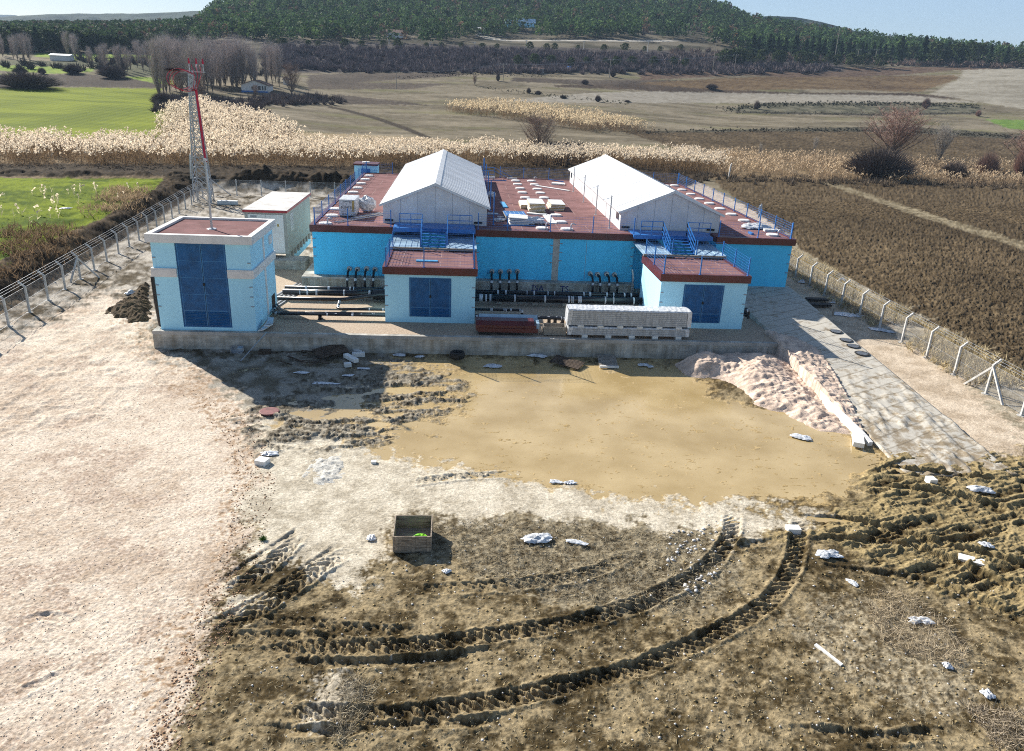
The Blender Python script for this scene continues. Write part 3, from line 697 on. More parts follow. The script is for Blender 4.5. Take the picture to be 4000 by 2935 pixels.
bb = an.nodes.new('ShaderNodeBump'); bb.inputs['Strength'].default_value = .5; bb.inputs['Distance'].default_value = .05; an.links.new(nz.outputs[0], bb.inputs['Height']); an.links.new(bb.outputs[0], ab.inputs['Normal'])
def apz(Y): return .06 + (Y-31.0)*.0695
NX, NY = 60, 260
xs = np.linspace(20.65, 25.9, NX); ys = np.linspace(29.6, 57.0, NY); XX, YY = np.meshgrid(xs, ys)
ZZ = apz(YY) + (fbm(XX*1.2, YY*1.2, 301, 4)-.5)*.05
mudl = np.clip(fbm(XX*2.4, YY*.8, 302, 4)-.48, 0, 1)*.45; ZZ += mudl*sstep(44, 34, YY)
XX = XX + np.where(XX == xs[0], (fbm(YY*.8, YY*0, 303, 2)-.5)*.3, 0)
top = np.stack([XX, YY, ZZ], -1).reshape(-1, 3)
ii = np.arange(NX*NY).reshape(NY, NX)
fc = [np.stack([ii[:-1, :-1], ii[:-1, 1:], ii[1:, 1:], ii[1:, :-1]], -1).reshape(-1, 4)]
rim = list(ii[0, :]) + list(ii[1:, -1]) + list(ii[-1, -2::-1]) + list(ii[-2:0:-1, 0])
low = top[rim].copy(); low[:, 2] = -.4; nb0 = len(top); R_ = len(rim)
fc.append(np.array([(rim[k], nb0+k, nb0+(k+1) % R_, rim[(k+1) % R_]) for k in range(R_)]))
ap = mesh_np('concrete_ramp', np.vstack([top, low]), np.vstack(fc), am, smooth=False); tag(ap, 'sloping grooved concrete ramp with drying mud on it', None, kind='structure')
for k, (yy, sxx) in enumerate(((47.4, 1), (45.9, 1), (44.9, 1), (43.7, 1.1))):
    z0 = apz(yy)+.03
    t = thing('drain_cover', ['round dark grate on the ramp edge, farthest of the four from the camera', 'round dark grate, second from the top of the ramp', 'round dark grate, third down the ramp edge', 'round dark grate on the ramp edge, nearest of the four to the camera'][k], 'drain cover', (25.35, yy, z0), group='round grates along the ramp edge')
    b = MB(); b.disc((25.35, yy, z0), .42*sxx, .012, 28); b.build('plate', M['rubber'], t)
    b = MB()
    for q in range(-3, 4): b.box(25.35-.34*math.cos(q*.4), 25.35+.34*math.cos(q*.4), yy+q*.11-.02, yy+q*.11+.02, z0+.012, z0+.018)
    b.build('grate_bars', M['galv'], t)

def railing_panel(p, q, h=1.2, mesh_=True):
    """steel wire panel between two points at the deck"""
    b = MB(); p = Vector(p); q = Vector(q); L = (q-p).length; d = (q-p)/L
    for k in range(7):
        z = .08+k*(h-.1)/6; b.bar(p+Vector((0,0,z)), q+Vector((0,0,z)), .011)
    if mesh_:
        n = int(L/.2)
        for k in range(1, n):
            a = p+d*(k*L/n); b.bar(a+Vector((0,0,.06)), a+Vector((0,0,h-.02)), .005)
    return b
def posts_and_panels(parent, pts, h=1.22, m=None, skip=()):
    m = m or M['frame']
    for i, p in enumerate(pts):
        b = MB(); b.box(p[0]-.035, p[0]+.035, p[1]-.035, p[1]+.035, p[2], p[2]+h); b.box(p[0]-.08, p[0]+.08, p[1]-.08, p[1]+.08, p[2], p[2]+.012)
        b.build('railing_post', m, parent)
    for i in range(len(pts)-1):
        if i in skip: continue
        railing_panel(pts[i], pts[i+1], h-.08).build('railing_mesh', m, parent)

# ------------------------------------------------------------------ main reservoir building
M['bounce_pale'] = mat('pale_bounce_surface', (.50, .68, .70), .8, .06, 1)
ZR = 5.56
RB = thing('reservoir_building', 'wide bright blue building with maroon trim and two white gabled halls on its flat roof', 'building', (7.4, 56.7, 0))
FY, BY = 56.7, 89.7
def wallpart(x0, x1, y0, y1, z0, z1, m=M['wall_deep'], name='wall', par=RB):
    b = MB(); b.box(x0, x1, y0, y1, z0, z1); return b.build(name, m, par)
wallpart(-10.7, -4.86, FY, 89.6, 1.0, 5.12)
b = MB(); b.box(-10.715, -10.7, FY+.02, 89.55, 1.93, 5.10); b.build('added_bounce_panel', M['bounce_pale'], RB)  # unseen pale panel added to keep the wall's cyan bounce off the container
wallpart(-4.86, 1.28, 58.3, 89.6, 1.0, 5.12, name='recessed_wall')
wb_ = wallpart(1.28, 13.25, FY, 89.6, 1.0, 5.12)
wallpart(13.25, 19.55, 58.3, 89.6, 1.0, 5.12, name='recessed_wall')
wallpart(19.55, 25.5, FY, 89.6, 0.0, 5.12)
b = MB(); b.box(7.08, 7.58, FY-.006, FY, 1.9, 5.12); b.build('bare_concrete_strip', M['conc_top'], RB)
b = MB(); b.box(9.60, 9.63, FY-.006, FY, 1.9, 5.12); b.build('wall_joint', M['seamline'], RB)
# tie brackets at wall edges
for x_, zs_ in ((-10.62, (4.6, 3.95, 3.3)), (6.98, (4.6, 3.95, 3.3)), (7.68, (4.75, 4.1, 3.45)), (13.15, (4.6, 3.9, 3.2)), (1.4, (4.6, 3.9, 3.2)), (25.42, (4.4, 3.7, 3.0)), (-4.98, (4.5, 3.8, 3.1))):
    for z_ in zs_: b = MB(); b.box(x_-.11, x_+.11, FY-.07, FY, z_-.03, z_+.03); b.build('tie_bracket', M['seamline'], RB)
def trim(pts, z0=5.12, z1=ZR+.06, out=.14, par=RB, m=M['maroon'], name='fascia'):
    for (x0, y0, x1, y1) in pts:
        b = MB(); b.box(x0, x1, y0, y1, z0, z1); b.build(name, m, par)
trim([(-10.86, FY-.16, -4.80, FY+.14), (1.22, FY-.16, 13.31, FY+.14), (19.49, FY-.16, 25.68, FY+.14),
      (-10.86, FY+.14, -10.56, 89.5), (25.38, FY+.14, 25.68, 89.5), (-10.86, 89.5, 25.68, 89.78)])
b = MB(); b.box(-10.56, -4.86, FY+.14, 89.5, 5.12, ZR); b.box(-4.86, 1.28, 58.3, 89.5, 5.12, ZR); b.box(1.28, 13.25, FY+.14, 89.5, 5.12, ZR); b.box(13.25, 19.55, 58.3, 89.5, 5.12, ZR); b.box(19.55, 25.38, FY+.14, 89.5, 5.12, ZR)
deck_o = b.build('roof_deck', M['deck'], RB)
b = MB()
for x_ in (-9.3, -8.1, -7.0, 3.7, 4.8, 7.6, 9.9, 21.2, 22.6, 24.0):
    yy = FY+.6
    while yy < 88:
        L = random.uniform(1.0, 5.5); w_ = random.uniform(.02, .045); xx = x_+random.uniform(-.03, .03)
        b.box(xx-w_/2, xx+w_/2, yy, min(yy+L, 89), ZR, ZR+.005); yy += L+random.uniform(1.0, 5)
b.build('roofing_seam', M['seam'], RB)['kind'] = 'stuff'
# plinth
b = MB(); b.box(-11.5, 13.35, 55.94, FY, 0.9, 1.92); b.build('plinth', M['conc'], RB)
b = MB(); b.box(-11.5, -10.7, FY, 66, 0.9, 1.92); b.build('plinth', M['conc'], RB)
b = MB(); b.box(-11.5, 13.35, 55.90, 55.94, 1.80, 1.925); b.build('plinth_edge', M['conc_top'], RB)
def text(body, loc, size, rot, m, name, par, ext=.005, sx=1.0):
    cu = bpy.data.curves.new(name, 'FONT'); cu.body = body; cu.size = size; cu.extrude = ext; cu.align_x = 'CENTER'
    o = bpy.data.objects.new('tmp', cu); C.objects.link(o); bpy.context.view_layer.update()
    me = bpy.data.meshes.new_from_object(o.evaluated_get(bpy.context.evaluated_depsgraph_get()))
    bpy.data.objects.remove(o); me.materials.clear(); me.materials.append(m); me.name = name
    r = bpy.data.objects.new(name, me); C.objects.link(r)
    px_, py_, pz_ = world_loc(par) if par else (0, 0, 0)
    r.location = (loc[0]-px_, loc[1]-py_, loc[2]-pz_); r.rotation_euler = rot; r.scale = (sx, 1, 1); r.parent = par
    return r
text('\u0130SA', (6.0, 55.93, 1.25), .62, (rad(90), 0, 0), M['ink'], 'graffiti', RB)
text('TS', (8.05, 55.93, 1.25), .62, (rad(90), 0, 0), M['ink'], 'graffiti', RB)
# gabled halls
def hall(x0, x1, y0, y1, ze, za):
    xm = (x0+x1)/2
    g = MB(); g.prism([(x0, ZR-.02), (x1, ZR-.02), (x1, ze), (xm, za-.06), (x0, ze)], y0, y1); w_ = g.build('hall_wall', M['panel_white'], RB)
    b = MB()
    for k in range(1, 6):
        xx = x0+(x1-x0)*k/6; zt = ze+(za-.06-ze)*(1-abs(xx-xm)/(xm-x0)); b.box(xx-.012, xx+.012, y0-.004, y0, ZR, zt-.03)
    n = 12
    for k in range(1, n):
        yy = y0+(y1-y0)*k/n
        for xx, s in ((x0, -1), (x1, 1)): b.box(min(xx, xx+s*.004), max(xx, xx+s*.004), yy-.012, yy+.012, ZR, ze-.03)
    b.build('panel_joint', M['seamline'], RB)['kind'] = 'stuff'
    # roof with standing ribs
    ov = .22; r = MB(); sl = (za-ze)/(xm-x0)
    for s, xe in ((-1, x0-ov), (1, x1+ov)):
        zee = ze-ov*sl; ya, yb = y0-.3, y1+.3
        nrm = Vector((s*sl, 0, 1)).normalized()
        def pt(t, y, h):
            x = xm+(xe-xm)*t; z = za+(zee-za)*t; return (x+nrm.x*h, y, z+nrm.z*h)
        q = [pt(0, ya, 0), pt(1, ya, 0), pt(1, ya, .09), pt(0, ya, .09), pt(0, yb, 0), pt(1, yb, 0), pt(1, yb, .09), pt(0, yb, .09)]
        r.add(q, [(0,1,2,3), (7,6,5,4), (0,4,5,1), (1,5,6,2), (2,6,7,3), (3,7,4,0)])
        n = int((yb-ya)/.70)
        for k in range(n+1):
            yy = ya+.03+(yb-ya-.06)*k/n
            a, c_w = .07, .04
            q = [pt(.02, yy-a, .09), pt(1, yy-a, .09), pt(1, yy-c_w, .115), pt(.02, yy-c_w, .115), pt(.02, yy+a, .09), pt(1, yy+a, .09), pt(1, yy+c_w, .115), pt(.02, yy+c_w, .115)]
            r.add(q, [(0,1,2,3), (3,2,6,7), (7,6,5,4), (1,5,6,2), (0,3,7,4)])
    r.build('hall_roof', M['white_metal'], RB)
    c = MB(); c.prism([(xm-.38, za+.06-.38*sl+.09), (xm, za+.16), (xm+.38, za+.06-.38*sl+.09), (xm+.38, za-.02-.38*sl+.09), (xm, za+.10), (xm-.38, za-.02-.38*sl+.09)], y0-.32, y1+.32); c.build('ridge_cap', M['white_metal'], RB)
    c = MB()
    for s, xe in ((-1, x0-ov), (1, x1+ov)):
        zee = ze-ov*sl
        c.prism([(xm, za-.04), (xe, zee-.04), (xe, zee+.14), (xm, za+.14)], y0-.335, y0-.31)
    c.build('barge_board', M['white_metal'], RB)
    c = MB(); c.box(x0+.15, x0+.75, y0-.10, y0-.004, ZR+.16, ZR+.30); c.build('low_vent', M['rubber'], RB)
    c = MB(); c.box(x1-.95, x1-.35, y0-.10, y0-.004, ZR+.16, ZR+.30); c.build('low_vent', M['rubber'], RB)
hall(-5.72, 2.10, 58.55, 87.0, 6.95, 8.52)
hall(12.42, 20.24, 58.65, 88.0, 6.95, 8.55)
for xx in (12.39,):
    b = MB(); b.box(xx-.01, xx+.02, 59.3, 60.3, 6.2, 6.75); b.box(xx-.01, xx+.02, 86.4, 87.2, 6.2, 6.75); b.build('side_window', M['glass'], RB)
# roof hatches
ZEf = lambda x, y: (1200+x/4.504, 600+y/4.504); ZFf = lambda x, y: (1850+x/4.504, 600+y/4.504); Z6f = lambda x, y: (2000+x/1.8767, 550+y/1.8767)
HT = [ZEf(*p) for p in ((320,1225),(437,1085),(497,968),(810,677),(890,600),(952,523),(1022,452),(1088,387))] + [ZFf(*p) for p in ((1205,1310),(1640,1325),(1535,1200),(1450,1080),(907,773),(1240,775),(858,683),(1175,690),(818,610),(1120,622),(775,537),(1070,543),(740,475),(1018,480))] + [Z6f(*p) for p in ((1910,688),(1700,583),(1607,538),(1523,497),(1447,458),(1373,425),(1310,390),(1246,358),(1192,327),(1125,328))]
for i, (x, y) in enumerate(HT):
    q = gp(x, y, ZR+.08); b = MB(); b.disc((q[0], q[1], ZR), .48, .13, 26, .03); h_ = b.build('roof_hatch', M['white_paint'], RB)
    if i in (0, 8, 9, 21, 22):
        b = MB(); x0, y0 = q[0]+.25, q[1]-.45
        b.tube([(x0, y0, ZR), (x0, y0, ZR+.42), (x0+.05, y0, ZR+.52), (x0+.18, y0, ZR+.56), (x0+.32, y0, ZR+.46)], .055, 10); b.build('vent_pipe', M['galv'], RB)
# railings on the deck
zz = ZR+.06
posts_and_panels(RB, [(-10.5, FY+.02, zz), (-8.1, FY+.02, zz), (-4.98, FY+.02, zz)])
posts_and_panels(RB, [(1.42, FY+.02, zz), (3.6, FY+.02, zz), (6.8, FY+.02, zz), (10.0, FY+.02, zz), (13.12, FY+.02, zz)])
posts_and_panels(RB, [(19.66, FY+.02, zz), (22.7, FY+.02, zz), (25.3, FY+.02, zz)])
posts_and_panels(RB, [(-10.5, FY+.1+k*3.25, zz) for k in range(11)])
posts_and_panels(RB, [(25.3, FY+.1+k*3.25, zz) for k in range(11)])
posts_and_panels(RB, [(-10.5, 89.6, zz), (-7.6, 89.6, zz)])
posts_and_panels(RB, [(4.6, 89.6, zz), (7.3, 89.6, zz), (10.2, 89.6, zz), (12.9, 89.6, zz)])
posts_and_panels(RB, [(20.6, 89.6, zz), (22.4, 89.6, zz), (25.3, 89.6, zz)])
for xx, ys_ in ((11.7, (59.2, 65.6, 72.7, 79.8)), (2.65, (59.1, 65.9, 72.6, 79.2, 85.8))):
    for yy in ys_:
        b = MB(); b.box(xx-.045, xx+.045, yy-.045, yy+.045, ZR, ZR+2.5); b.box(xx-.11, xx+.11, yy-.11, yy+.11, ZR, ZR+.015); b.build('tall_post', M['galv'] if xx > 5 else M['frame'], RB)
# back stair rails beside the left hall
b = MB(); x0, x1, y0 = 2.4, 4.5, 89.2
for a, c in (((x0, y0, ZR), (x0, y0, ZR+1.2)), ((x1-.6, y0, ZR), (x1-.6, y0, ZR+1.2)), ((x0, y0, ZR+1.18), (x1-.6, y0, ZR+1.18)), ((x0, y0, ZR+.8), (x1-.6, y0, ZR+.8)), ((x0, y0, ZR+.42), (x1-.6, y0, ZR+.42)), ((x1-.6, y0, ZR+1.18), (x1+1.5, y0+.9, ZR+.1)), ((x1-.6, y0, ZR+.8), (x1+1.0, y0+.8, ZR)), ((x0, y0+1.2, ZR), (x0, y0+1.2, ZR+1.2)), ((x0, y0, ZR+1.18), (x0, y0+1.2, ZR+1.18)), ((x0+.25, y0, ZR), (x0+.25, y0, ZR+2.1))):
    b.bar(a, c, .055)
b.build('back_stair_rail', M['frame'], RB)
b = MB(); b.box(2.5, 4.0, 88.9, 89.15, ZR, ZR+.22); b.box(5.4, 6.5, 89.0, 89.2, ZR, ZR+.12); b.build('roof_kerb', M['white_paint'], RB)
# steel platform and stairs in front of each hall
def stairs(ox, par):
    z1 = 5.66
    b = MB(); b.box(ox-4.80, ox+1.22, 56.15, 58.45, z1-.05, z1); b.box(ox-4.80, ox+1.22, 56.12, 56.15, z1-.28, z1+.02)
    for xx in (-4.75, -2.75, -.75, 1.15): b.box(ox+xx-.04, ox+xx+.04, 56.2, 58.3, z1-.2, z1-.05)
    b.build('steel_landing', M['frame'], par)
    t_ = MB(); n = 6
    for k in range(n):
        yy = 53.75+k*.4; z_ = 4.72+(k+1)*(z1-4.72)/(n+.5)
        t_.box(ox-2.62, ox-.86, yy, yy+.30, z_-.035, z_)
    t_.build('stair_tread', M['frame'], par)
    for xx in (-2.66, -.82): s = MB(); s.bar((ox+xx, 53.65, 4.74), (ox+xx, 56.15, z1-.12), .05, .22); s.build('stair_stringer', M['frame'], par)
    for xx in (-2.66, -.82):
        r = MB(); h = 1.02
        P0 = (ox+xx, 53.72, 4.75); P1 = (ox+xx, 56.2, z1)
        for f in (0, .5, 1):
            yy = P0[1]+(P1[1]-P0[1])*f; z_ = P0[2]+(P1[2]-P0[2])*f; r.bar((ox+xx, yy, z_), (ox+xx, yy, z_+h), .05)
        for hh in (h, h*.66, h*.33): r.bar((P0[0], P0[1], P0[2]+hh), (P1[0], P1[1], P1[2]+hh), .05)
        r.build('stair_handrail', M['frame'], par)
    for a, c in ((-4.32, -2.66), (-.82, .95)):
        r = MB(); yy = 56.2
        for xx in (a, (a+c)/2, c): r.bar((ox+xx, yy, z1), (ox+xx, yy, z1+1.04), .05)
        for hh in (1.04, .64, .26): r.bar((ox+a, yy, z1+hh), (ox+c, yy, z1+hh), .05)
        r.build('landing_rail', M['frame'], par)
for ox in (0.0, 17.82): stairs(ox, RB)

# ------------------------------------------------------------------ valve houses
def louvre_door(par, x0, x1, y, z0, z1, rows, lz, inset=.0):
    d = thing('door', None, None, (0, 0, 0)); d.parent = par; bpy.data.objects.remove(d)
    f = MB(); t = .06
    f.box(x0, x1, y-.035, y, z1-t, z1); f.box(x0, x1, y-.035, y, z0, z0+t); f.box(x0, x0+t, y-.035, y, z0+t, z1-t); f.box(x1-t, x1, y-.035, y, z0+t, z1-t)
    fr = f.build('door_frame', M['door'], par)
    xm = (x0+x1)/2
    for a, c in ((x0+t, xm-.015), (xm+.015, x1-t)):
        L = MB(); L.box(a, c, y-.02, y+.01, z0+t, z1-t)
        hts = np.linspace(lz, z1-t, rows+1)
        for k in range(1, rows): RL = MB(); RL.box(a+.05, c-.05, y-.032, y-.02, hts[k]-.02, hts[k]+.02); RL.build('door_rail', M['door_rail'], par)
        RL = MB(); RL.box(a+.05, c-.05, y-.032, y-.02, lz-.03, lz+.03); RL.build('door_rail', M['door_rail'], par)
        for e_ in (a, c-.05): RL = MB(); RL.box(e_, e_+.05, y-.032, y-.02, z0+t, z1-t); RL.build('door_rail', M['door_rail'], par)
        lf_ = L.build('door_leaf', M['door'], par)
        n = int((lz-.06-z0-t)/.09); s = MB()
        for k in range(n):
            z_ = z0+t+.05+k*(lz-.08-z0-t)/n
            s.add([(a+.08, y-.028, z_), (c-.08, y-.028, z_), (c-.08, y-.055, z_+.025), (a+.08, y-.055, z_+.025), (a+.08, y-.024, z_+.06), (c-.08, y-.024, z_+.06)], [(0,1,2,3), (3,2,5,4), (0,3,4), (1,5,2)])
        lv = s.build('louvre', M['door'], None, origin=(0, 0, 0)); lv.parent = lf_; px_, py_, pz_ = world_loc(lf_); lv.location = (-px_, -py_, -pz_)
    h = MB(); h.box(xm-.05, xm+.06, y-.10, y-.03, z0+(z1-z0)*.50, z0+(z1-z0)*.50+.16); h.build('door_handle', M['rubber'], par)
    c = MB(); c.box(xm-.015, xm+.015, y-.012, y, z0+t, z1-t); c.build('door_gap', M['rubber'], par)
def valve_house(x0, x1, label):
    y0, y1, z0, zf, zt = 47.8, 53.25, HP-.1, 4.27, 4.70
    t = thing('valve_house', label, 'building', (x0, y0, 0), group='low blue valve houses in front of the main building')
    b = MB(); b.box(x0, x1, y0, y1, z0, zf); b.build('wall', M['wall_pale'], t)
    f = MB(); f.box(x0-.12, x1+.12, y0-.13, y0+.14, zf, zt+.05); f.box(x0-.12, x0+.16, y0+.14, y1, zf, zt+.05); f.box(x1-.16, x1+.12, y0+.14, y1, zf, zt+.05); f.build('fascia', M['maroon'], t)
    d = MB(); d.box(x0+.16, x1-.16, y0+.14, y1, zf, zt); d.build('roof_deck', M['deck'], t)
    s = MB()
    for xx in np.linspace(x0+1, x1-1, 4): s.box(xx-.015, xx+.015, y0+.5, y0+2.2, zt, zt+.005); s.box(xx-.015, xx+.015, y0+3.0, y1-.6, zt, zt+.005)
    s.build('roofing_seam', M['seam'], t)
    for xx in (x0+.10, x1-.10):
        for z_ in (2.2, 2.85, 3.5): k = MB(); k.box(xx-.10, xx+.10, y0-.03, y0, z_-.03, z_+.03); k.build('tie_bracket', M['seamline'], t)
    zz = zt+.05
    posts_and_panels(t, [(x0+.1, y0+.02, zz), ((x0+x1)/2-.4, y0+.02, zz), (x1-.1, y0+.02, zz)])
    posts_and_panels(t, [(x0+.1, y0+2.7, zz), (x0+.1, y1-.1, zz), (x0+2.0, y1-.1, zz)])
    railing_panel((x0+.1, y0+.02, zz), (x0+.1, y0+2.7, zz), 1.14).build('railing_mesh', M['frame'], t)
    posts_and_panels(t, [(x1-2.0, y1-.1, zz), (x1-.1, y1-.1, zz), (x1-.1, y0+2.7, zz)])
    railing_panel((x1-.1, y0+.02, zz), (x1-.1, y0+2.7, zz), 1.14).build('railing_mesh', M['frame'], t)
    # link roof of pale sheets back to the main building
    for a, c in ((x0-.1, x0+1.95), (x1-1.98, x1+.15)):
        q = MB(); za, zb = 4.93, 5.10
        q.add([(a, 53.0, za-.07), (c, 53.0, za-.07), (c, 58.2, zb-.07), (a, 58.2, zb-.07), (a, 53.0, za), (c, 53.0, za), (c, 58.2, zb), (a, 58.2, zb)], [(0,3,2,1),(4,5,6,7),(0,1,5,4),(1,2,6,5),(2,3,7,6),(3,0,4,7)])
        for k2 in range(5):
            xx = a+(c-a)*(k2+.5)/5; q.bar((xx, 53.0, za+.012), (xx, 58.2, zb+.012), .03, .03)
        q.build('link_roof', M['roof_blue'], t)
    q = MB(); q.box(x0-.1, x1+.15, 52.9, 53.0, 4.76, 4.92); q.build('link_roof_edge', M['wood_grey'], t)
    return t
v1 = valve_house(-4.65, 1.12, 'pale blue valve house in the middle, between the black pipe runs')
louvre_door(v1, -3.09, -.43, 47.8, 1.50, 4.07, 1, 2.12)
v2 = valve_house(13.2, 18.98, 'pale blue valve house on the right, partly hidden by the wrapped panel stacks')
louvre_door(v2, 14.75, 17.42, 47.8, 1.50, 4.07, 1, 2.12)
b = MB(); b.box(-2.75, -1.35, 49.5, 49.85, 4.71, 4.78); tag(b.build('sheet_strip', M['skin_blue']), 'pale blue metal strip lying on the middle valve house roof', 'metal strip')

# ------------------------------------------------------------------ transformer building
TB = thing('transformer_building', 'tall pale blue transformer building with white roof slab, white band and high double doors', 'building', (-15, 45, HP))
X0, X1, Y0, Y1 = -17.78, -12.15, 45.12, 50.75
b = MB(); b.box(X0, -16.44, Y0, Y1, HP-.05, 6.47); b.box(-13.57, X1, Y0, Y1, HP-.05, 6.47); b.box(-16.44, -13.57, Y0+.14, Y1, HP-.05, 6.47); b.box(-16.44, -13.57, Y0, Y0+.14, HP-.05, 1.34); b.build('wall', M['wall_pale'], TB)
louvre_door(TB, -16.42, -13.59, Y0+.10, 1.36, 6.44, 4, 2.35)
f = MB(); o = .2
f.box(X0-o, X1+o, Y0-o-.05, Y0+.10, 6.47, 6.95); f.box(X0-o, X1+o, Y1-.10, Y1+o, 6.47, 6.95); f.box(X0-o, X0+.10, Y0+.10, Y1-.10, 6.47, 6.95); f.box(X1-.10, X1+o, Y0+.10, Y1-.10, 6.47, 6.95); f.build('roof_edge', M['white_paint'], TB)
d = MB(); d.box(X0+.10, X1-.10, Y0+.10, Y1-.10, 6.47, 6.82); d.build('roof_deck', M['deck'], TB)
s = MB()
for yy in (46.3, 47.6, 48.9): s.box(X0+.4, X1-.9, yy, yy+.03, 6.82, 6.825)
s.build('roofing_seam', M['seam'], TB)
o = .12
for nm_, bx in (('a', (X0-o, -16.46, Y0-o, Y0)), ('b', (-13.55, X1+o, Y0-o, Y0)), ('c', (X1, X1+o, Y0, Y1)), ('d', (X0-o, X0, Y0, Y1))):
    q = MB(); q.box(bx[0], bx[1], bx[2], bx[3], 4.42, 4.93)
    if nm_ in 'ab': q.box(bx[0]+.1, bx[1]-.1, bx[2]-.012, bx[2], 4.50, 4.85)
    q.build('white_band', M['white_paint'], TB)
q = MB(); q.box(X1, X1+.05, 48.0, 48.28, HP+.2, 4.42); q.box(X1, X1+.05, 48.0, 48.28, 4.93, 6.47); q.build('pale_strip', M['white_paint'], TB)
q = MB(); q.box(X1, X1+.06, 49.6, 50.3, 5.55, 6.1); q.build('small_window', M['white_paint'], TB)
q = MB(); q.box(X1, X1+.01, 49.3, 50.2, 1.35, 2.2); q.build('pipe_opening', M['rubber'], TB)
for xx, ys_ in ((X0+.1, (5.55, 3.9, 3.3, 2.6)), (X1-.12, (5.35, 3.9, 3.3, 2.7))):
    for z_ in ys_: k = MB(); k.box(xx-.09, xx+.09, Y0-.04, Y0, z_-.025, z_+.025); k.build('tie_bracket', M['seamline'], TB)
q = MB(); q.tube([(X0-.18, 45.9, .5), (X0-.35, 46.0, 2.6), (X0-.4, 46.1, 4.1), (X0-.05, 46.3, 4.4)], .22, 14); tag(q.build('cable_duct', M['black_pipe']), 'fat black duct rising against the left side of the transformer building', 'duct')
pl = thing('roof_pole', 'slim grey pole standing on the transformer building roof, stayed by a wire', 'pole', (-14.98, 47.55, 6.82))
q = MB(); q.tube([(-14.98, 47.55, 6.82), (-14.98, 47.56, 11.0)], .075, 10, r2=.04); q.build('shaft', M['galv'], pl)
q = MB(); q.disc((-14.98, 47.55, 6.82), .28, .05, 16); q.build('base_plate', M['galv'], pl)
q = MB(); q.bar((-15.05, 47.5, 10.9), (-14.9, 47.5, 10.9), .2, .12); q.build('bracket', M['galv'], pl)
st = thing('metal_offcuts', 'short pale blue and grey sheet offcuts leaning at the right foot of the transformer building', 'metal sheets', (-12, 45.6, HP))
for k in range(4):
    q = MB(); q.rbox((-11.75+.06*k, 45.7+.18*k, HP+.12+.09*k), (.35, 1.3, .05), (0, rad(-14+6*k), rad(-14+8*k))); q.build('sheet', M['roof_blue'] if k % 2 else M['white_metal'], st)

# ------------------------------------------------------------------ grey container on its block
bk = thing('concrete_block', 'low concrete box wall in front of the container', 'concrete wall', (-14, 61.3, HP))
b = MB(); b.box(-17.5, -12.27, 61.3, 63.3, HP-.05, 1.79); b.build('block', M['conc'], bk)
b = MB(); b.box(-17.2, -12.55, 61.55, 63.1, 1.79, 1.80); b.build('fill', M['conc_top'], bk)
M['roof_pale'] = mat('pale_roof_felt', (.60, .58, .55), .9, .12, 1.2, fine=.08)
ct = thing('container_hut', 'grey green container hut with a pale roof, red roof edge and white double door', 'container', (-15.3, 62.5, 2.1))
cx0, cx1, cy0, cy1, cz0, cz1 = -17.0, -13.75, 62.35, 72.4, 2.12, 5.42
b = MB(); b.box(cx0, cx1, cy0, cy1, cz0, cz1); b.build('body', M['grey_panel'], ct)
b = MB(); b.box(cx0-.12, cx1+.12, cy0-.14, cy1+.12, cz1, cz1+.18); b.build('roof_edge', M['red_trim'], ct)
b = MB(); b.box(cx0-.10, cx1+.10, cy0-.12, cy1+.10, cz1+.18, cz1+.21); b.build('roof', M['roof_pale'], ct)
for a, c in ((cx0+.25, (cx0+cx1)/2), ((cx0+cx1)/2+.02, cx1-.2)):
    b = MB(); b.box(a, c, cy0-.03, cy0, cz0+.1, cz1-.15); b.build('door', M['white_metal'], ct)
b = MB(); b.box(cx1-.24, cx1-.2, cy0-.035, cy0-.03, cz0+.1, cz1-.15); b.box(cx0+.25, cx1-.2, cy0-.035, cy0-.03, cz1-.17, cz1-.14); b.build('door_frame', M['grey_panel'], ct)
b = MB(); b.box(cx1-.75, cx1-.6, cy0-.036, cy0-.03, cz0+2.2, cz0+2.4); b.build('warning_sticker', M['insul'], ct)
b = MB(); b.box(cx0+.45, cx0+.95, cy0-.036, cy0-.03, cz1-.42, cz1-.24); b.build('nameplate', M['seamline'], ct)
v = MB(); v.box(cx1, cx1+.03, cy0+1.4, cy0+2.5, cz0+1.6, cz1-.3); vf = v.build('vent_panel', M['white_paint'], ct)
v = MB()
for k in range(12): v.box(cx1+.03, cx1+.045, cy0+1.45, cy0+2.45, cz0+1.68+k*.11, cz0+1.72+k*.11)
vv = v.build('vent_slats', M['seamline'], None, origin=(0, 0, 0)); vv.parent = vf; q_ = world_loc(vf); vv.location = (-q_[0], -q_[1], -q_[2])
b = MB()
for k in range(8): b.box(cx1-.35, cx1-.03, cy0+.6+k*1.25, cy0+1.05+k*1.25, 1.5, cz0)
b.build('support_block', M['conc_top'], ct)
b = MB(); b.box(cx1-.45, cx1-.10, cy0+1.2, cy1, 1.0, 1.55); b.build('footing', M['wall_pale'], ct)
sh = thing('stair_hut', 'small blue hut with flat maroon roof behind the far left corner of the roof', 'hut', (-10.8, 91.2, 0))
b = MB(); b.box(-12.0, -9.45, 90.6, 93.0, 2.0, 6.28); b.build('wall', M['wall_pale'], sh)
b = MB(); b.box(-12.12, -9.33, 90.5, 93.1, 6.28, 6.48); b.build('roof', M['maroon'], sh)
b = MB(); b.disc((-10.8, 91.9, 6.48), .45, .1, 22); b.build('roof_hatch', M['white_paint'], sh)
b = MB(); b.box(-11.25, -10.2, 90.57, 90.6, 4.2, 5.95); b.build('door', M['frame'], sh)

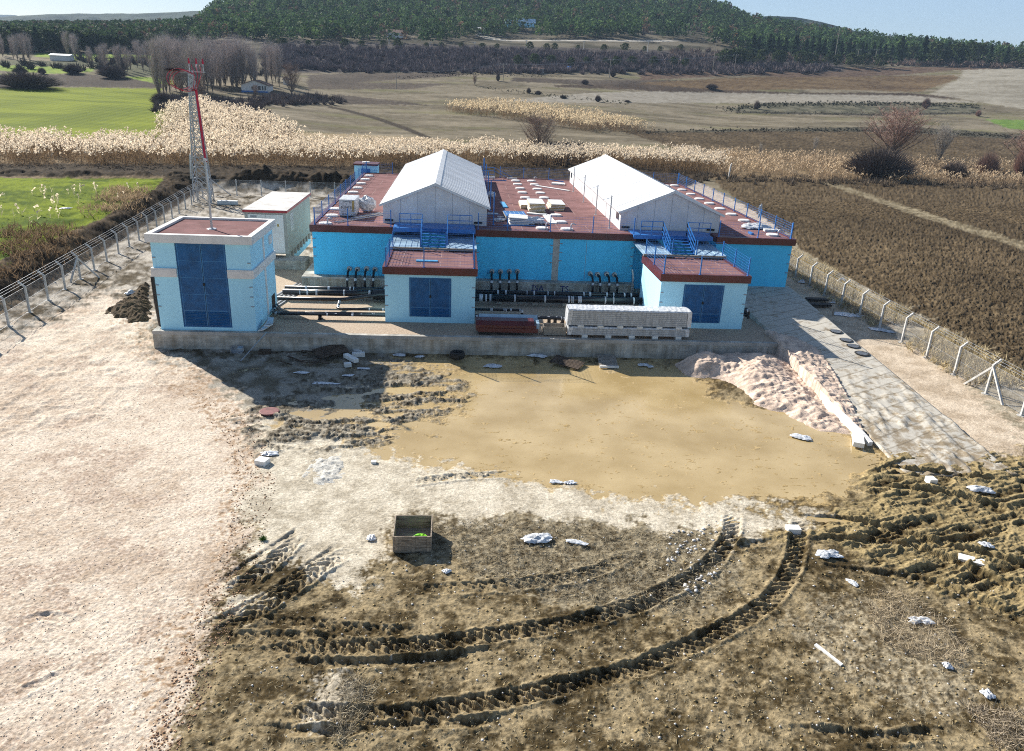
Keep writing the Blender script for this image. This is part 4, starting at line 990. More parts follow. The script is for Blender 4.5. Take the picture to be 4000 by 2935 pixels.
# ------------------------------------------------------------------ pipes
def pipe(name, pts, r, label, tapes=6, m='black_pipe', grp='black pipes in front of the building', n=14, seed=1):
    t = thing(name, label, 'pipe', pts[0], group=grp)
    b = MB(); b.tube(pts, r, n); b.build('pipe_run', M[m], t, smooth=True)
    rr = random.Random(seed); P = [Vector(p) for p in pts]
    for k in range(tapes):
        i = rr.randrange(len(P)-1); f = rr.random(); c = P[i].lerp(P[i+1], f); d = (P[i+1]-P[i]).normalized()
        w_ = rr.uniform(.03, .08); tp = MB(); tp.tube([c-d*w_, c+d*w_], r+.006, n); tp.build('tape_wrap', M['tape'], t)
    return t
pz = 1.62
pipe('insulated_pipe', [(-12.15, 53.3, pz+.1), (-4.5, 53.4, pz+.1)], .17, 'rearmost fat black pipe between the transformer building and the middle valve house', 5, seed=3)
pipe('insulated_pipe', [(-12.15, 52.6, pz), (-4.5, 52.7, pz)], .22, 'thick black pipe just in front of the rearmost one, left of the middle valve house', 5, seed=4)
pipe('insulated_pipe', [(-12.15, 50.9, pz), (-8.0, 50.95, pz), (-7.6, 51.1, pz), (-5.6, 52.0, pz+.1), (-4.5, 52.1, pz+.1)], .13, 'slimmer black pipe that bends up to a thick collar beside the middle valve house', 0)
q = MB(); q.tube([(-5.9, 52.3, pz+.05), (-4.6, 52.3, pz+.05)], .38, 18); tag(q.build('pipe_collar', M['black_pipe'], smooth=False), 'thick black pipe collar against the left wall of the middle valve house', 'pipe collar')
pipe('insulated_pipe', [(-8.0, 50.95, 1.62), (-8.0, 50.6, 1.5), (-8.0, 49.9, 1.35), (-7.8, 49.6, 1.35), (-4.65, 49.7, 1.35)], .09, 'thin taped black pipe branching back towards the valve house', 9, seed=9)
for k in range(4):
    pipe('cable_conduit', [(-12.9+.12*k, 50.6+.3*k, 1.3), (-11.9+.2*k, 48.5+.05*k, 1.35), (-11.4, 47.9+.13*k, 1.45), (-4.65, 47.95+.13*k, 1.45+.02*k)], .05 if k else .08, ['lowest of the taped black conduits left of the middle valve house', 'second of the taped black conduits left of the middle valve house', 'third of the taped black conduits left of the middle valve house', 'rearmost of the taped black conduits left of the middle valve house'][k], 9, grp='thin black conduits', n=8, seed=20+k)
for k in range(5):
    q = MB(); q.bar((-12.0+.28*k, 56.8, 1.15), (-13.6+.34*k, 50.0, 1.15), .09); tag(q.build('metal_profile', M['galv']), ['first', 'second', 'third', 'fourth', 'fifth'][k]+' from the left of the pale profiles lying on the gravel behind the transformer building', 'metal profile', 'pale profiles lying on the gravel')
pipe('insulated_pipe', [(1.12, 53.4, pz+.1), (13.2, 53.5, pz+.1)], .18, 'rear long black pipe between the two valve houses', 12, seed=6)
pipe('insulated_pipe', [(1.12, 52.3, pz), (13.2, 52.4, pz)], .26, 'thickest black pipe between the two valve houses, wrapped with silver tape', 15, seed=7)
pipe('insulated_pipe', [(1.12, 49.75, 1.5), (4.2, 49.8, 1.5), (4.35, 49.8, 1.45), (4.4, 49.8, 1.15)], .09, 'short taped black pipe right of the middle valve house, ending in an elbow', 12, seed=8)
for k in range(3):
    pipe('cable_conduit', [(1.12, 48.15+.14*k, 1.5), (7.0, 48.1+.14*k, 1.48), (13.2, 48.15+.14*k, 1.5)], .085 if k == 0 else .05, ['nearest of the taped black conduits right of the middle valve house', 'middle one of the taped black conduits right of the middle valve house', 'rearmost of the taped black conduits right of the middle valve house'][k], 10, grp='thin black conduits', n=8, seed=30+k)
pn = 0
for xs_ in ((-7.9, -7.1, -6.0, -5.2), (3.05, 4.35, 5.6, 6.75), (17.2-.0, 18.1, 19.0, 19.9)):
    pass
ZBf = lambda x, y: (1800+x/3.0027, 950+y/3.0027); ZAf = lambda x, y: (1100+x/4.13, 950+y/4.13)
for j, L_ in enumerate(([ZAf(*p) for p in ((1085,430),(1215,438),(1365,430),(1500,438))], [ZBf(*p) for p in ((368,345),(468,347),(572,345),(667,345))], [ZBf(*p) for p in ((1525,372),(1612,378),(1718,375),(1812,383))])):
    for k, (x, y) in enumerate(L_):
        q = atY(x, y, 56.3); wh = ['left of the middle valve house', 'right of the middle valve house', 'left of the right valve house'][j]
        t = thing('riser_pipe', ['first', 'second', 'third', 'fourth'][k]+' of four elbow pipes on the wall '+wh, 'pipe', (q[0], 56.7, q[2]), group='elbow pipes leaving the wall')
        b = MB(); sh_ = .1 if j == 2 else -.05
        b.tube([(q[0], 56.7, q[2]), (q[0], 56.35, q[2]), (q[0]+sh_, 56.1, q[2]-.12), (q[0]+sh_, 55.75, q[2]-.45), (q[0]+sh_, 55.6, q[2]-.7), (q[0]+sh_, 55.6, 1.0)], .085, 12); b.build('pipe_run', M['black_pipe'], t, smooth=True)
        b = MB(); b.tube([(q[0], 56.70, q[2]), (q[0], 56.62, q[2])], .19, 16); b.tube([(q[0], 56.52, q[2]), (q[0], 56.40, q[2])], .15, 16); b.build('flange', M['galv'], t)
        b = MB(); b.tube([(q[0]+sh_, 55.72, q[2]-.5), (q[0]+sh_, 55.62, q[2]-.66)], .095, 12); b.build('tape_wrap', M['tape'], t)
for k, (x, y) in enumerate(((450,690),(872,705),(1225,712),(1550,712))):
    q = gp(*ZBf(x, y+22), 1.12); b = MB(); b.box(q[0]-.2, q[0]+.2, q[1], q[1]+.9, HP, HP+.36)
    tag(b.build('pipe_support', M['conc_top']), ['leftmost', 'second from left', 'third from left', 'rightmost'][k]+' of the concrete pads under the thickest pipe', 'concrete pad', 'concrete pads under the pipes')
for k, (x, y) in enumerate(((-8.85, 48.0), (6.05, 48.1), (6.45, 48.1), (6.95, 48.1))):
    b = MB(); b.box(x-.1, x+.1, y-.05, y+.25, HP, HP+.36); b.box(x-.14, x+.14, y-.08, y+.3, HP, HP+.03)
    tag(b.build('pipe_stand', M['black_pipe']), ['black stand under the conduits left of the middle valve house', 'left one of three black stands under the conduits right of the middle valve house', 'middle one of three black stands under the conduits right of the middle valve house', 'right one of three black stands under the conduits right of the middle valve house'][k], 'pipe stand', 'black stands under the conduits')
pg = thing('grey_downpipe', 'pale grey bent pipe standing in the dark gap left of the right valve house', 'pipe', (13.0, 55.2, 1.1))
b = MB(); b.tube([(12.95, 55.3, 3.25), (13.05, 55.2, 2.6), (13.05, 55.2, 1.1)], .07, 10); b.build('pipe_run', M['galv'], pg)
vb = thing('wall_pipe_stub', 'cluster of short black pipe ends on the right side of the right valve house', 'pipe', (19.1, 48.6, 2.2))
for k in range(4):
    b = MB(); z_ = 2.25-.28*(k % 2); y_ = 48.3+.35*(k//2); b.tube([(18.98, y_, z_), (19.5, y_, z_), (19.55, y_, z_-.25)], .09, 10); b.build('pipe_end', M['black_pipe'], vb)
b = MB(); b.tube([(19.35, 48.3, 2.25), (19.45, 48.3, 2.25)], .1, 10); b.tube([(19.0, 48.3, 1.8), (19.2, 48.3, 1.8)], .1, 10); b.build('tape_wrap', M['tape'], vb)

# ------------------------------------------------------------------ stacks and stores on the platform
M['panel_side'] = mat('panel_side', (.46, .48, .50), .5, .14, 2.5, stretch=(3, 1, .5), spec=.4)
def wrapped_stack(name, x0, x1, y0, y1, z0, z1, label, n):
    t = thing(name, label, 'panel stack', ((x0+x1)/2, y0, z0), group='long wrapped stacks of sandwich panels')
    th = (z1-z0)/n
    b = MB()
    for k in range(n): b.box(x0+.05+.02*(k % 2), x1-.05-.02*(k % 2), y0+.02, y1-.02, z0+k*th+.012, z0+(k+1)*th-.012)
    b.build('panel', M['panel_side'], t)
    c = MB()
    for k in range(n): c.box(x0+.07, x1-.07, y0+.035, y1-.035, z0+k*th-.012, z0+k*th+.012)
    c.build('panel_gap', M['seamline'], t)
    d = MB(); rr = random.Random(n)
    for k in range(n):
        for j in range(int((x1-x0)/.62)):
            xx = x0+.4+j*.62+(k*.37 % .6)
            if xx < x1-.3: d.box(xx, xx+.06, y0+.008, y0+.02, z0+(k+.5)*th-.012, z0+(k+.5)*th+.012)
    d.build('clip', M['seamline'], t)['kind'] = 'stuff'
    # clear wrap folded over the top and down the ends
    f = MB(); N = 60
    vs_ = []
    for i in range(N+1):
        x = x0+(x1-x0)*i/N
        for (yy, zz_) in ((y0-.02, z1-.06), (y0+.04, z1+.02), ((y0+y1)/2, z1+.035), (y1-.03, z1+.02), (y1+.02, z1-.1)):
            vs_.append((x, yy+rr.uniform(-.012, .012), zz_+rr.uniform(-.012, .018)))
    f.add(vs_, [(i*5+k, (i+1)*5+k, (i+1)*5+k+1, i*5+k+1) for i in range(N) for k in range(4)])
    f.add([(x0-.02, y0-.01, z1), (x0-.05, y0, z0), (x0-.05, y1, z0), (x0-.02, y1, z1), (x0+.3, y0-.014, z1), (x0+.16, y0-.014, z0)], [(0,1,2,3), (0,4,5,1)])
    f.add([(x1+.02, y0-.01, z1), (x1+.05, y0, z0), (x1+.05, y1, z0), (x1+.02, y1, z1), (x1-.25, y0-.014, z1), (x1-.2, y0-.014, z0)], [(3,2,1,0), (1,5,4,0)])
    f.build('plastic_wrap', M['plastic'], t)
    return t
wrapped_stack('panel_stack', 6.95, 14.62, 45.25, 46.45, 1.30, 1.80, 'lower of the two long wrapped panel stacks on the platform edge', 4)
wrapped_stack('panel_stack', 6.88, 14.66, 45.25, 46.45, 1.94, 2.92, 'taller upper wrapped panel stack lying on the lower one', 8)
for k in range(6):
    b = MB(); xx = 7.7+k*1.25; b.box(xx-.18, xx+.18, 45.22, 46.4, 1.805, 1.935); tag(b.build('foam_spacer', M['foam']), ['first','second','third','fourth','fifth','sixth'][k]+' from the left of the white foam spacers between the two wrapped stacks', 'foam block', 'foam spacers between the panel stacks')
for k in range(5):
    b = MB(); xx = 8.0+k*1.5; b.box(xx-.18, xx+.18, 45.22, 46.4, HP+.0, 1.31); tag(b.build('foam_spacer', M['foam']), ['first','second','third','fourth','fifth','sixth'][k]+' from the left of the white foam blocks under the lower wrapped stack', 'foam block', 'foam blocks under the lower panel stack')
t = thing('flashing_stack', 'stack of dark red metal flashings with a pale blue one behind, on dark blocks', 'metal flashings', (3.1, 45.5, HP))
b = MB(); b.box(1.15, 4.95, 45.5, 46.3, 1.36, 1.74); b.add([(1.15, 45.45, 1.74), (4.8, 45.45, 1.74), (4.8, 45.7, 1.98), (1.15, 45.7, 1.98), (1.15, 46.4, 1.98), (4.8, 46.4, 1.98), (4.8, 46.4, 1.74), (1.15, 46.4, 1.74)], [(0,1,2,3), (3,2,5,4), (4,5,6,7), (0,3,4,7), (1,6,5,2), (0,7,6,1)])
b.box(1.3, 5.05, 45.42, 45.5, 1.30, 1.55); b.build('red_flashing', M['maroon'], t)
b = MB(); b.add([(1.35, 46.42, 1.75), (5.1, 46.42, 1.75), (5.1, 46.75, 2.1), (1.35, 46.75, 2.1), (1.35, 46.79, 2.08), (5.1, 46.79, 2.08), (5.1, 46.5, 1.7), (1.35, 46.5, 1.7)], [(0,1,2,3), (3,2,5,4), (4,5,6,7), (0,3,4,7), (1,6,5,2), (0,7,6,1)])
b.box(4.97, 5.15, 45.7, 46.6, 1.5, 1.85); b.build('pale_flashing', M['roof_blue'], t)
b = MB(); b.box(1.35, 2.1, 45.5, 46.4, HP, 1.33); b.box(2.6, 4.0, 45.55, 46.4, HP, 1.33); b.build('support_block', M['rubber'], t)
def open_crate(name, label, x0, x1, y0, y1, z0, z1, m, th=.04, battens=True, parts_cat='crate', rz=0):
    t = thing(name, label, parts_cat, ((x0+x1)/2, (y0+y1)/2, z0))
    def pc(nm, f): b = MB(); f(b); return b.build(nm, m, t)
    pc('base', lambda b: b.box(x0+th, x1-th, y0+th, y1-th, z0+.05, z0+.09))
    def planks(b, ax, a0, a1, p0, p1):
        n = 4; h = (z1-z0)/n
        for k in range(n):
            g = .008
            if ax == 'x': b.box(a0, a1, p0, p1, z0+k*h+g, z0+(k+1)*h)
            else: b.box(p0, p1, a0, a1, z0+k*h+g, z0+(k+1)*h)
    pc('front_side', lambda b: planks(b, 'x', x0, x1, y0, y0+th)); pc('back_side', lambda b: planks(b, 'x', x0, x1, y1-th, y1))
    pc('left_side', lambda b: planks(b, 'y', y0+th, y1-th, x0, x0+th)); pc('right_side', lambda b: planks(b, 'y', y0+th, y1-th, x1-th, x1))
    if battens:
        for xx in (x0+.08, (x0+x1)/2, x1-.17):
            pc('batten', lambda b: b.box(xx, xx+.10, y0-.025, y0, z0-.02, z1))
        pc('skid', lambda b: (b.box(x0, x1, y0+.02, y0+.12, z0-.06, z0), b.box(x0, x1, y1-.12, y1-.02, z0-.06, z0)))
    if rz: t.rotation_euler = (0, 0, rz)
    return t
open_crate('wooden_crate', 'small open wooden crate between the red flashings and the wrapped panels', 5.42, 6.84, 45.5, 46.35, HP+.05, 1.70, M['wood_grey'], .03, False)
open_crate('wooden_crate', 'open grey wooden pallet crate standing alone in the foreground mud', -2.18, -.80, 23.5, 24.95, .05, .68, M['wood'], .035, True, rz=rad(0.5))
b = MB(); rr = random.Random(5)
def blob(c, r, seed, n=10, m_=8, crush=.35):
    rr = random.Random(seed); vs_ = []; fs_ = []
    for i in range(m_+1):
        th = math.pi*i/m_
        for k in range(n):
            a = 2*math.pi*k/n; q = 1+rr.uniform(-crush, crush)
            vs_.append((c[0]+r[0]*math.sin(th)*math.cos(a)*q, c[1]+r[1]*math.sin(th)*math.sin(a)*q, c[2]+r[2]*math.cos(th)*q))
    for i in range(m_):
        for k in range(n): fs_.append((i*n+k, (i+1)*n+k, (i+1)*n+(k+1) % n, i*n+(k+1) % n))
    b = MB(); b.add(vs_, fs_); return b
tag(blob((-1.25, 24.1, .22), (.30, .22, .12), 4, 12, 7).build('plastic_bag', M['green_cloth']), 'crumpled lime green bag inside the foreground crate', 'bag')

# ------------------------------------------------------------------ loose items on the main roof
def on_roof(zx, zy, zoomf, z=ZR): q = gp(*zoomf(zx, zy), z); return q[0], q[1]
def box_thing(name, label, cat, x0, x1, y0, y1, z0, z1, m, group=None, rot=0.0):
    b = MB(); b.rbox(((x0+x1)/2, (y0+y1)/2, (z0+z1)/2), (x1-x0, y1-y0, z1-z0), (0, 0, rot)); return tag(b.build(name, m), label, cat, group)
wp = thing('wrapped_pallet', 'white wrapped pallet of yellow boards with printed film on the left roof', 'pallet load', (-7.6, 61, ZR))
q0 = on_roof(565, 1120, ZEf); q1 = on_roof(880, 1085, ZEf)
b = MB(); b.box(q0[0], q1[0], q0[1]+.05, q0[1]+2.6, ZR+.12, ZR+1.35); b.build('wrapped_load', M['plastic'], wp)
b = MB(); b.box(q0[0]+.02, q1[0]-.02, q0[1]+.1, q0[1]+2.5, ZR, ZR+.12); b.build('pallet', M['wood_dark'], wp)
b = MB(); b.box(q0[0]+1.0, q1[0]-.06, q0[1]+.03, q0[1]+.05, ZR+.45, ZR+1.28); b.build('insulation_boards', M['insul'], wp)
b = MB(); b.box(q1[0], q1[0]+.05, q0[1]+.1, q0[1]+2.5, ZR+.4, ZR+1.33); b.build('hanging_film', M['plastic'], wp)
for zz_, wd_, sz_, dx_ in ((1.14, 'M.INTES', .17, .62), (.66, 'M.INTE', .26, .55), (.16, 'M.INT CORP', .20, .75)): text(wd_, (q0[0]+dx_, q0[1]+.045, ZR+zz_), sz_, (rad(90), 0, 0), M['ink_dark'], 'printed_text', wp)
tag(blob((q1[0]+.55, q0[1]+3.0, ZR+.62), (.75, .85, .62), 8, 14, 8, .14).build('wrapped_bundle', M['plastic']), 'smaller white film covered bundle behind the wrapped pallet on the roof', 'bundle')
ld = thing('ladder', 'extension ladder lying flat across the front left part of the roof', 'ladder', (-7, 58, ZR))
for nm_, dz, P0, P1, wd in (('ladder_section', .05, (530,1230), (1335,1085), .34), ('ladder_section', .13, (830,1165), (1330,1075), .28)):
    a = on_roof(*P0, ZEf); c = on_roof(*P1, ZEf); b = MB(); d = Vector((c[0]-a[0], c[1]-a[1], 0)); L = d.length; d.normalize(); nn = Vector((-d.y, d.x, 0)); A_ = Vector((a[0], a[1], ZR+dz))
    for s in (0, wd): b.bar(A_+nn*s, A_+nn*s+d*L, .03, .07)
    for k in range(int(L/.28)): b.bar(A_+d*(.14+k*.28), A_+nn*wd+d*(.14+k*.28), .03)
    b.build(nm_, M['galv'], ld)
def pstack(label, zx0, zx1, zy, depth, h, n, m_side='insul', skew=0):
    x0, y0 = on_roof(zx0, zy, ZFf); x1, _ = on_roof(zx1, zy, ZFf)
    t = thing('sandwich_panel_pile', label, 'panel pile', ((x0+x1)/2, y0, ZR), group='piles of cut sandwich panels on the roof')
    rr = random.Random(n*7+int(zx0)); th = h/n
    for k in range(n):
        dx = rr.uniform(-.07, .07); dy = rr.uniform(-.05, .05); z_ = ZR+k*th
        b = MB(); b.box(x0+dx, x1+dx, y0+dy, y0+depth+dy, z_+th*.18, z_+th*.80); b.build('insulation_core', M[m_side], t)
        b = MB(); b.box(x0+dx-.01, x1+dx+.01, y0+dy-.01, y0+depth+dy, z_+th*.80, z_+th*.98); b.box(x0+dx-.01, x1+dx+.01, y0+dy-.01, y0+depth+dy, z_+.001, z_+th*.16); b.build('metal_skin', M['white_metal'], t)
    return t
pstack('middle and tallest of the three white and yellow panel piles on the roof', 985, 1250, 1045, 2.9, .80, 7)
pstack('right one of the three white and yellow panel piles on the roof', 1350, 1590, 1005, 2.9, .55, 4)
pstack('left one of the three white and yellow panel piles, half hidden behind the tallest', 830, 975, 975, 2.9, .35, 3)
t = thing('profile_sheet_pile', 'pile of white trays and blue grid sheets near the front edge of the middle roof', 'sheet pile', (4.3, 58.6, ZR))
x0, y0 = on_roof(670, 1265, ZFf); x1, _ = on_roof(960, 1265, ZFf)
for k in range(5):
    b = MB(); b.rbox(((x0+x1)/2-.1+.05*(k % 2), y0+.8+.05*k, ZR+.08+.11*k), (x1-x0+.2, 1.5, .07), (rad(1.5), rad(.8*(k-2)), rad(3-2*k))); b.build('white_tray', M['white_metal'] if k % 2 else M['foam'], t)
b = MB(); b.rbox((x0+.45, y0+3.2, ZR+.25), (1.75, 2.6, .22), (0, 0, rad(3))); b.build('lower_sheets', M['wood_grey'], t)
b = MB(); b.rbox((x0+.45, y0+3.2, ZR+.38), (1.7, 2.5, .04), (0, 0, rad(3))); b.build('blue_sheet', M['frame'], t)
g = MB()
for k in range(5): g.rbox((x0-.25+k*.35, y0+3.2, ZR+.41), (.03, 2.4, .02), (0, 0, rad(3)))
for k in range(4): g.rbox((x0+.45, y0+2.3+k*.6, ZR+.41), (1.6, .04, .02), (0, 0, rad(3)))
g.build('grid_lines', M['roof_blue'], t)
tag(blob((x1+.45, y0+.9, ZR+.25), (.95, .55, .28), 31, 16, 9, .3).build('plastic_film', M['plastic']), 'crumpled clear film heap right of the white trays on the middle roof', 'plastic film')
tag(blob((x0-.9, y0+1.6, ZR+.12), (.55, .3, .14), 33, 12, 7, .3).build('plastic_film', M['plastic']), 'small film scrap left of the white trays on the middle roof', 'plastic film')
x_, y_ = on_roof(305, 775, ZFf); tag(blob((x_, y_, ZR+.25), (.5, .4, .28), 35, 12, 8, .25).build('white_bag', M['plastic']), 'white bag in the shade beside the left hall', 'bag')
def strip(name, label, a, c, wdt, th, m, zf=ZFf, cat='panel strip', lift=0.0):
    A_ = on_roof(*a, zf); B_ = on_roof(*c, zf); b = MB(); b.bar((A_[0], A_[1], ZR+th/2+.01+lift), (B_[0], B_[1], ZR+th/2+.01), wdt, th); return tag(b.build(name, M[m]), label, cat)
strip('panel_strip', 'long white strip lying across the hatches near the right hall', (1095, 575), (1680, 665), .38, .08, 'foam')
strip('panel_strip', 'wide white strip pointing to the front edge of the middle roof', (1270, 1085), (1400, 1240), .62, .06, 'foam')
strip('panel_strip', 'white strip behind the crumpled film on the middle roof', (940, 1062), (1280, 1090), .5, .10, 'foam')
strip('panel_strip', 'pale strip in the shade against the left hall', (245, 1060), (430, 1070), .55, .05, 'roof_blue')
strip('panel_strip', 'small pale strip in front of the left hall shade', (420, 1115), (600, 1125), .35, .05, 'foam')
strip('blue_sheet', 'bright blue folded sheet lying beside the shade of the left hall', (500, 870), (560, 960), .4, .10, 'skin_blue', cat='metal sheet')
strip('steel_tube', 'blue tube lying at the front edge of the middle roof', (515, 1275), (1070, 1278), .06, .06, 'frame', cat='tube')
strip('steel_tube', 'blue tube lying near the back railing by the right hall', (1320, 465), (1580, 505), .12, .08, 'frame', cat='tube')
strip('steel_tube', 'blue tube lying by the back left stair rail', (190, 475), (575, 482), .12, .06, 'frame', cat='tube')
strip('foam_board_pile', 'two white boards stacked near the back railing of the middle roof', (1375, 540), (1600, 555), 1.0, .16, 'foam', cat='boards')
def sheetmesh(name, label, cx, cy, z, sx_, sy_, seed, m='plastic', amp=.10, rot=0, cat='plastic sheet', par=None, n=22):
    """irregular crumpled sheet with real folds"""
    rr = np.random.RandomState(seed); u = np.linspace(-1, 1, n); U, V = np.meshgrid(u, u)
    tt_ = np.arctan2(V, U); rads = .45+1.05*fbm(np.cos(tt_)*1.7+seed, np.sin(tt_)*1.7, seed, 3); ang = math.radians(rot)
    Xl = U*sx_/2*rads*np.sqrt(1-.35*V*V); Yl = V*sy_/2*rads*np.sqrt(1-.35*U*U)
    Zl = z+.01+ridged(U*3+seed, V*3, seed, 4, .6)*amp*(1-.7*np.maximum(abs(U), abs(V))**2)
    x = cx+Xl*math.cos(ang)-Yl*math.sin(ang); y = cy+Xl*math.sin(ang)+Yl*math.cos(ang)
    i = np.arange(n*n).reshape(n, n); f = np.stack([i[:-1, :-1], i[:-1, 1:], i[1:, 1:], i[1:, :-1]], -1).reshape(-1, 4)
    V3 = np.stack([x-cx, y-cy, Zl-z], -1).reshape(-1, 3); o = mesh_np(name, V3, f, M[m]); o.location = (cx, cy, z)
    return tag(o, label, cat)
x_, y_ = on_roof(1780, 640, Z6f); sheetmesh('plastic_film', 'long crumpled white film along the right railing of the roof', x_, y_, ZR, 2.4, 1.5, 41, amp=.5)
x_, y_ = on_roof(1900, 665, Z6f); box_thing('foam_board', 'white board at the front right corner of the roof', 'board', x_-.6, x_+.5, y_-.2, y_+.2, ZR, ZR+.18, M['foam'])
x_, y_ = on_roof(1803, 560, Z6f); tag(blob((x_+.1, y_, ZR+.55), (.16, .14, .55), 44, 10, 8, .3).build('white_bag', M['plastic']), 'white film hung on the right railing post of the roof', 'bag')
x_, y_ = on_roof(1750, 685, Z6f); box_thing('metal_box', 'small blue steel profile standing on the right part of the roof', 'metal profile', x_-.1, x_+.1, y_-.4, y_+.4, ZR, ZR+.14, M['frame'])
# ------------------------------------------------------------------ fences
def fence(label, pts, out, braces=(), h=1.85, arm=True):
    t = thing('chain_link_fence', label, 'fence', (pts[0][0], pts[0][1], 0))
    o = Vector((out[0], out[1], 0)).normalized(); tips = []
    zs_ = [max(-.1, min(.35, gz(x, y)))*.6 for x, y in pts]
    for (x, y), z0 in zip(pts, zs_):
        rr = random.uniform(-.02, .02); b = MB()
        b.bar((x, y, z0-.3), (x+rr, y, z0+h), .12, .12)
        if arm: b.bar((x+rr, y, z0+h-.04), (x+rr+o.x*.36, y+o.y*.36, z0+h+.30), .11, .10)
        b.build('post', M['conc_post'], t)
        f = MB(); f.disc((x, y, z0-.02), .24, .05, 10); f.build('footing', M['conc_top'], t)
    for i, dirs in braces:
        x, y = pts[i]
        for (dx, dy) in dirs:
            b = MB(); b.bar((x, y, zs_[i]+h-.15), (x+dx, y+dy, zs_[i]-.05), .11, .11); b.build('brace', M['conc_post'], t)
    net = MB(); a_ = MB()
    for i in range(len(pts)-1):
        p = Vector((*pts[i], zs_[i])); q = Vector((*pts[i+1], zs_[i+1])); L = (q-p).length; d = (q-p)/L; H_n = h-.12; n = int(L/.085)
        pp = o*.07
        for k in range(-int(H_n/.085), n+1):
            for s in (1, -1):
                a0 = k*.085; a1 = a0+H_n
                lo, hi = max(0, a0), min(L, a1)
                if hi-lo < .05: continue
                z0, z1 = (lo-a0), (hi-a0)
                if s < 0: z0, z1 = H_n-z0, H_n-z1
                A = p+d*lo+pp+Vector((0, 0, .05+z0)); B_ = p+d*hi+pp+Vector((0, 0, .05+z1)); w_ = Vector((0, 0, .0042))
                net.v += [tuple(A-w_), tuple(A+w_), tuple(B_+w_), tuple(B_-w_)]; m_ = len(net.v); net.f.append((m_-4, m_-3, m_-2, m_-1))
        for zz_ in (.08, h*.5, h-.1): a_.bar(p+pp+Vector((0, 0, zz_)), q+pp+Vector((0, 0, zz_)), .012)
        if arm:
            for f in (.25, .6, .95):
                off = Vector((o.x*.36*f, o.y*.36*f, h+.32*f+.06)); a_.bar(p+off, q+off, .014)
    me = bpy.data.meshes.new('netting'); me.from_pydata([(v[0]-t.location[0], v[1]-t.location[1], v[2]) for v in net.v], [], net.f); me.materials.append(M['wire'])
    no = bpy.data.objects.new('netting', me); C.objects.link(no); no.parent = t
    a_.build('barbed_wire', M['galv'], t)
    return t
fence('long chain link fence with bent concrete posts along the left side below the spoil bank', [(float(fence_x(y)), y) for y in np.arange(36.2, 106, 3.07)], (-1, -.09), braces=((8, ((1.2, .6), (-.2, -1.3))),))
fence('chain link fence with bent pale concrete posts along the ploughed field on the right', [(31.0+.008*(y-37), y) for y in np.arange(33.4, 84, 3.12)], (1, 0), braces=((2, ((-.3, 1.6), (-.1, -1.7))),))
fence('chain link fence with straight posts crossing behind the compound in front of the spoil heaps', [(-33.2+3.25*k, 107.0+.06*k) for k in range(13)], (0, 1), braces=((0, ((2.6, -.2), (.3, -1.4))),), h=2.1, arm=False)

# ------------------------------------------------------------------ lattice tower
TW = thing('lattice_tower', 'grey steel lattice tower with red cables and insulators at the back left corner', 'tower', (-32.4, 101, 0))
tx, ty, TH = -32.45, 101.0, 15.6
def hw(z): return 1.0 - .78*z/TH
for sx_, sy_ in ((-1,-1),(1,-1),(1,1),(-1,1)):
    b = MB(); b.bar((tx+sx_*hw(0), ty+sy_*hw(0), -.1), (tx+sx_*hw(TH), ty+sy_*hw(TH), TH), .11); b.build('leg', M['galv'], TW)
b = MB(); zc = 0.0
while zc < TH-.5:
    st_ = max(.62, 1.15*hw(zc)+.35); z2 = min(TH, zc+st_)
    for (ax, s) in (('x', -1), ('x', 1), ('y', -1), ('y', 1)):
        a, c = hw(zc), hw(z2)
        if ax == 'x': P0, P1, P2, P3 = (tx-a, ty+s*a, zc), (tx+c, ty+s*c, z2), (tx+a, ty+s*a, zc), (tx-c, ty+s*c, z2)
        else: P0, P1, P2, P3 = (tx+s*a, ty-a, zc), (tx+s*c, ty+c, z2), (tx+s*a, ty+a, zc), (tx+s*c, ty-c, z2)
        b.bar(P0, P1, .065); b.bar(P2, P3, .065); b.bar(P1, P3, .065)
    zc = z2
b.build('bracing', M['galv'], TW)
b = MB(); b.bar((tx-1.2, ty, TH-.2), (tx+1.7, ty, TH-.2), .12); b.bar((tx-2.6, ty-.3, TH-.1), (tx, ty-.3, TH-.1), .10); b.bar((tx-.9, ty-.9, TH-.3), (tx-.9, ty+1.2, TH-.3), .08); b.build('crossarm', M['galv'], TW)
b = MB(); b.bar((tx-.9, ty-.4, TH-2.1), (tx+.6, ty-.4, TH-2.1), .09); b.build('cable_bracket', M['galv'], TW)
for k, x_ in enumerate((.2, 1.15, 2.0)):
    b = MB(); b.tube([(tx+x_*.9-.3, ty, TH-.1), (tx+x_*.9-.3, ty, TH+.75)], .06, 8); b.build('stand_post', M['galv'], TW)
    b = MB(); b.tube([(tx+x_*.9-.3, ty, TH+.7), (tx+x_*.9-.3, ty, TH+1.0), (tx+x_*.9-.3, ty, TH+1.3)], .13, 10, r2=.07); b.build('surge_arrester', M['cable_red'], TW)
for k in range(3):
    b = MB()
    for j in range(6): xx = tx-1.2-.26*j; b.tube([(xx, ty-.3-.35*k+.3, TH+.05-.06*k), (xx-.07, ty-.3-.35*k+.3, TH+.05-.06*k)], .17, 10)
    b.tube([(tx-.9, ty-.35*k, TH+.05-.06*k), (tx-2.9, ty-.35*k, TH+.05-.06*k)], .03, 6); b.build('insulator_string', M['ceram'], TW)
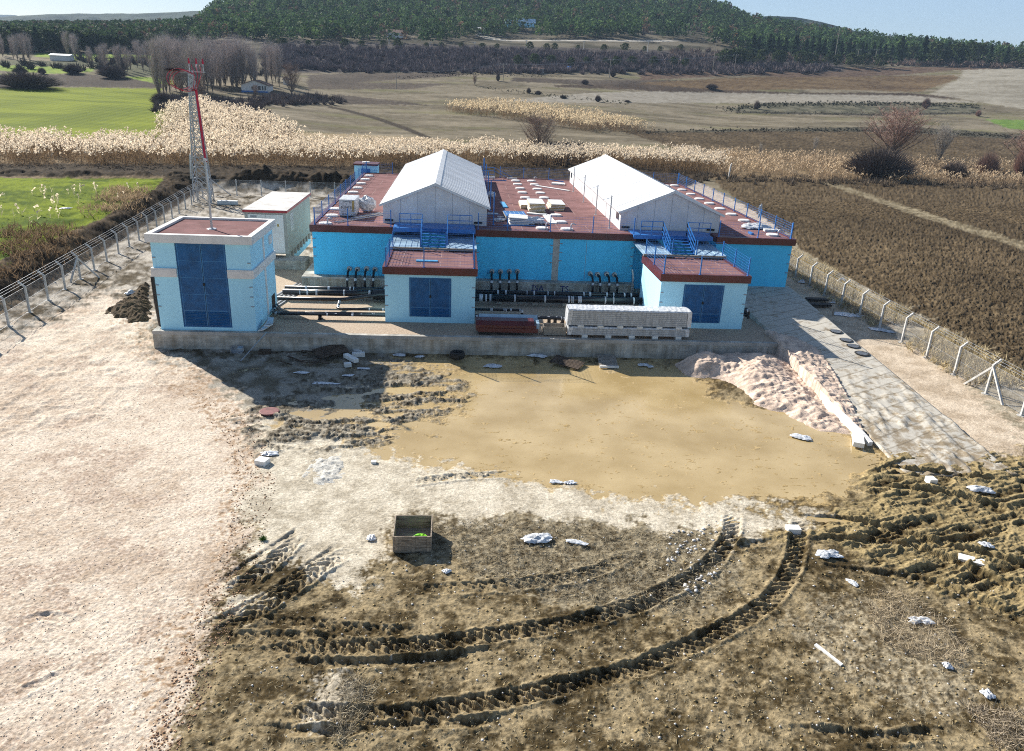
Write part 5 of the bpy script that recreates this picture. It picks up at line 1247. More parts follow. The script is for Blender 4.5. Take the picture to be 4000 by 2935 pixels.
for k in range(6):
    b = MB(); pts = []
    if k < 3:
        for q in range(18):
            a = -math.pi*.25-q/17*math.pi*1.55; pts.append((tx-.55+1.5*math.cos(a)-.3*k, ty-.5-.12*k, TH-1.3+1.15*math.sin(a)+.12*k))
    else:
        pts = [(tx+.2+.5*(k-3), ty-.2, TH+.6), (tx+.5+.4*(k-3), ty-.4, TH-.6), (tx+.25+.15*(k-3), ty-.6, TH-2.4)]
    b.tube(pts, .036, 6); b.build('cable_loop', M['cable_red'], TW, smooth=True)
for k in range(3):
    b = MB(); pts = [(tx+hw(z)+.12+.07*k, ty-hw(z)-.1+.05*k, z) for z in np.linspace(TH-2.2, 4.4, 12)]; b.tube(pts, .06, 7); b.build('cable', M['cable_red'], TW)
b = MB(); b.tube([(tx+hw(4)+.2, ty-hw(4)-.1, 5.0), (tx+1.25, ty-1.25, 0)], .14, 8); b.build('cable_duct', M['galv'], TW)
b = MB(); b.tube([(tx-hw(5)-.15, ty-hw(5), 5.8), (tx-hw(3)-.2, ty-hw(3), 2.9)], .09, 8); b.build('side_tube', M['galv'], TW)

# ------------------------------------------------------------------ vegetation helpers
_HY = np.concatenate([np.arange(60, 220, .25), np.arange(220, 1400, .8)])
def hitv(px, py, y0=60):
    d = ray(px, py); Yk = _HY[_HY >= y0]; P = CAM[None, :] + d[None, :]*(Yk/d[1])[:, None]
    g = terr(P[:, 0], Yk); k = np.nonzero(P[:, 2] <= g)[0]
    i = k[0] if len(k) else len(Yk)-1
    return float(P[i, 0]), float(Yk[i]), float(g[i])
def tri_cloud(base, tip, width, rs):
    """thin triangles from base to tip"""
    n = len(base); d = tip-base; r = rs.normal(size=(n, 3)); s = np.cross(d, r); s /= (np.linalg.norm(s, axis=1, keepdims=True)+1e-9); s *= np.asarray(width).reshape(-1, 1)/2
    return np.stack([base-s, base+s, tip], 1).reshape(-1, 3)
def rand_tris(cen, size, rs, flat=0.0):
    n = len(cen); a = rs.normal(size=(n, 3)); b_ = rs.normal(size=(n, 3)); a[:, 2] *= (1-flat); b_[:, 2] *= (1-flat)
    a /= np.linalg.norm(a, axis=1, keepdims=True); b_ -= (a*b_).sum(1, keepdims=True)*a; b_ /= np.linalg.norm(b_, axis=1, keepdims=True)+1e-9
    s = np.asarray(size).reshape(-1, 1)
    return np.stack([cen+a*s*.6, cen-a*s*.3+b_*s*.5, cen-a*s*.3-b_*s*.5], 1).reshape(-1, 3)
TRI = lambda nv: np.arange(nv).reshape(-1, 3)
def rep(c, k): return np.repeat(c, k, axis=0)
leaf_mat = attr_mat('foliage', .8, .25, 3.0, 0, trans=.25, spec=.08)
twig_mat = attr_mat('bare_twigs', .9, .2, 3.0, 0, trans=.0, spec=.1)
reed_mat = attr_mat('reed_plumes', .85, .15, 6.0, 0, trans=.45, spec=.15)
bark_mat = mat('bark', (.20, .165, .13), .95, .2, 3)

# reeds
def in_px(X, Y, poly):
    px, py = project(X, Y, terr(X, Y)); return inpoly(px, py, poly)
def reeds(name, label, poly, xr, yr, dens, h, seed, plume=.8, col_p=(.80, .69, .54), col_s=(.175, .12, .07), pl_size=.62, wdt=.22, clump=.35):
    rs = np.random.RandomState(seed); n = int((xr[1]-xr[0])*(yr[1]-yr[0])*dens)
    X = rs.uniform(*xr, n); Y = rs.uniform(*yr, n); m = in_px(X+rs.normal(0, .8, n), Y+rs.normal(0, 1.2, n), poly); X = X[m]; Y = Y[m]
    k = fbm(X*.25, Y*.25, seed, 3); m = k > clump; X = X[m]; Y = Y[m]; k = k[m]; n = len(X); Zg = ground_macro(X, Y)
    hh = h*(.45+.95*k)*rs.uniform(.62, 1.15, n)
    base = np.stack([X, Y, Zg], 1); lean = np.stack([rs.normal(.10, .10, n), rs.normal(0, .09, n), np.ones(n)], 1); tip = base+lean*hh[:, None]
    V = [tri_cloud(base, tip, rs.uniform(.03, .05, n), rs)]; cs = np.array(col_s)*rs.uniform(.6, 1.3, (n, 1)); Cc = [rep(cs, 3)]
    for j in range(3):
        f = rs.uniform(.1, .75, (n, 1)); b0 = base+(tip-base)*f; dr = rs.normal(0, 1, (n, 3)); dr[:, 2] = rs.uniform(.5, 2.2, n); dr /= np.linalg.norm(dr, axis=1, keepdims=True)
        V.append(tri_cloud(b0, b0+dr*rs.uniform(.4, .8, (n, 1)), rs.uniform(.05, .09, n), rs)); Cc.append(rep(cs*rs.uniform(.9, 1.7, (n, 1)), 3))
    pm = rs.uniform(0, 1, n) < plume; tp = tip[pm]; np_ = len(tp); cp = np.array(col_p)*rs.uniform(.72, 1.2, (np_, 1))
    bend = np.stack([rs.uniform(-.5, 1.0, np_), rs.normal(0, .3, np_), rs.uniform(.55, 1.1, np_)], 1); bend /= np.linalg.norm(bend, axis=1, keepdims=True)
    L = pl_size*rs.uniform(.7, 1.3, (np_, 1)); mid = tp+bend*L*.55; b2 = bend.copy(); b2[:, 2] -= .9; end = mid+b2*L*.45
    for (A, B_) in ((tp-bend*L*.1, mid), (end, tp+bend*L*.15), (mid+bend*L*.15, tp)):
        V.append(tri_cloud(A, B_, wdt*rs.uniform(.8, 1.3, np_), rs)); Cc.append(rep(cp, 3))
    V = np.vstack(V); o = mesh_np(name, V, TRI(len(V)), reed_mat, col=np.vstack(Cc)); return tag(o, label, 'reeds', kind='stuff')
reeds('reeds', 'broad belt of cream plumed reeds stretching behind the compound', [(-900,548),(0,556),(350,572),(800,566),(1000,580),(1500,588),(2000,600),(2500,625),(2820,640),(2820,690),(2500,662),(1950,652),(1300,655),(700,652),(0,650),(-900,655)], (-95, 62), (112, 200), 4.6, 3.0, 51)
reeds('reeds', 'wedge of dense pale reeds running back beside the left green field', [(640,585),(625,500),(660,450),(760,425),(900,450),(1090,505),(1170,560),(1150,595),(900,600)], (-85, -20), (140, 290), 3.4, 3.4, 52, pl_size=.75, wdt=.24)
reeds('reeds', 'long tapering reed strip in the grey field beyond the halls', [(1745,428),(1850,418),(2100,434),(2450,492),(2545,522),(2300,518),(1950,464),(1760,444)], (-15, 90), (215, 380), 2.6, 3.2, 53, pl_size=.9, wdt=.28, col_p=(.68, .56, .38))
reeds('reeds', 'sparse browner reeds and dry stalks along the ditch on the right', [(2780,600),(3300,628),(4500,665),(4500,745),(3200,712),(2780,692)], (30, 140), (110, 215), 2.6, 1.9, 54, plume=.35, col_s=(.30, .22, .14), col_p=(.60, .47, .32))
reeds('dry_grass', 'brown dry grass tufts on the spoil bank left of the fence', [(-200,1200),(-200,980),(120,950),(280,960),(300,1010),(150,1100),(0,1160)], (-50, -28), (40, 75), 10, .5, 55, plume=0, col_s=(.13, .09, .055), clump=.42)
reeds('dry_grass', 'dry grass on the upper part of the spoil bank', [(360,850),(480,780),(580,760),(560,840),(430,900)], (-50, -28), (60, 100), 14, .7, 56, plume=0, col_s=(.26, .19, .12), clump=.4)
reeds('dry_grass', 'thin dry grass verge outside the right fence', [(3060,900),(3130,980),(3790,1370),(4080,1560),(4080,1660),(3700,1440),(3100,1070)], (30.5, 36), (30, 80), 26, .38, 57, plume=0, col_s=(.40, .33, .20), clump=.36)
reeds('scattered_reeds', 'scattered pale reed tips over the left green field edge', [(0,930),(0,820),(500,740),(620,740),(560,800),(300,890)], (-60, -32), (55, 100), .3, .8, 58, col_s=(.5, .45, .3))

# shrubs and bare trees
def shrub_cloud(P, H, R, n, col, seed, wd=.09, jitter=.25):
    rs = np.random.RandomState(seed); k = len(P); B = rep(P, n); h = rep(H.reshape(-1, 1), n)[:, 0]; r = rep(R.reshape(-1, 1), n)[:, 0]; N = len(B)
    a = rs.uniform(0, 2*math.pi, N); q = np.sqrt(rs.uniform(0, 1, N)); e = rs.uniform(.25, 1, N)
    dome = np.sqrt(np.clip(1-(q*.95)**2, 0, 1))
    tip = B+np.stack([np.cos(a)*q*r, np.sin(a)*q*r, h*dome*(.55+.45*e)], 1)
    st = B+np.stack([np.cos(a)*q*r*.35*e, np.sin(a)*q*r*.35*e, h*dome*.35*e*rs.uniform(.2, 1, N)], 1)
    V = tri_cloud(st, tip, wd*(1+rs.uniform(0, 1, N))*rep(H.reshape(-1, 1), n)[:, 0]**.5, rs)
    c = np.array(col)[None, :]*rs.uniform(1-jitter, 1+jitter, (k, 1)); c = rep(c, n)*rs.uniform(.75, 1.3, (N, 1)); return V, rep(c, 3)
def stuff_scrub(name, label, poly, xr, yr, dens, hr, seed, col, n=34, wd=.10, cat='scrub', clump=0):
    rs = np.random.RandomState(seed); k = int((xr[1]-xr[0])*(yr[1]-yr[0])*dens); X = rs.uniform(*xr, k); Y = rs.uniform(*yr, k)
    m = in_px(X+rs.normal(0, 2, k), Y+rs.normal(0, 3, k), poly); X, Y = X[m], Y[m]
    if clump: m = fbm(X*.05, Y*.05, seed, 3) > clump; X, Y = X[m], Y[m]
    H = rs.uniform(*hr, len(X)); P = np.stack([X, Y, ground_macro(X, Y)-.1], 1)
    V, cc = shrub_cloud(P, H, H*rs.uniform(.5, .8, len(X)), n, col, seed, wd); o = mesh_np(name, V, TRI(len(V)), twig_mat, col=cc); return tag(o, label, cat, kind='stuff')
stuff_scrub('scrub', 'dark purple grey bare scrub belt at the foot of the wooded hill', [(1040,285),(1060,190),(1700,195),(2500,215),(2800,235),(3000,255),(3260,262),(3260,286),(2600,292),(1900,288),(1400,285)], (-140, 300), (430, 560), .085, (3, 5.5), 61, (.165, .135, .135), 46, .13)
stuff_scrub('scrub', 'bare bushes along the far left fields and stream', [(-300,262),(600,285),(1100,300),(1100,280),(640,235),(0,228),(-300,225)], (-300, -60), (360, 500), .035, (3, 5), 62, (.10, .085, .075), 40, .13, clump=.48)
stuff_scrub('scrub', 'grey brown bramble band beside the reeds and poplars', [(620,440),(640,380),(900,400),(1100,415),(1350,405),(1300,385),(1100,380),(1000,385),(1000,470),(1090,510),(900,455),(700,440)], (-120, -10), (200, 360), .22, (1.8, 3.6), 63, (.15, .12, .11), 46, .09)
stuff_scrub('scrub', 'reddish bare scrub in the right part of the wooded slope', [(2600,195),(3000,215),(3650,245),(4300,255),(4300,275),(3600,262),(3000,245),(2600,225)], (120, 420), (440, 620), .04, (3, 5), 64, (.22, .165, .14), 40, .13)
stuff_scrub('scrub', 'bare brush in the shade behind the halls', [(2020,600),(2060,560),(2260,570),(2360,615),(2200,640),(2040,635)], (5, 40), (125, 200), .9, (1.5, 3), 65, (.075, .058, .05), 60, .05)
stuff_scrub('scrub', 'low brown brush along the ditch bank on the right', [(2700,690),(3300,700),(4400,700),(4400,740),(3300,722),(2700,705)], (30, 130), (105, 170), .5, (.6, 1.6), 66, (.20, .155, .11), 40, .05)
def shrub_mesh(seed, h, r, n, col, wd=.06):
    V, cc = shrub_cloud(np.zeros((1, 3)), np.array([h]), np.array([r]), n, col, seed, wd)
    o = mesh_np('bush_mesh', V, TRI(len(V)), twig_mat, col=cc); me = o.data; bpy.data.objects.remove(o); return me
def place_mesh(name, me, loc, sc=1, rz=0, label=None, cat=None, group=None):
    o = bpy.data.objects.new(name, me); C.objects.link(o); o.location = loc; o.scale = (sc if isinstance(sc, tuple) else (sc, sc, sc)); o.rotation_euler = (0, 0, rz); return tag(o, label, cat, group)
SH = [shrub_mesh(70+k, 1, .8, 2600, (.13, .105, .095), .013) for k in range(4)]
SHR = [shrub_mesh(80+k, 1, .75, 2200, (.26, .17, .14), .012) for k in range(2)]
BU = [(3430,700,330,120,'SH','large dark rounded bush on the ditch bank at the edge of the right ploughland'), (3720,700,170,70,'SH','dark bush right of the biggest bush on the ditch bank'),
 (3850,690,110,95,'SHR','reddish bush between the ditch bank bushes and the right edge'), (3990,690,130,130,'SHR','tall reddish bush cut by the right edge above the ploughland'),
 (1945,318,22,30,'SH','round grey bush beside the pole in the far grey field'), (2394,302,25,26,'SH','round grey bush right of the far utility pole'),
 (2065,365,28,20,'SH','small dark bush on the terrace beyond the reed strip'), (2102,370,30,14,'SH','flat dark bush just right of the small terrace bush'), (2200,385,40,12,'SH','low spreading bush in the middle of the grey terraces'),
 (2335,398,30,24,'SH','dark rounded bush casting shade on the grey terrace'), (2780,350,60,20,'SH','pale low bush in the brown far ploughland'), (2955,428,35,32,'SH','spiky dark bush in the right grey field'),
 (3615,425,40,40,'SHR','brown bush at the end of the terrace ditch'), (3820,455,35,25,'SHR','small reddish bush near the green patch on the right'), (2285,330,36,18,'SH','low bush on the far field edge under the scrub'),
 (440,305,120,42,'SH','wide dark bush between the far left green strips'), (285,288,110,34,'SH','dark bush on the narrow left green strip'), (80,288,60,24,'SH','small dark bush on the far left green strip'), (165,290,40,22,'SH','smallest dark bush on the left green strip'),
 (110,345,300,55,'SH','long dark hedge clump on the left brown strip'), (640,412,110,45,'SH','grey bush at the corner of the big left green field'), (1370,277,60,20,'SH','low grey bush in front of the scrub belt'), (2450,400,30,8,'SH','tiny bush on the right of the terraces')]
for k, (px, py, wpx, hpx, kind, lab) in enumerate(BU):
    x, y, z = hitv(px, py, 100); s = y/FPX/math.cos(.3)*1.0; me = (SH if kind == 'SH' else SHR)[k % (4 if kind == 'SH' else 2)]
    place_mesh('bush', me, (x, y, z-.1), (wpx*s*.62, wpx*s*.45, hpx*s*1.15), k*1.3, lab, 'bush')
def bare_tree(h, spread, seed, col, n_b=26, n_t=700, upright=.75, tw=.05, trunk=.02, low=.12):
    """trunk with limbs, and a crown of fine bare twigs"""
    rs = np.random.RandomState(seed); b = MB(); r0 = h*trunk
    b.tube([(0, 0, -.3), (rs.normal(0, .01)*h, 0, h*.35), (0, rs.normal(0, .01)*h, h*.92)], r0, 7, r2=r0*.15)
    tips = []
    for k in range(n_b):
        z0 = h*(low+(.8-low)*rs.uniform(0, 1)**1.5); a = rs.uniform(0, 2*math.pi); L = (h-z0)*rs.uniform(.55, 1.0); sp = spread*(1-upright*.3)*rs.uniform(.4, 1)*(1-.45*z0/h)
        P0 = np.array([0, 0, z0]); P1 = P0+np.array([math.cos(a)*sp*.55, math.sin(a)*sp*.55, L*.40]); P2 = P0+np.array([math.cos(a)*sp, math.sin(a)*sp, L*(.55+.45*upright)])
        P2[2] = min(P2[2], h); rr_ = r0*(.5-.4*z0/h); b.tube([P0, P1, P2], rr_, 4, caps=False, r2=rr_*.15); tips.append((P0, P1, P2))
    tips = np.array(tips); n = n_t; i = rs.randint(0, len(tips), n); f = rs.uniform(.15, 1, (n, 1)); A = np.where(f < .5, tips[i, 0]+(tips[i, 1]-tips[i, 0])*f*2, tips[i, 1]+(tips[i, 2]-tips[i, 1])*(f-.5)*2)
    a = rs.uniform(0, 2*math.pi, n); L = h*rs.uniform(.05, .15, n); o = np.stack([np.cos(a)*L*(1-upright*.55), np.sin(a)*L*(1-upright*.55), L*(.35+upright*rs.uniform(.4, 1, n))], 1)
    V = [tri_cloud(A, A+o, tw*rs.uniform(.6, 1.4, n), rs)]; B2 = A+o*rs.uniform(.3, .9, (n, 1)); o2 = o*.6+rs.normal(0, 1, (n, 3))*L[:, None]*.35; V.append(tri_cloud(B2, B2+o2, tw*.7*rs.uniform(.6, 1.4, n), rs))
    V = np.vstack(V); cc = rep(np.array(col)*rs.uniform(.75, 1.3, (len(V)//3, 1)), 3)
    me_t = bpy.data.meshes.new('trunk'); me_t.from_pydata(b.v, [], b.f); me_t.materials.append(bark_mat)
    o = mesh_np('crown', V, TRI(len(V)), twig_mat, col=cc); me_c = o.data; bpy.data.objects.remove(o); return me_t, me_c
def place_tree(meshes, name, loc, sc, rz, label, group=None, cat='tree'):
    t = thing(name, label, cat, loc, rz, group); t.scale = sc if isinstance(sc, tuple) else (sc, sc, sc)
    for nm_, me in (('trunk', meshes[0]), ('crown', meshes[1])):
        o = bpy.data.objects.new(nm_, me); C.objects.link(o); o.parent = t
    return t
PO = [bare_tree(24, 6.5, 100+k, (.44, .385, .365), 46, 1300, .80, .065, .010, .03) for k in range(5)]
rs = np.random.RandomState(5)
def grove(n, xr, br, tr, label, group, seed):
    rs = np.random.RandomState(seed)
    pxs = sorted(rs.uniform(*xr, n))
    for k in range(n):
        px = pxs[k]; py = rs.uniform(*br); x, y, z = hitv(px, py, 120); tp = rs.uniform(*tr); zt = float(atY(px, tp, y)[2]); s = max(.3, (zt-z)/24.0)
        place_tree(PO[k % 5], 'poplar_tree', (x, y, z), (s*rs.uniform(.8, 1.25), s*rs.uniform(.8, 1.25), s), rs.uniform(0, 6.28), ORD[k]+' from left: '+label, group)
grove(24, (620, 840), (320, 388), (132, 225), 'bare grey poplar in the tall clump behind the lattice tower', 'poplars behind the tower', 1)
grove(20, (820, 1030), (315, 362), (140, 220), 'bare grey poplar in the clump around the white farmhouse', 'poplars around the farmhouse', 2)
grove(5, (1020, 1100), (312, 350), (160, 190), 'bare poplar at the right end of the clump, past the farmhouse', 'poplars past the farmhouse', 3)
grove(20, (350, 620), (240, 290), (150, 200), 'bare pale poplar in the row standing over the left green strips', 'poplars over the green strips', 4)
grove(8, (-20, 130), (215, 245), (130, 150), 'bare poplar in the far group at the left edge', 'poplars at the left edge', 5)
grove(3, (248, 305), (225, 240), (118, 140), 'bare poplar standing apart between the two left groups', 'poplars between the left groups', 6)
RT = [bare_tree(10, 4.6, 120+k, c_l, 46, 3200, .55, .028, .016, .06) for k, c_l in enumerate(((.34, .22, .18), (.26, .19, .155), (.42, .38, .33)))]
for px, py, tp, i, wx, lab in ((3480,625,405,0,1.9,'spreading bare tree with reddish twigs above the right ploughland'), (3665,650,470,2,.8,'slim pale bare tree right of the spreading reddish tree'), (4010,660,480,0,1.7,'reddish bare tree at the right edge of the picture'),
     (2100,612,445,1,1.5,'bare tree rising from the reeds behind the gap between the halls'), (1140,375,245,1,1.1,'bare reddish tree right of the white farmhouse'), (3175,618,530,2,.45,'small leaning pale tree in the ditch reeds'), (2965,630,555,2,.4,'faint thin tree in the reeds left of the leaning one'),
     (1855,335,292,1,.9,'small bare tree in the far grey field beyond the halls'), (1000,382,330,1,1.0,'low bare fruit tree in front of the white farmhouse'), (790,400,300,1,.9,'bare tree beside the brambles right of the green field')):
    x, y, z = hitv(px, py, 105); zt = float(atY(px, tp, y)[2]); s = (zt-z)/10.0; place_tree(RT[i], 'bare_tree', (x, y, z), (s*wx, s*wx, s), px*.7, lab)

# vegetated terrace banks
for nm_, lb_, pl_, hr_, cl_ in (('bank_growth', 'dark growth along the upper terrace bank on the right', Z3([(480,640),(760,604),(1500,600),(1990,618),(1990,634),(1500,616),(760,622),(520,652)]), (.5, 1.3), (.060, .058, .036)),
    ('bank_growth', 'dark growth along the lower terrace bank on the right', Z3([(0,772),(800,758),(1400,758),(2250,800),(2250,812),(1400,772),(800,770),(0,782)]), (.4, 1.0), (.055, .050, .032)),
    ('bank_growth', 'thin dark ditch line under the right terrace', Z3([(500,652),(1400,668),(1990,660),(1990,666),(1400,676),(500,660)]), (.3, .7), (.045, .042, .026)),
    ('bank_growth', 'olive growth on the middle terrace edge', Z2([(980,504),(1280,540),(1560,570),(1900,606),(1900,614),(1560,580),(1280,550),(980,512)]), (.3, .9), (.13, .125, .065)),
    ('bank_growth', 'dark growth on the far terrace lines', Z2([(560,452),(940,432),(1500,446),(1500,452),(940,440),(560,460)]), (.3, .8), (.06, .05, .035))):
    stuff_scrub(nm_, lb_, pl_, (-60, 330), (180, 480), .5, hr_, len(lb_), cl_, 16, .12, cat='bank growth')

# conifers
def conifer(seed, h=10, r=2.6, n=520, col=(.030, .055, .022), spire=True):
    rs = np.random.RandomState(seed); f = rs.uniform(0, 1, n)**.75
    if spire: rad_ = r*(1-f)**.8*(.65+.35*np.sin(f*26+rs.uniform(0, .8, n))); z = h*(.08+.92*f)
    else:
        rad_ = r*np.sqrt(np.clip(1-((f-.45)/.58)**2, .02, 1)); z = h*(.18+.82*f)
    a = rs.uniform(0, 2*math.pi, n); q = rs.uniform(.25, 1.12, n)**.6
    lump = 1+.30*np.sin(a*3+f*9+seed)
    cen = np.stack([np.cos(a)*rad_*q*lump, np.sin(a)*rad_*q*lump, z+rs.normal(0, .15, n)-rad_*q*.12], 1)
    V = rand_tris(cen, rs.uniform(.7, 1.35, n)*(h/10), rs, .35); cc = rep(np.array(col)*rs.uniform(.55, 1.75, (n, 1)), 3)
    o = mesh_np('crown', V, TRI(len(V)), leaf_mat, col=cc); me_c = o.data; bpy.data.objects.remove(o)
    b = MB(); b.tube([(0, 0, -.4), (0, 0, h*.8)], h*.02, 6, r2=.03); me_t = bpy.data.meshes.new('trunk'); me_t.from_pydata(b.v, [], b.f); me_t.materials.append(bark_mat)
    return me_t, me_c
CF = [conifer(200+k) for k in range(4)] + [conifer(210+k, 10, 4.4, 620, (.045, .065, .022), False) for k in range(3)]
rs = np.random.RandomState(77)
def conrow(n, xr, base, top, kinds, label, group, seed, jitter=8):
    rs = np.random.RandomState(seed)
    for k in range(n):
        px = xr[0]+(xr[1]-xr[0])*(k+rs.uniform(.1, .9))/n; t_ = (px-xr[0])/(xr[1]-xr[0]); py = base[0]+(base[1]-base[0])*t_+rs.uniform(-jitter*.4, jitter*.4)
        x, y, z = hitv(px, py, 380); tp = top[0]+(top[1]-top[0])*t_+rs.uniform(-jitter, jitter); zt = float(atY(px, tp, y)[2]); s = max(.35, (zt-z)/10.0)
        place_tree(CF[kinds[k % len(kinds)]], 'conifer_tree', (x, y, z), (s*rs.uniform(.85, 1.3), s*rs.uniform(.85, 1.3), s), rs.uniform(0, 6), ORD[k]+' from left: '+label, group)
conrow(26, (2930, 3560), (222, 240), (135, 175), (0, 1, 2, 3), 'dark pointed conifer in the dense row along the right field road', 'pointed conifers on the right', 11)
conrow(16, (3500, 4040), (250, 262), (150, 205), (0, 4, 1, 5, 6), 'dark conifer on the skyline at the right edge', 'skyline conifers on the right', 12, 16)
conrow(16, (2800, 3450), (255, 262), (185, 215), (4, 5, 6), 'round green pine in front of the pointed conifer row', 'round pines in front of the conifer row', 13)
conrow(11, (1990, 2700), (262, 262), (205, 235), (4, 5, 6), 'green pine standing in the bare scrub belt', 'pines in the scrub belt', 14, 12)
conrow(22, (1000, 2700), (185, 205), (150, 178), (4, 5, 6), 'small green pine along the road above the scrub belt', 'pines along the hill road', 15, 6)
conrow(22, (0, 640), (205, 200), (110, 140), (4, 0, 5, 6), 'dark pine in the wood behind the far left fields', 'pines behind the left fields', 16, 9)
# the wooded hill
def forest(name, label, poly, yr, ur, n, seed, size=(7, 11), lv=34, gap=.40, col=(.036, .058, .024)):
    rs = np.random.RandomState(seed); Y = np.sqrt(rs.uniform(yr[0]**2, yr[1]**2, n)); X = rs.uniform(*ur, n)*Y; Zt = terr(X, Y)
    px, py = project(X, Y, Zt); m = inpoly(px, py, poly); X, Y, Zt = X[m], Y[m], Zt[m]; g = fbm(X*.018, Y*.018, seed, 4); m = g > gap-.10*rs.uniform(0, 1, len(g)); X, Y, Zt = X[m], Y[m], Zt[m]
    k = len(X); H = rs.uniform(*size, k); R_ = H*rs.uniform(.26, .40, k)
    N = k*lv; B = rep(np.stack([X, Y, Zt], 1), lv); h = np.repeat(H, lv); r = np.repeat(R_, lv); f = rs.uniform(0, 1, N)
    prof = np.sqrt(np.clip(1-((f-.42)/.62)**2, .02, 1)); a = rs.uniform(0, 2*math.pi, N); q = rs.uniform(.3, 1.1, N)
    cen = B+np.stack([np.cos(a)*r*prof*q, np.sin(a)*r*prof*q, h*(.2+.8*f)], 1)
    V = rand_tris(cen, rs.uniform(.12, .24, N)*h, rs, .3)
    tint = np.array(col)*rs.uniform(.6, 1.6, (k, 1)); red = rs.uniform(0, 1, k) < .07; tint[red] = np.array((.11, .08, .06)); pale = rs.uniform(0, 1, k) < .25; tint[pale] *= np.array((1.5, 1.35, 1.1))
    cc = rep(tint, lv)*rs.uniform(.7, 1.35, (N, 1)); o = mesh_np(name, V, TRI(len(V)), leaf_mat, col=rep(cc, 3)); print(name, k, 'trees'); return tag(o, label, 'forest', kind='stuff')
forest('pine_forest', 'dense pine forest covering the hill behind the fields', [(600,172),(1080,165),(1700,172),(1900,152),(2720,154),(2850,200),(3300,226),(3700,238),(4700,246),(4700,-500),(600,-500)], (500, 1180), (-.46, .82), 19000, 401, gap=.35, size=(7, 11.5), lv=36, col=(.050, .088, .032))
forest('pine_forest', 'dark wood on the low ground at the far left', [(-1500,205),(0,205),(500,205),(700,180),(700,60),(-1500,60)], (470, 860), (-.70, -.28), 7500, 402, size=(7, 11), lv=34, gap=.28, col=(.040, .066, .028))

# far hills
def far_hill(name, label, sky_pts, Yr, Yf, seed, col, base=25.0):
    xs = np.linspace(sky_pts[0][0], sky_pts[-1][0], 260); rows_ = np.interp(xs, [p[0] for p in sky_pts], [p[1] for p in sky_pts]); nr = 60
    V = np.zeros((nr+12, 260, 3))
    for i, x in enumerate(xs):
        P = atY(x, rows_[i], Yr)
        for j in range(nr+12):
            if j < nr: t = j/(nr-1.0); yy = Yf+(Yr-Yf)*t; z = base+(P[2]-base)*(t**1.15)
            else: yy = Yr+(j-nr+1)*60; z = P[2]-(j-nr+1)*22
            u = P[0]/Yr; V[j, i] = (u*yy, yy, z)
    nz_ = (ridged(V[:, :, 0]*.004, V[:, :, 1]*.004, seed, 5)-.5)*36*np.clip((V[:, :, 2]-base)/60, 0, 1)+(fbm(V[:, :, 0]*.03, V[:, :, 1]*.03, seed+4, 3)-.5)*9
    fade = np.ones(nr+12); fade[nr-12:nr+1] = np.linspace(1, .10, 13); V[:, :, 2] += nz_*fade[:, None]
    c = np.array(col)[None, None, :]*(0.6+.8*fbm(V[:, :, 0]*.01, V[:, :, 1]*.02, seed+9, 4))[..., None]
    ii = np.arange(V.shape[0]*260).reshape(V.shape[0], 260); f = np.stack([ii[:-1, :-1], ii[:-1, 1:], ii[1:, 1:], ii[1:, :-1]], -1).reshape(-1, 4)
    o = mesh_np(name, V.reshape(-1, 3), f, ground_mat, col=c.reshape(-1, 3), smooth=True); return tag(o, label, None, kind='structure')
far_hill('hills', 'blue wooded ridge far off on the left', [(-1600,120),(-400,80),(0,72),(90,64),(180,58),(300,53),(500,54),(640,50),(760,42),(900,50),(1200,80)], 2300, 1450, 501, (.045, .060, .035))
far_hill('hills', 'pale hazy mountain at the far left edge', [(-1500,80),(-300,50),(-40,56),(60,60),(110,72),(200,90)], 4600, 3900, 502, (.06, .07, .05))
far_hill('hills', 'blue hill shoulder behind the right slope of the wooded hill', [(2600,70),(2900,62),(3010,62),(3100,68),(3200,88),(3300,112),(3420,138),(3600,170),(4200,230)], 1500, 1380, 503, (.040, .055, .030), base=60)
pm = MB(); pm.add([(-5000, 1380, -66), (5000, 1380, -66), (5000, 5500, -20), (-5000, 5500, -20)], [(0,1,2,3)]); tag(pm.build('terrain', ground_mat), 'distant plain beyond the wooded hill', None, kind='structure')

# ------------------------------------------------------------------ poles, houses and far objects
def pole(px, py, tp, label, arm=1.6, m='wood_grey', arms=1, y0=100, group='utility poles in the far fields'):
    x, y, z = hitv(px, py, y0); zt = float(atY(px, tp, y)[2]); h = zt-z; t = thing('utility_pole', label, 'pole', (x, y, z), group=group)
    b = MB(); r = max(.14, y*.00038); b.tube([(x, y, z-.3), (x, y, zt)], r*1.2, 8, r2=r*.7); b.build('shaft', M[m], t)
    for k in range(arms): b = MB(); b.bar((x-arm, y, zt-.3-k*1.0), (x+arm, y, zt-.3-k*1.0), r*.9); b.build('crossarm', M[m], t)
    for s in (-1, 0, 1): b = MB(); b.tube([(x+s*arm*.9, y, zt-.25), (x+s*arm*.9, y, zt+.15)], r*.5, 6); b.build('insulator', M['white_paint'], t)
    return x, y, zt
W1 = [pole(*a) for a in ((2783,285,145,'tallest pale pole beyond the right hall, at the edge of the brown field'), (2868,278,214,'short dark pole right of the tallest pale pole'), (3258,240,106,'high pole with crossarm above the right conifers'), (3345,252,192,'left one of two pale poles at the right field gap'),
  (3415,252,194,'right one of two pale poles at the right field gap'), (2380,305,233,'pole with crossarm right of the small white hut'), (1965,318,250,'pole with crossarm left of the small white hut'), (1549,348,282,'dark pole in the brown strip left of centre'))]
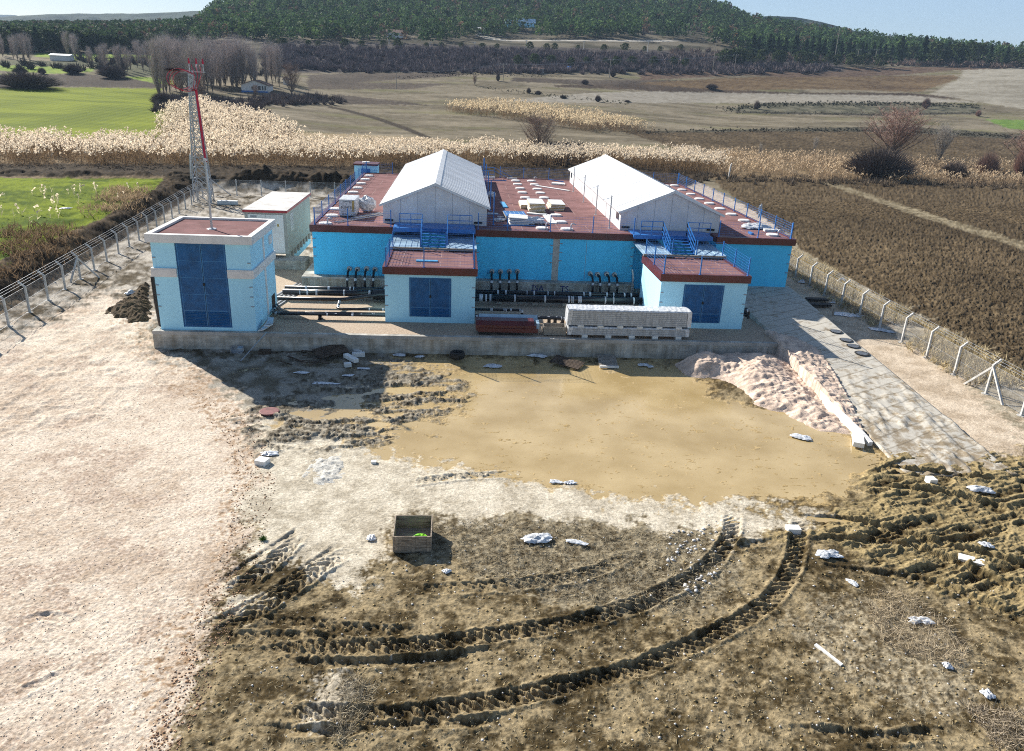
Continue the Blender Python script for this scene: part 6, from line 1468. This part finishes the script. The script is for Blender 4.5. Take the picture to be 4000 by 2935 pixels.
W2 = [pole(px, py, tp, lab, .8, 'conc_post', 1, 440, 'slim poles along the hill road') for px, py, tp, lab in ((2055,194,157,'slim pole below the blue roofed building'), (2279,204,160,'slim pole above the scrub right of the blue roof'), (2528,212,160,'slim pole above the scrub near the right hall ridge'), (1680,182,166,'slim white pole left of the hill road bend'), (1855,186,165,'slim pole at the hill road bend'), (1520,172,156,'slim pole right of the red roofed house'))]
pw = thing('power_line', 'thin overhead wires strung between the far field poles', 'power line', W1[7]); 
for (A_, B_) in ((W1[7], W1[6]), (W1[6], W1[5]), (W1[5], W1[1])):
    for s in (-1.3, 1.3):
        b = MB(); pts = []
        for q in range(13):
            f = q/12; pts.append((A_[0]+(B_[0]-A_[0])*f+s, A_[1]+(B_[1]-A_[1])*f, A_[2]+(B_[2]-A_[2])*f-2.2*4*f*(1-f)*.5))
        b.tube(pts, .03, 4); b.build('wire', M['wire'], pw)
def house(name, label, px0, px1, py, wall_h, roof_h, dep, mw, mr, cat='house', windows=(), base=None, flat=False, y0=120, lift=0.0):
    xa, ya, za = hitv((px0+px1)/2, py, y0); za += lift; w_ = (px1-px0)*ya/FPX/ .985/2
    t = thing(name, label, cat, (xa, ya, za))
    if flat:
        b = MB(); b.box(xa-w_, xa+w_, ya, ya+dep, za-.5, za+wall_h); b.build('wall', M[mw], t)
        b = MB(); b.prism([(ya-.4, za+wall_h+.02), (ya+dep*.5, za+wall_h+roof_h), (ya+dep+.4, za+wall_h+.02)], xa-w_-.4, xa+w_+.4, 'x'); b.build('roof', M[mr], t)
    else:
        b = MB(); b.prism([(xa-w_, za-.5), (xa+w_, za-.5), (xa+w_, za+wall_h), (xa, za+wall_h+roof_h), (xa-w_, za+wall_h)], ya, ya+dep); b.build('wall', M[mw], t)
        b = MB(); o = .35
        b.prism([(xa-w_-o, za+wall_h-o*roof_h/w_), (xa, za+wall_h+roof_h), (xa+w_+o, za+wall_h-o*roof_h/w_), (xa+w_+o, za+wall_h-o*roof_h/w_+.2), (xa, za+wall_h+roof_h+.2), (xa-w_-o, za+wall_h-o*roof_h/w_+.2)], ya-.5, ya+dep+.5); b.build('roof', M[mr], t)
    for f, hh, ww, wh in windows:
        b = MB(); b.box(xa-w_+2*w_*f-ww/2, xa-w_+2*w_*f+ww/2, ya-.05, ya, za+hh, za+hh+wh); b.build('window', M['glass'], t)
    if base: b = MB(); b.box(xa-w_-.05, xa+w_+.05, ya-.06, ya, za-.5, za+.5); b.build('base_band', M[base], t)
    return t
house('farmhouse', 'white farmhouse with blue base and low gable among the bare poplars', 950, 1042, 362, 2.7, 1.7, 9, 'white_paint', 'tile', windows=((.42, 1.0, .8, 1.1), (.68, .9, 1.0, 1.5), (.80, .9, .6, 1.5), (.90, .9, .6, 1.5)), base='frame')
house('shed', 'small pale shed half hidden right of the farmhouse poplars', 1108, 1124, 332, 2.2, .8, 3, 'white_paint', 'tile')
house('site_hut', 'small white and blue hut at the foot of the scrub belt', 2082, 2122, 286, 2.3, .5, 4, 'white_paint', 'tile', cat='hut', windows=((.3, .8, .9, .9), (.72, .1, .9, 1.9)), flat=True)
house('hill_building', 'long pale blue roofed building in the trees on the hill', 2022, 2086, 124, 2.5, 3.4, 9, 'wall_pale', 'roof_blue', flat=True, cat='building', lift=3.5)
house('hill_building', 'small blue roof peeking out left of the long blue roofed building', 1978, 2004, 122, 2.5, 2.8, 7, 'wall_pale', 'roof_blue', flat=True, cat='building', lift=3)
house('hill_house', 'house with dull red roof and white wall above the scrub belt', 1512, 1568, 154, 2.6, 2.2, 8, 'white_paint', 'tile', flat=True, cat='house', lift=1.5)
house('hill_house', 'small pale house beside the track up the hill', 1866, 1890, 138, 2.6, 1.4, 6, 'white_paint', 'white_paint', flat=True, lift=1.5)
house('long_shed', 'low white shed between the far left green strips', 202, 268, 238, 2.4, .8, 5, 'white_paint', 'white_metal', flat=True, cat='shed')
x, y, z = hitv(2185, 283, 200); lp = thing('log_pile', 'row of pale poles and timbers lying right of the small white hut', 'timber pile', (x, y, z))
for k in range(5): b = MB(); b.tube([(x-7+k*2.6, y-2+k*.4, z+.5), (x-2+k*2.6, y+4, z+1.0)], .35, 7); b.build('log', M['wood_grey'], lp)
x, y, z = hitv(2222, 276, 200); b = MB(); b.rbox((x, y, z+1.0), (3.2, 2.0, 1.3), (0, 0, .3)); b.rbox((x+.3, y, z+1.9), (1.8, 1.8, .7), (0, 0, .3)); tag(b.build('parked_tractor', M['frame']), 'dark blue machine parked at the end of the pale timbers', 'vehicle')
for k, px in enumerate((2005, 2018, 2032, 2044, 2056, 2068, 2270, 2290, 2310)):
    x, y, z = hitv(px, 274, 200); b = MB(); b.box(x-.12, x+.12, y-.1, y+.1, z-.2, z+1.6); tag(b.build('field_post', M['conc_post']), (ORD[k] if k < 6 else ORD[k-6])+(' from left of the pale field posts left of the small white hut' if px < 2100 else ' from left of the pale field posts right of the log pile'), 'post', 'field posts left of the hut' if px < 2100 else 'field posts right of the logs')
x, y, z = hitv(845, 1, 10) if False else (0, 0, 0)
q = gp(2846, 691, .3); t = thing('concrete_marker', 'lone leaning white concrete post by the back corner of the right ploughland', 'post', (q[0], q[1], .1)); b = MB(); b.bar((q[0], q[1], 0), (q[0]+.15, q[1], 2.6), .22, .22); b.bar((q[0]+.1, q[1], 2.5), (q[0]+.35, q[1], 2.85), .18, .16); b.build('post', M['conc_post'], t)

# ------------------------------------------------------------------ heaps, white beam, debris in the yard
def heap(name, label, poly, h, m, seed, cat, cell=.06, fn=None):
    P = np.array([gp(x, y)[:2] for x, y in poly]); x0, y0 = P.min(0)-.6; x1, y1 = P.max(0)+.6; nx, ny = int((x1-x0)/cell), int((y1-y0)/cell)
    xs = np.linspace(x0, x1, nx); ys = np.linspace(y0, y1, ny); XX, YY = np.meshgrid(xs, ys); D = np.full(XX.shape, 1e9)
    for a, b_ in zip(P, np.roll(P, -1, 0)):
        d = b_-a; t = np.clip(((XX-a[0])*d[0]+(YY-a[1])*d[1])/(d@d), 0, 1); D = np.minimum(D, np.hypot(XX-a[0]-t*d[0], YY-a[1]-t*d[1]))
    ins = inpoly(XX, YY, [tuple(p) for p in P]); D = np.where(ins, D, -D)
    zz_ = fn(XX, YY, D)
    V = np.stack([XX, YY, zz_], -1); ii = np.arange(nx*ny).reshape(ny, nx); f = np.stack([ii[:-1, :-1], ii[:-1, 1:], ii[1:, 1:], ii[1:, :-1]], -1).reshape(-1, 4)
    keep = (zz_.reshape(-1)[f] > -.3).any(1); f = f[keep]; cen = V.reshape(-1, 3).mean(0); cen[2] = 0
    o = mesh_np(name, V.reshape(-1, 3)-cen, f, m, smooth=True); o.location = cen; return tag(o, label, cat)
pinkm = mat('pink_gravel', (.64, .50, .40), .95, .14, 1.6, .9, 26, fine=.30, spec=.12)
def fnA(X, Y, D):
    z = -.30+.80*(1-np.exp(-np.clip(D+.35, 0, 9)*.6))
    z += .75*np.exp(-((X-15.0)**2/2.6+(Y-43.0)**2/1.6)) + .50*np.exp(-((X-17.6)**2/2.2+(Y-40.8)**2/1.6))+.40*np.exp(-((X-18.6)**2/3+(Y-43.0)**2/1.5))
    z += (ridged(X*.8, Y*1.1, 801, 4, .6)-.5)*.42*sstep(0, .8, D) + (fbm(X*5, Y*5, 802, 3)-.5)*.10
    z = np.where(X > 20.3, np.maximum(z, apz(Y)+.02+.22*(1-np.exp(-np.clip(D, 0, 9)*1.5))+(ridged(X*1.5, Y*1.5, 805, 4, .6)-.5)*.34), z)
    return np.where(D < -.3, -.5, z)
heap('gravel_heap', 'trampled heap of pink gravel piled against the right end of the retaining wall', [(2650,1425),(2760,1370),(2900,1355),(3050,1375),(3175,1428),(3232,1506),(3300,1610),(3350,1706),(3290,1700),(3190,1690),(3050,1620),(2930,1590),(2880,1510),(2790,1478),(2700,1470)], 1, pinkm, 1, 'gravel heap', fn=fnA)
sandm = mat('pale_sand', (.52, .50, .45), .95, .14, 3, .9, 22, fine=.3)
def fnB(X, Y, D):
    D = D+(fbm(X*3, Y*3, 812, 3)-.5)*.5; z = -.10+.24*(1-np.exp(-np.clip(D+.1, 0, 9)*.9))+(ridged(X*2.6, Y*2.6, 811, 4, .6)-.5)*.18*sstep(0, .5, D); return np.where(D < -.1, -.4, z)
heap('sand_heap', 'low trampled heap of whitish sand left of the puddle', [(1150,1850),(1190,1800),(1270,1765),(1350,1775),(1380,1830),(1330,1900),(1220,1915)], 1, sandm, 1, 'sand heap', fn=fnB)
dirtm = mat('dark_clods', (.085, .060, .034), .95, .3, 2.5, .9, 14, fine=.35, spec=.15)
def fnC(X, Y, D):
    D = D+(fbm(X*2, Y*2, 822, 3)-.5)*.7; z = -.15+.9*(1-np.exp(-np.clip(D+.1, 0, 9)*.8))+(ridged(X*1.5, Y*1.5, 821, 4, .6)-.5)*.5*sstep(0, .5, D); return np.where(D < -.1, -.4, z)
heap('dirt_heap', 'dark clod heap beside the left wall of the transformer building', [(400,1225),(470,1180),(580,1100),(600,1180),(590,1260),(500,1260)], 1, dirtm, 1, 'dirt heap', fn=fnC)
wbm = thing('concrete_edge_beam', 'bright white edge beam running down the left side of the ramp', 'beam', (21, 37, .2))
b = MB(); bpts = [gp(x, y, .62-.10*k) for k, (x, y) in enumerate(((3189,1489),(3237,1567),(3306,1628),(3376,1697),(3402,1727)))]
for a_, c_b in zip(bpts[:-1], bpts[1:]): b.bar(a_-np.array((0, 0, .2)), c_b-np.array((0, 0, .2)), .20, .42)
b.build('beam', M['white_paint'], wbm)
q = gp(3352, 1716, .2); box_thing('foam_board', 'white foam board lying at the lower end of the white edge beam', 'board', q[0]-.25, q[0]+.25, q[1]-.7, q[1]+.7, .06, .30, M['foam'], None, rad(-24))
def pallet(label, px, py, rz, tilt=(0, 0), sz=(1.25, 1.0), lift=.08, m='wood_dark', n=7):
    q = gp(px, py, .1); t = thing('wooden_pallet', label, 'pallet', (q[0], q[1], lift), rz); t.rotation_euler = (tilt[0], tilt[1], rz)
    def bx(nm, c, s): b = MB(); b.rbox(c, s); o = b.build(nm, M[m], None, origin=(0, 0, 0)); o.parent = t
    b = MB()
    for k in range(n): b.rbox((0, -sz[1]/2+(k+.5)*sz[1]/n, .12), (sz[0], sz[1]/n*.78, .025))
    o = b.build('top_boards', M[m], None, origin=(0, 0, 0)); o.parent = t; o['kind'] = 'stuff' if False else 'part'
    del o['kind']
    for s in (-1, 0, 1): bx('stringer', (s*sz[0]*.44, 0, .06), (.09, sz[1], .09))
    return t
pallet('dark wet pallet leaning on broken boards left of the foam blocks', 1292, 1385, rad(28), (rad(8), rad(-6)), (1.9, 1.3), .25)
pallet('broken dark pallet on the wet ground under the long panel stack', 2215, 1420, rad(-30), (rad(4), rad(4)), (1.9, 1.2), .08)
pallet('grey pallet with a pale front edge on the wet ground, rightmost of the pallets', 2372, 1412, rad(-4), (rad(6), 0), (1.15, 1.4), .05, 'wood_grey')
q = gp(2380, 1432, .1); box_thing('foam_strip', 'white foam strip under the front edge of the rightmost pallet', 'foam block', q[0]-.58, q[0]+.58, q[1]-.08, q[1]+.05, .02, .14, M['foam'])
bd = thing('broken_boards', 'heap of broken dark boards left of the leaning pallet', 'boards', (*gp(1190, 1395)[:2], .05)); rr = random.Random(3)
for k in range(13):
    q = gp(rr.uniform(1110, 1290), rr.uniform(1375, 1425), .1); b = MB(); b.rbox((q[0], q[1], .10+.03*k*.4), (rr.uniform(.8, 1.7), .12, .03), (rr.uniform(-.2, .2), rr.uniform(-.25, .25), rr.uniform(-.7, .9))); b.build('board', M['wood_dark'], bd)
for k, (px, py, L, w_, h_, rz, lab) in enumerate(((1371,1404,1.25,.30,.22,-52,'long white foam block lying across the others near the leaning pallet'), (1400,1385,.75,.32,.25,12,'white foam block by the wall behind the long foam block'), (1358,1424,.4,.3,.22,20,'short white foam block nearest the camera by the pallet'), (1395,1372,.5,.3,.2,-35,'stained cream foam block against the wall'),
    (2062,2,0,0,0,0,''),)):
    if not lab: continue
    q = gp(px, py, .15); box_thing('foam_block', lab, 'foam block', q[0]-L/2, q[0]+L/2, q[1]-w_/2, q[1]+w_/2, .02+.10*(k == 0), .02+h_+.1*(k == 0), M['foam'], 'foam blocks at the retaining wall', rad(rz))
q = gp(1786, 1400, .1); ty_ = thing('tyre', 'old black tyre standing on the wet ground by the retaining wall', 'tyre', (q[0], q[1], .3)); b = MB(); n1_ = 26; n2_ = 10
vs_ = []; fs_ = []
for i in range(n1_):
    a = 2*math.pi*i/n1_
    for j in range(n2_):
        c_a = 2*math.pi*j/n2_; r_ = .36+.11*math.cos(c_a); vs_.append((q[0]+math.cos(a)*r_, q[1]+math.sin(a)*r_*.9, .32+.22*math.sin(c_a)))
for i in range(n1_):
    for j in range(n2_): fs_.append((i*n2_+j, ((i+1) % n1_)*n2_+j, ((i+1) % n1_)*n2_+(j+1) % n2_, i*n2_+(j+1) % n2_))
b.add(vs_, fs_); b.build('tread', M['rubber'], ty_, smooth=True)
q = gp(928, 1374, .1); dv = thing('metal_box', 'open grey metal box lying at the foot of the wall below the transformer building', 'metal box', (q[0], q[1], .02))
for nm_, bx in (('base', (q[0]-.35, q[0]+.3, q[1]-.25, q[1]+.3, .03, .06)), ('side', (q[0]-.35, q[0]-.32, q[1]-.25, q[1]+.3, .06, .38)), ('back', (q[0]-.32, q[0]+.3, q[1]+.27, q[1]+.3, .06, .38)), ('lid', (q[0]+.0, q[0]+.3, q[1]-.05, q[1]+.26, .30, .34))):
    b = MB(); b.box(*bx); b.build(nm_, M['galv'] if nm_ != 'lid' else M['roof_blue'], dv)
A_ = gp(940, 1412, .02); b = MB(); b.bar((A_[0], A_[1], .03), (A_[0]+1.15, 44.74, 1.22), .07, .03); tag(b.build('metal_strip', M['galv']), 'thin metal strip leaning on the retaining wall beside the metal box', 'metal strip')
q = gp(1035, 1378, .1); box_thing('brick_block', 'brown broken block at the foot of the wall right of the metal strip', 'block', q[0]-.35, q[0]+.35, q[1]-.2, q[1]+.2, 0, .26, M['wood_dark'], None, .1)
# plastic litter, each piece its own thing
LIT = [(2100,2110,1.15,.55,.16,8,'large crumpled white sheet on the weeds right of the crate'), (2250,2118,.85,.22,.06,-18,'narrow white strip right of the large crumpled sheet'), (3130,1705,.95,.45,.12,-35,'curled white film floating in the right part of the puddle'),
 (3830,1918,1.1,.45,.18,-6,'crumpled white sheet in the churned mud at the right edge'), (3235,2168,.9,.4,.16,5,'grey white scrap heap right of the wheel tracks'), (1560,1388,.75,.4,.08,-5,'pale blue sheet in the shade left of the tyre'), (1640,1393,.6,.22,.10,10,'blue white film scraps in the shade beside the tyre'),
 (1925,1428,1.0,.5,.12,-10,'silver film in the shade right of the tyre'), (2100,1392,1.2,.35,.18,-14,'white film against the wall above the broken pallet'), (2515,1425,.7,.3,.14,4,'white scrap in the shade right of the grey pallet'), (2540,1432,.4,.25,.14,30,'small bright scrap right of the other shaded scrap'),
 (1050,1772,.7,.4,.10,0,'white crumpled paper left of the sand heap'), (1420,1442,.8,.25,.06,3,'white puddled film below the foam blocks'), (1360,1465,.7,.25,.03,0,'flat pale sheet frozen in the shaded mud'), (1275,1495,1.5,.3,.03,-3,'long pale smear of film on the shaded mud'), (1180,1455,.9,.3,.04,5,'pale film in the shaded mud left of the long smear'),
 (3285,1108,1.0,.5,.5,-10,'big white plastic bag caught behind the right fence'), (3132,1105,.6,.35,.3,0,'white bag at the foot of a fence post behind the ramp'), (3257,1183,.6,.3,.12,0,'pale rag at the foot of the fence post above the torn sheet'), (3310,1228,2.2,.9,.12,-12,'long torn pale sheet lying between ramp and fence'), (3450,1290,1.8,.6,.12,-35,'pale torn sheet along the fence foot, nearest of the sheets'),
 (3330,2275,.5,.2,.08,-60,'small white scrap beside the right wheel track'), (3595,2420,.9,.35,.10,-6,'white film scrap in the dry weeds at the right'), (3850,2138,.5,.35,.10,0,'clear plastic scrap above the foam board in the mud'), (2170,1878,.5,.25,.06,0,'white scrap at the near edge of the puddle'), (2225,1882,.5,.25,.06,20,'second white scrap right beside it at the puddle edge'),
 (1450,2100,.35,.3,.10,0,'small white scrap left of the crate'), (1745,2232,.28,.22,.08,50,'small white scrap below the crate shade'), (512,1150,.7,.45,.3,20,'white crumpled bucket liner on the dirt heap'), (265,860,1.1,.6,.12,5,'pale sheet lying on the spoil bank beside the left field'),
 (3700,2600,.3,.25,.1,0,'small clear bottle base in the weeds, right'), (3860,2712,.35,.28,.1,0,'clear jar bottom in the weeds, lower right')]
for k, (px, py, w_, d_, am_, rot, lab) in enumerate(LIT):
    q = gp(px, py, .06); z_ = gz(q[0], q[1]); 
    if 1440 < px < 1700 and False: pass
    sheetmesh('plastic_scrap', lab, q[0], q[1], max(z_, -.02)+.015, w_*1.0, d_*1.3, 900+k, 'plastic', am_*1.4, rot, 'litter', n=16)
for k, (px, py, L, w_, h_, rz, lab) in enumerate(((3098,2068,.52,.36,.20,-3,'white foam block at the end of the right wheel track'), (3795,2188,.85,.42,.10,-30,'ribbed white foam board in the mud near the right edge'), (3237,2553,.10,1.0,.05,25,'narrow white board lying in the lower right mud'), (1025,1805,.50,.45,.22,-20,'white foam box beside the dark mud left of the sand heap'),
    (3635,1885,.35,.4,.24,0,'small white foam block in the churned mud at the right'), (3862,1,0,0,0,0,''), (1460,1803,.22,.2,.1,0,'tiny white stone like lump right of the sand heap'), (965,660,.1,.1,.1,0,''))):
    if not lab: continue
    q = gp(px, py, .08); z_ = max(-.02, gz(q[0], q[1])); box_thing('foam_block', lab, 'foam block', q[0]-L/2, q[0]+L/2, q[1]-w_/2, q[1]+w_/2, z_-.02, z_+h_, M['foam'], None, rad(rz))
q = gp(965, 1108*0+ 0+ 695, 0) if False else gp(890, 797, .1); box_thing('concrete_beam', 'short white beam lying behind the container hut', 'beam', q[0]-1.2, q[0]+1.2, q[1]-.3, q[1]+.3, .05, .5, M['foam'], None, rad(4))
q = gp(1053, 1617, .0); b = MB(); b.disc((q[0], q[1], gz(q[0], q[1])+.0), .48, .06, 24); tag(b.build('manhole_cover', mat('dull_red_iron', (.20, .07, .07), .7, .2, 3)), 'dull red round manhole cover at the tip of the building shadow', 'manhole cover')
for k, (px, py) in enumerate(((3190,1174), (3203,1195))):
    q = gp(px, py, .1); b = MB(); b.rbox((q[0], q[1], .2), (1.7, .62, .14), (0, rad(0), rad(-3))); tag(b.build('black_trough', M['rubber']), ['upper of the two black plastic troughs between ramp and fence', 'lower of the two black plastic troughs between ramp and fence'][k], 'trough')
q = gp(3253, 1230, .1); b = MB(); b.bar((q[0], q[1], 0), (q[0]+.05, q[1]+.1, .55), .10); tag(b.build('wooden_stake', M['wood_grey']), 'short wooden stake standing in the torn sheet', 'stake')
# stones, one by one around the scrap area, and gravel grains as stuff
rs = np.random.RandomState(99)
def stones(name, label, poly, n, size, col, seed, colv=.25):
    rs = np.random.RandomState(seed); xs = [p[0] for p in poly]; ys = [p[1] for p in poly]; px = rs.uniform(min(xs), max(xs), n*3); py = rs.uniform(min(ys), max(ys), n*3); m = inpoly(px, py, poly); px, py = px[m][:n], py[m][:n]
    V = []; F = []; Cc = []; oct_ = np.array([(1,0,0),(-1,0,0),(0,1,0),(0,-1,0),(0,0,.7),(0,0,-.5)], float); fo = np.array([(0,2,4),(2,1,4),(1,3,4),(3,0,4),(2,0,5),(1,2,5),(3,1,5),(0,3,5)])
    for k, (x, y) in enumerate(zip(px, py)):
        q = gp(x, y, 0); s = rs.uniform(*size); z_ = gz(q[0], q[1]); v = oct_*s*rs.uniform(.6, 1.3, (6, 1)); a = rs.uniform(0, 6.28); c_, s_ = math.cos(a), math.sin(a)
        V.append(np.stack([v[:, 0]*c_-v[:, 1]*s_+q[0], v[:, 0]*s_+v[:, 1]*c_+q[1], v[:, 2]+z_+s*.2], 1)); F.append(fo+6*k); Cc.append(np.tile(np.array(col)*rs.uniform(1-colv, 1+colv), (6, 1)))
    o = mesh_np(name, np.vstack(V), np.vstack(F), twig_mat, col=np.vstack(Cc)); return tag(o, label, 'stones', kind='stuff')
stones('scattered_stones', 'white stones and crumbs scattered over the brown mud', [(1500,2080),(2900,2030),(3900,2150),(3950,2900),(900,2900),(1100,2300)], 380, (.02, .055), (.60, .58, .55), 1)
stones('scattered_stones', 'white rubble crumbs left of the wheel tracks', [(2600,2080),(2800,2060),(2830,2250),(2700,2330),(2600,2250)], 90, (.04, .10), (.62, .61, .60), 2)
stones('gravel_grains', 'loose pinkish gravel grains on the left yard', [(0,1330),(430,1150),(600,1370),(1000,1650),(950,1950),(850,2300),(640,2935),(0,2935)], 1800, (.015, .032), (.68, .57, .46), 3, .3)
stones('dirt_clods', 'small dark clods along the edge of the gravel yard', [(700,1500),(1010,1640),(1080,1900),(1000,2250),(820,2700),(700,2935),(560,2935),(750,2450),(900,2050),(900,1750)], 1500, (.015, .045), (.42, .27, .17), 4, .4)
stones('dirt_clods', 'brown clods strewn over the foreground mud', [(1000,2200),(3000,2150),(3990,1800),(3990,2930),(700,2930)], 1300, (.02, .06), (.28, .215, .11), 5, .4)
# dry brush tufts and straw lying on the mud
def straw(name, label, poly, n, L, seed, col, up=.35, wd=.012):
    rs = np.random.RandomState(seed); xs = [p[0] for p in poly]; ys = [p[1] for p in poly]; px = rs.uniform(min(xs), max(xs), n*3); py = rs.uniform(min(ys), max(ys), n*3); m = inpoly(px, py, poly); px, py = px[m][:n], py[m][:n]
    B = np.array([(*gp(x, y)[:2],) for x, y in zip(px, py)]); z = np.array([gz(a, c) for a, c in B]); B = np.column_stack([B, z+.01]); k = len(B); a = rs.uniform(0, 6.28, k); l = rs.uniform(*L, k)
    T = B+np.stack([np.cos(a)*l, np.sin(a)*l, l*up*rs.uniform(0, 1.6, k)], 1); V = tri_cloud(B, T, wd*rs.uniform(.7, 1.6, k), rs); cc = rep(np.array(col)*rs.uniform(.6, 1.35, (k, 1)), 3)
    o = mesh_np(name, V, TRI(len(V)), twig_mat, col=cc); return tag(o, label, 'dry weeds', kind='stuff')
straw('dry_weeds', 'grey dry weeds around the crumpled sheet right of the crate', [(1650,2040),(2100,2030),(2760,2090),(2850,2250),(2650,2400),(2100,2320),(1850,2240),(1700,2150)], 6000, (.10, .30), 11, (.34, .29, .20), .5)
straw('dry_weeds', 'tangled pale dry weeds in the lower right', Z6([(1400,560),(1650,600),(1950,880),(1900,1010),(1500,900),(1380,700)]), 2200, (.15, .5), 12, (.44, .36, .25), .7, .010)
straw('dry_weeds', 'dry weeds at the bottom right corner', Z6([(1900,1180),(2252,1250),(2252,1450),(2100,1450)]), 1100, (.12, .35), 13, (.40, .33, .24), .6)
straw('dry_weeds', 'grey tangled weeds between the two lower wheel tracks', Z5([(780,830),(860,790),(950,860),(930,980),(850,1050),(800,1160),(730,1080),(790,950)]), 900, (.15, .4), 14, (.36, .31, .22), .6)
straw('straw', 'straw bits strewn across the foreground mud', [(800,2150),(3990,2050),(3990,2930),(700,2930)], 9000, (.05, .20), 15, (.42, .36, .24), .15, .010)
sm = shrub_mesh(95, .22, .2, 160, (.10, .20, .04), .03); q = gp(1028, 2110); place_mesh('grass_tuft', sm, (q[0], q[1], gz(q[0], q[1])), 1, 0, 'small green grass tuft left of the crate', 'grass tuft')

# ------------------------------------------------------------------ haze
hz = MB(); hz.box(-5300, 5300, -150, 6400, -75, 900)
hm = bpy.data.materials.new('haze'); hm.use_nodes = True; hn = hm.node_tree
for n_ in list(hn.nodes):
    if n_.type != 'OUTPUT_MATERIAL': hn.nodes.remove(n_)
pv = hn.nodes.new('ShaderNodeVolumePrincipled'); pv.inputs['Color'].default_value = (.50, .70, 1, 1); pv.inputs['Density'].default_value = 0.00012; pv.inputs['Anisotropy'].default_value = .0
hn.links.new(pv.outputs[0], [n_ for n_ in hn.nodes if n_.type == 'OUTPUT_MATERIAL'][0].inputs['Volume'])
tag(hz.build('haze', hm), 'thin blue haze in the air over the fields and hills', None, kind='stuff')
print('objects', len(bpy.data.objects))
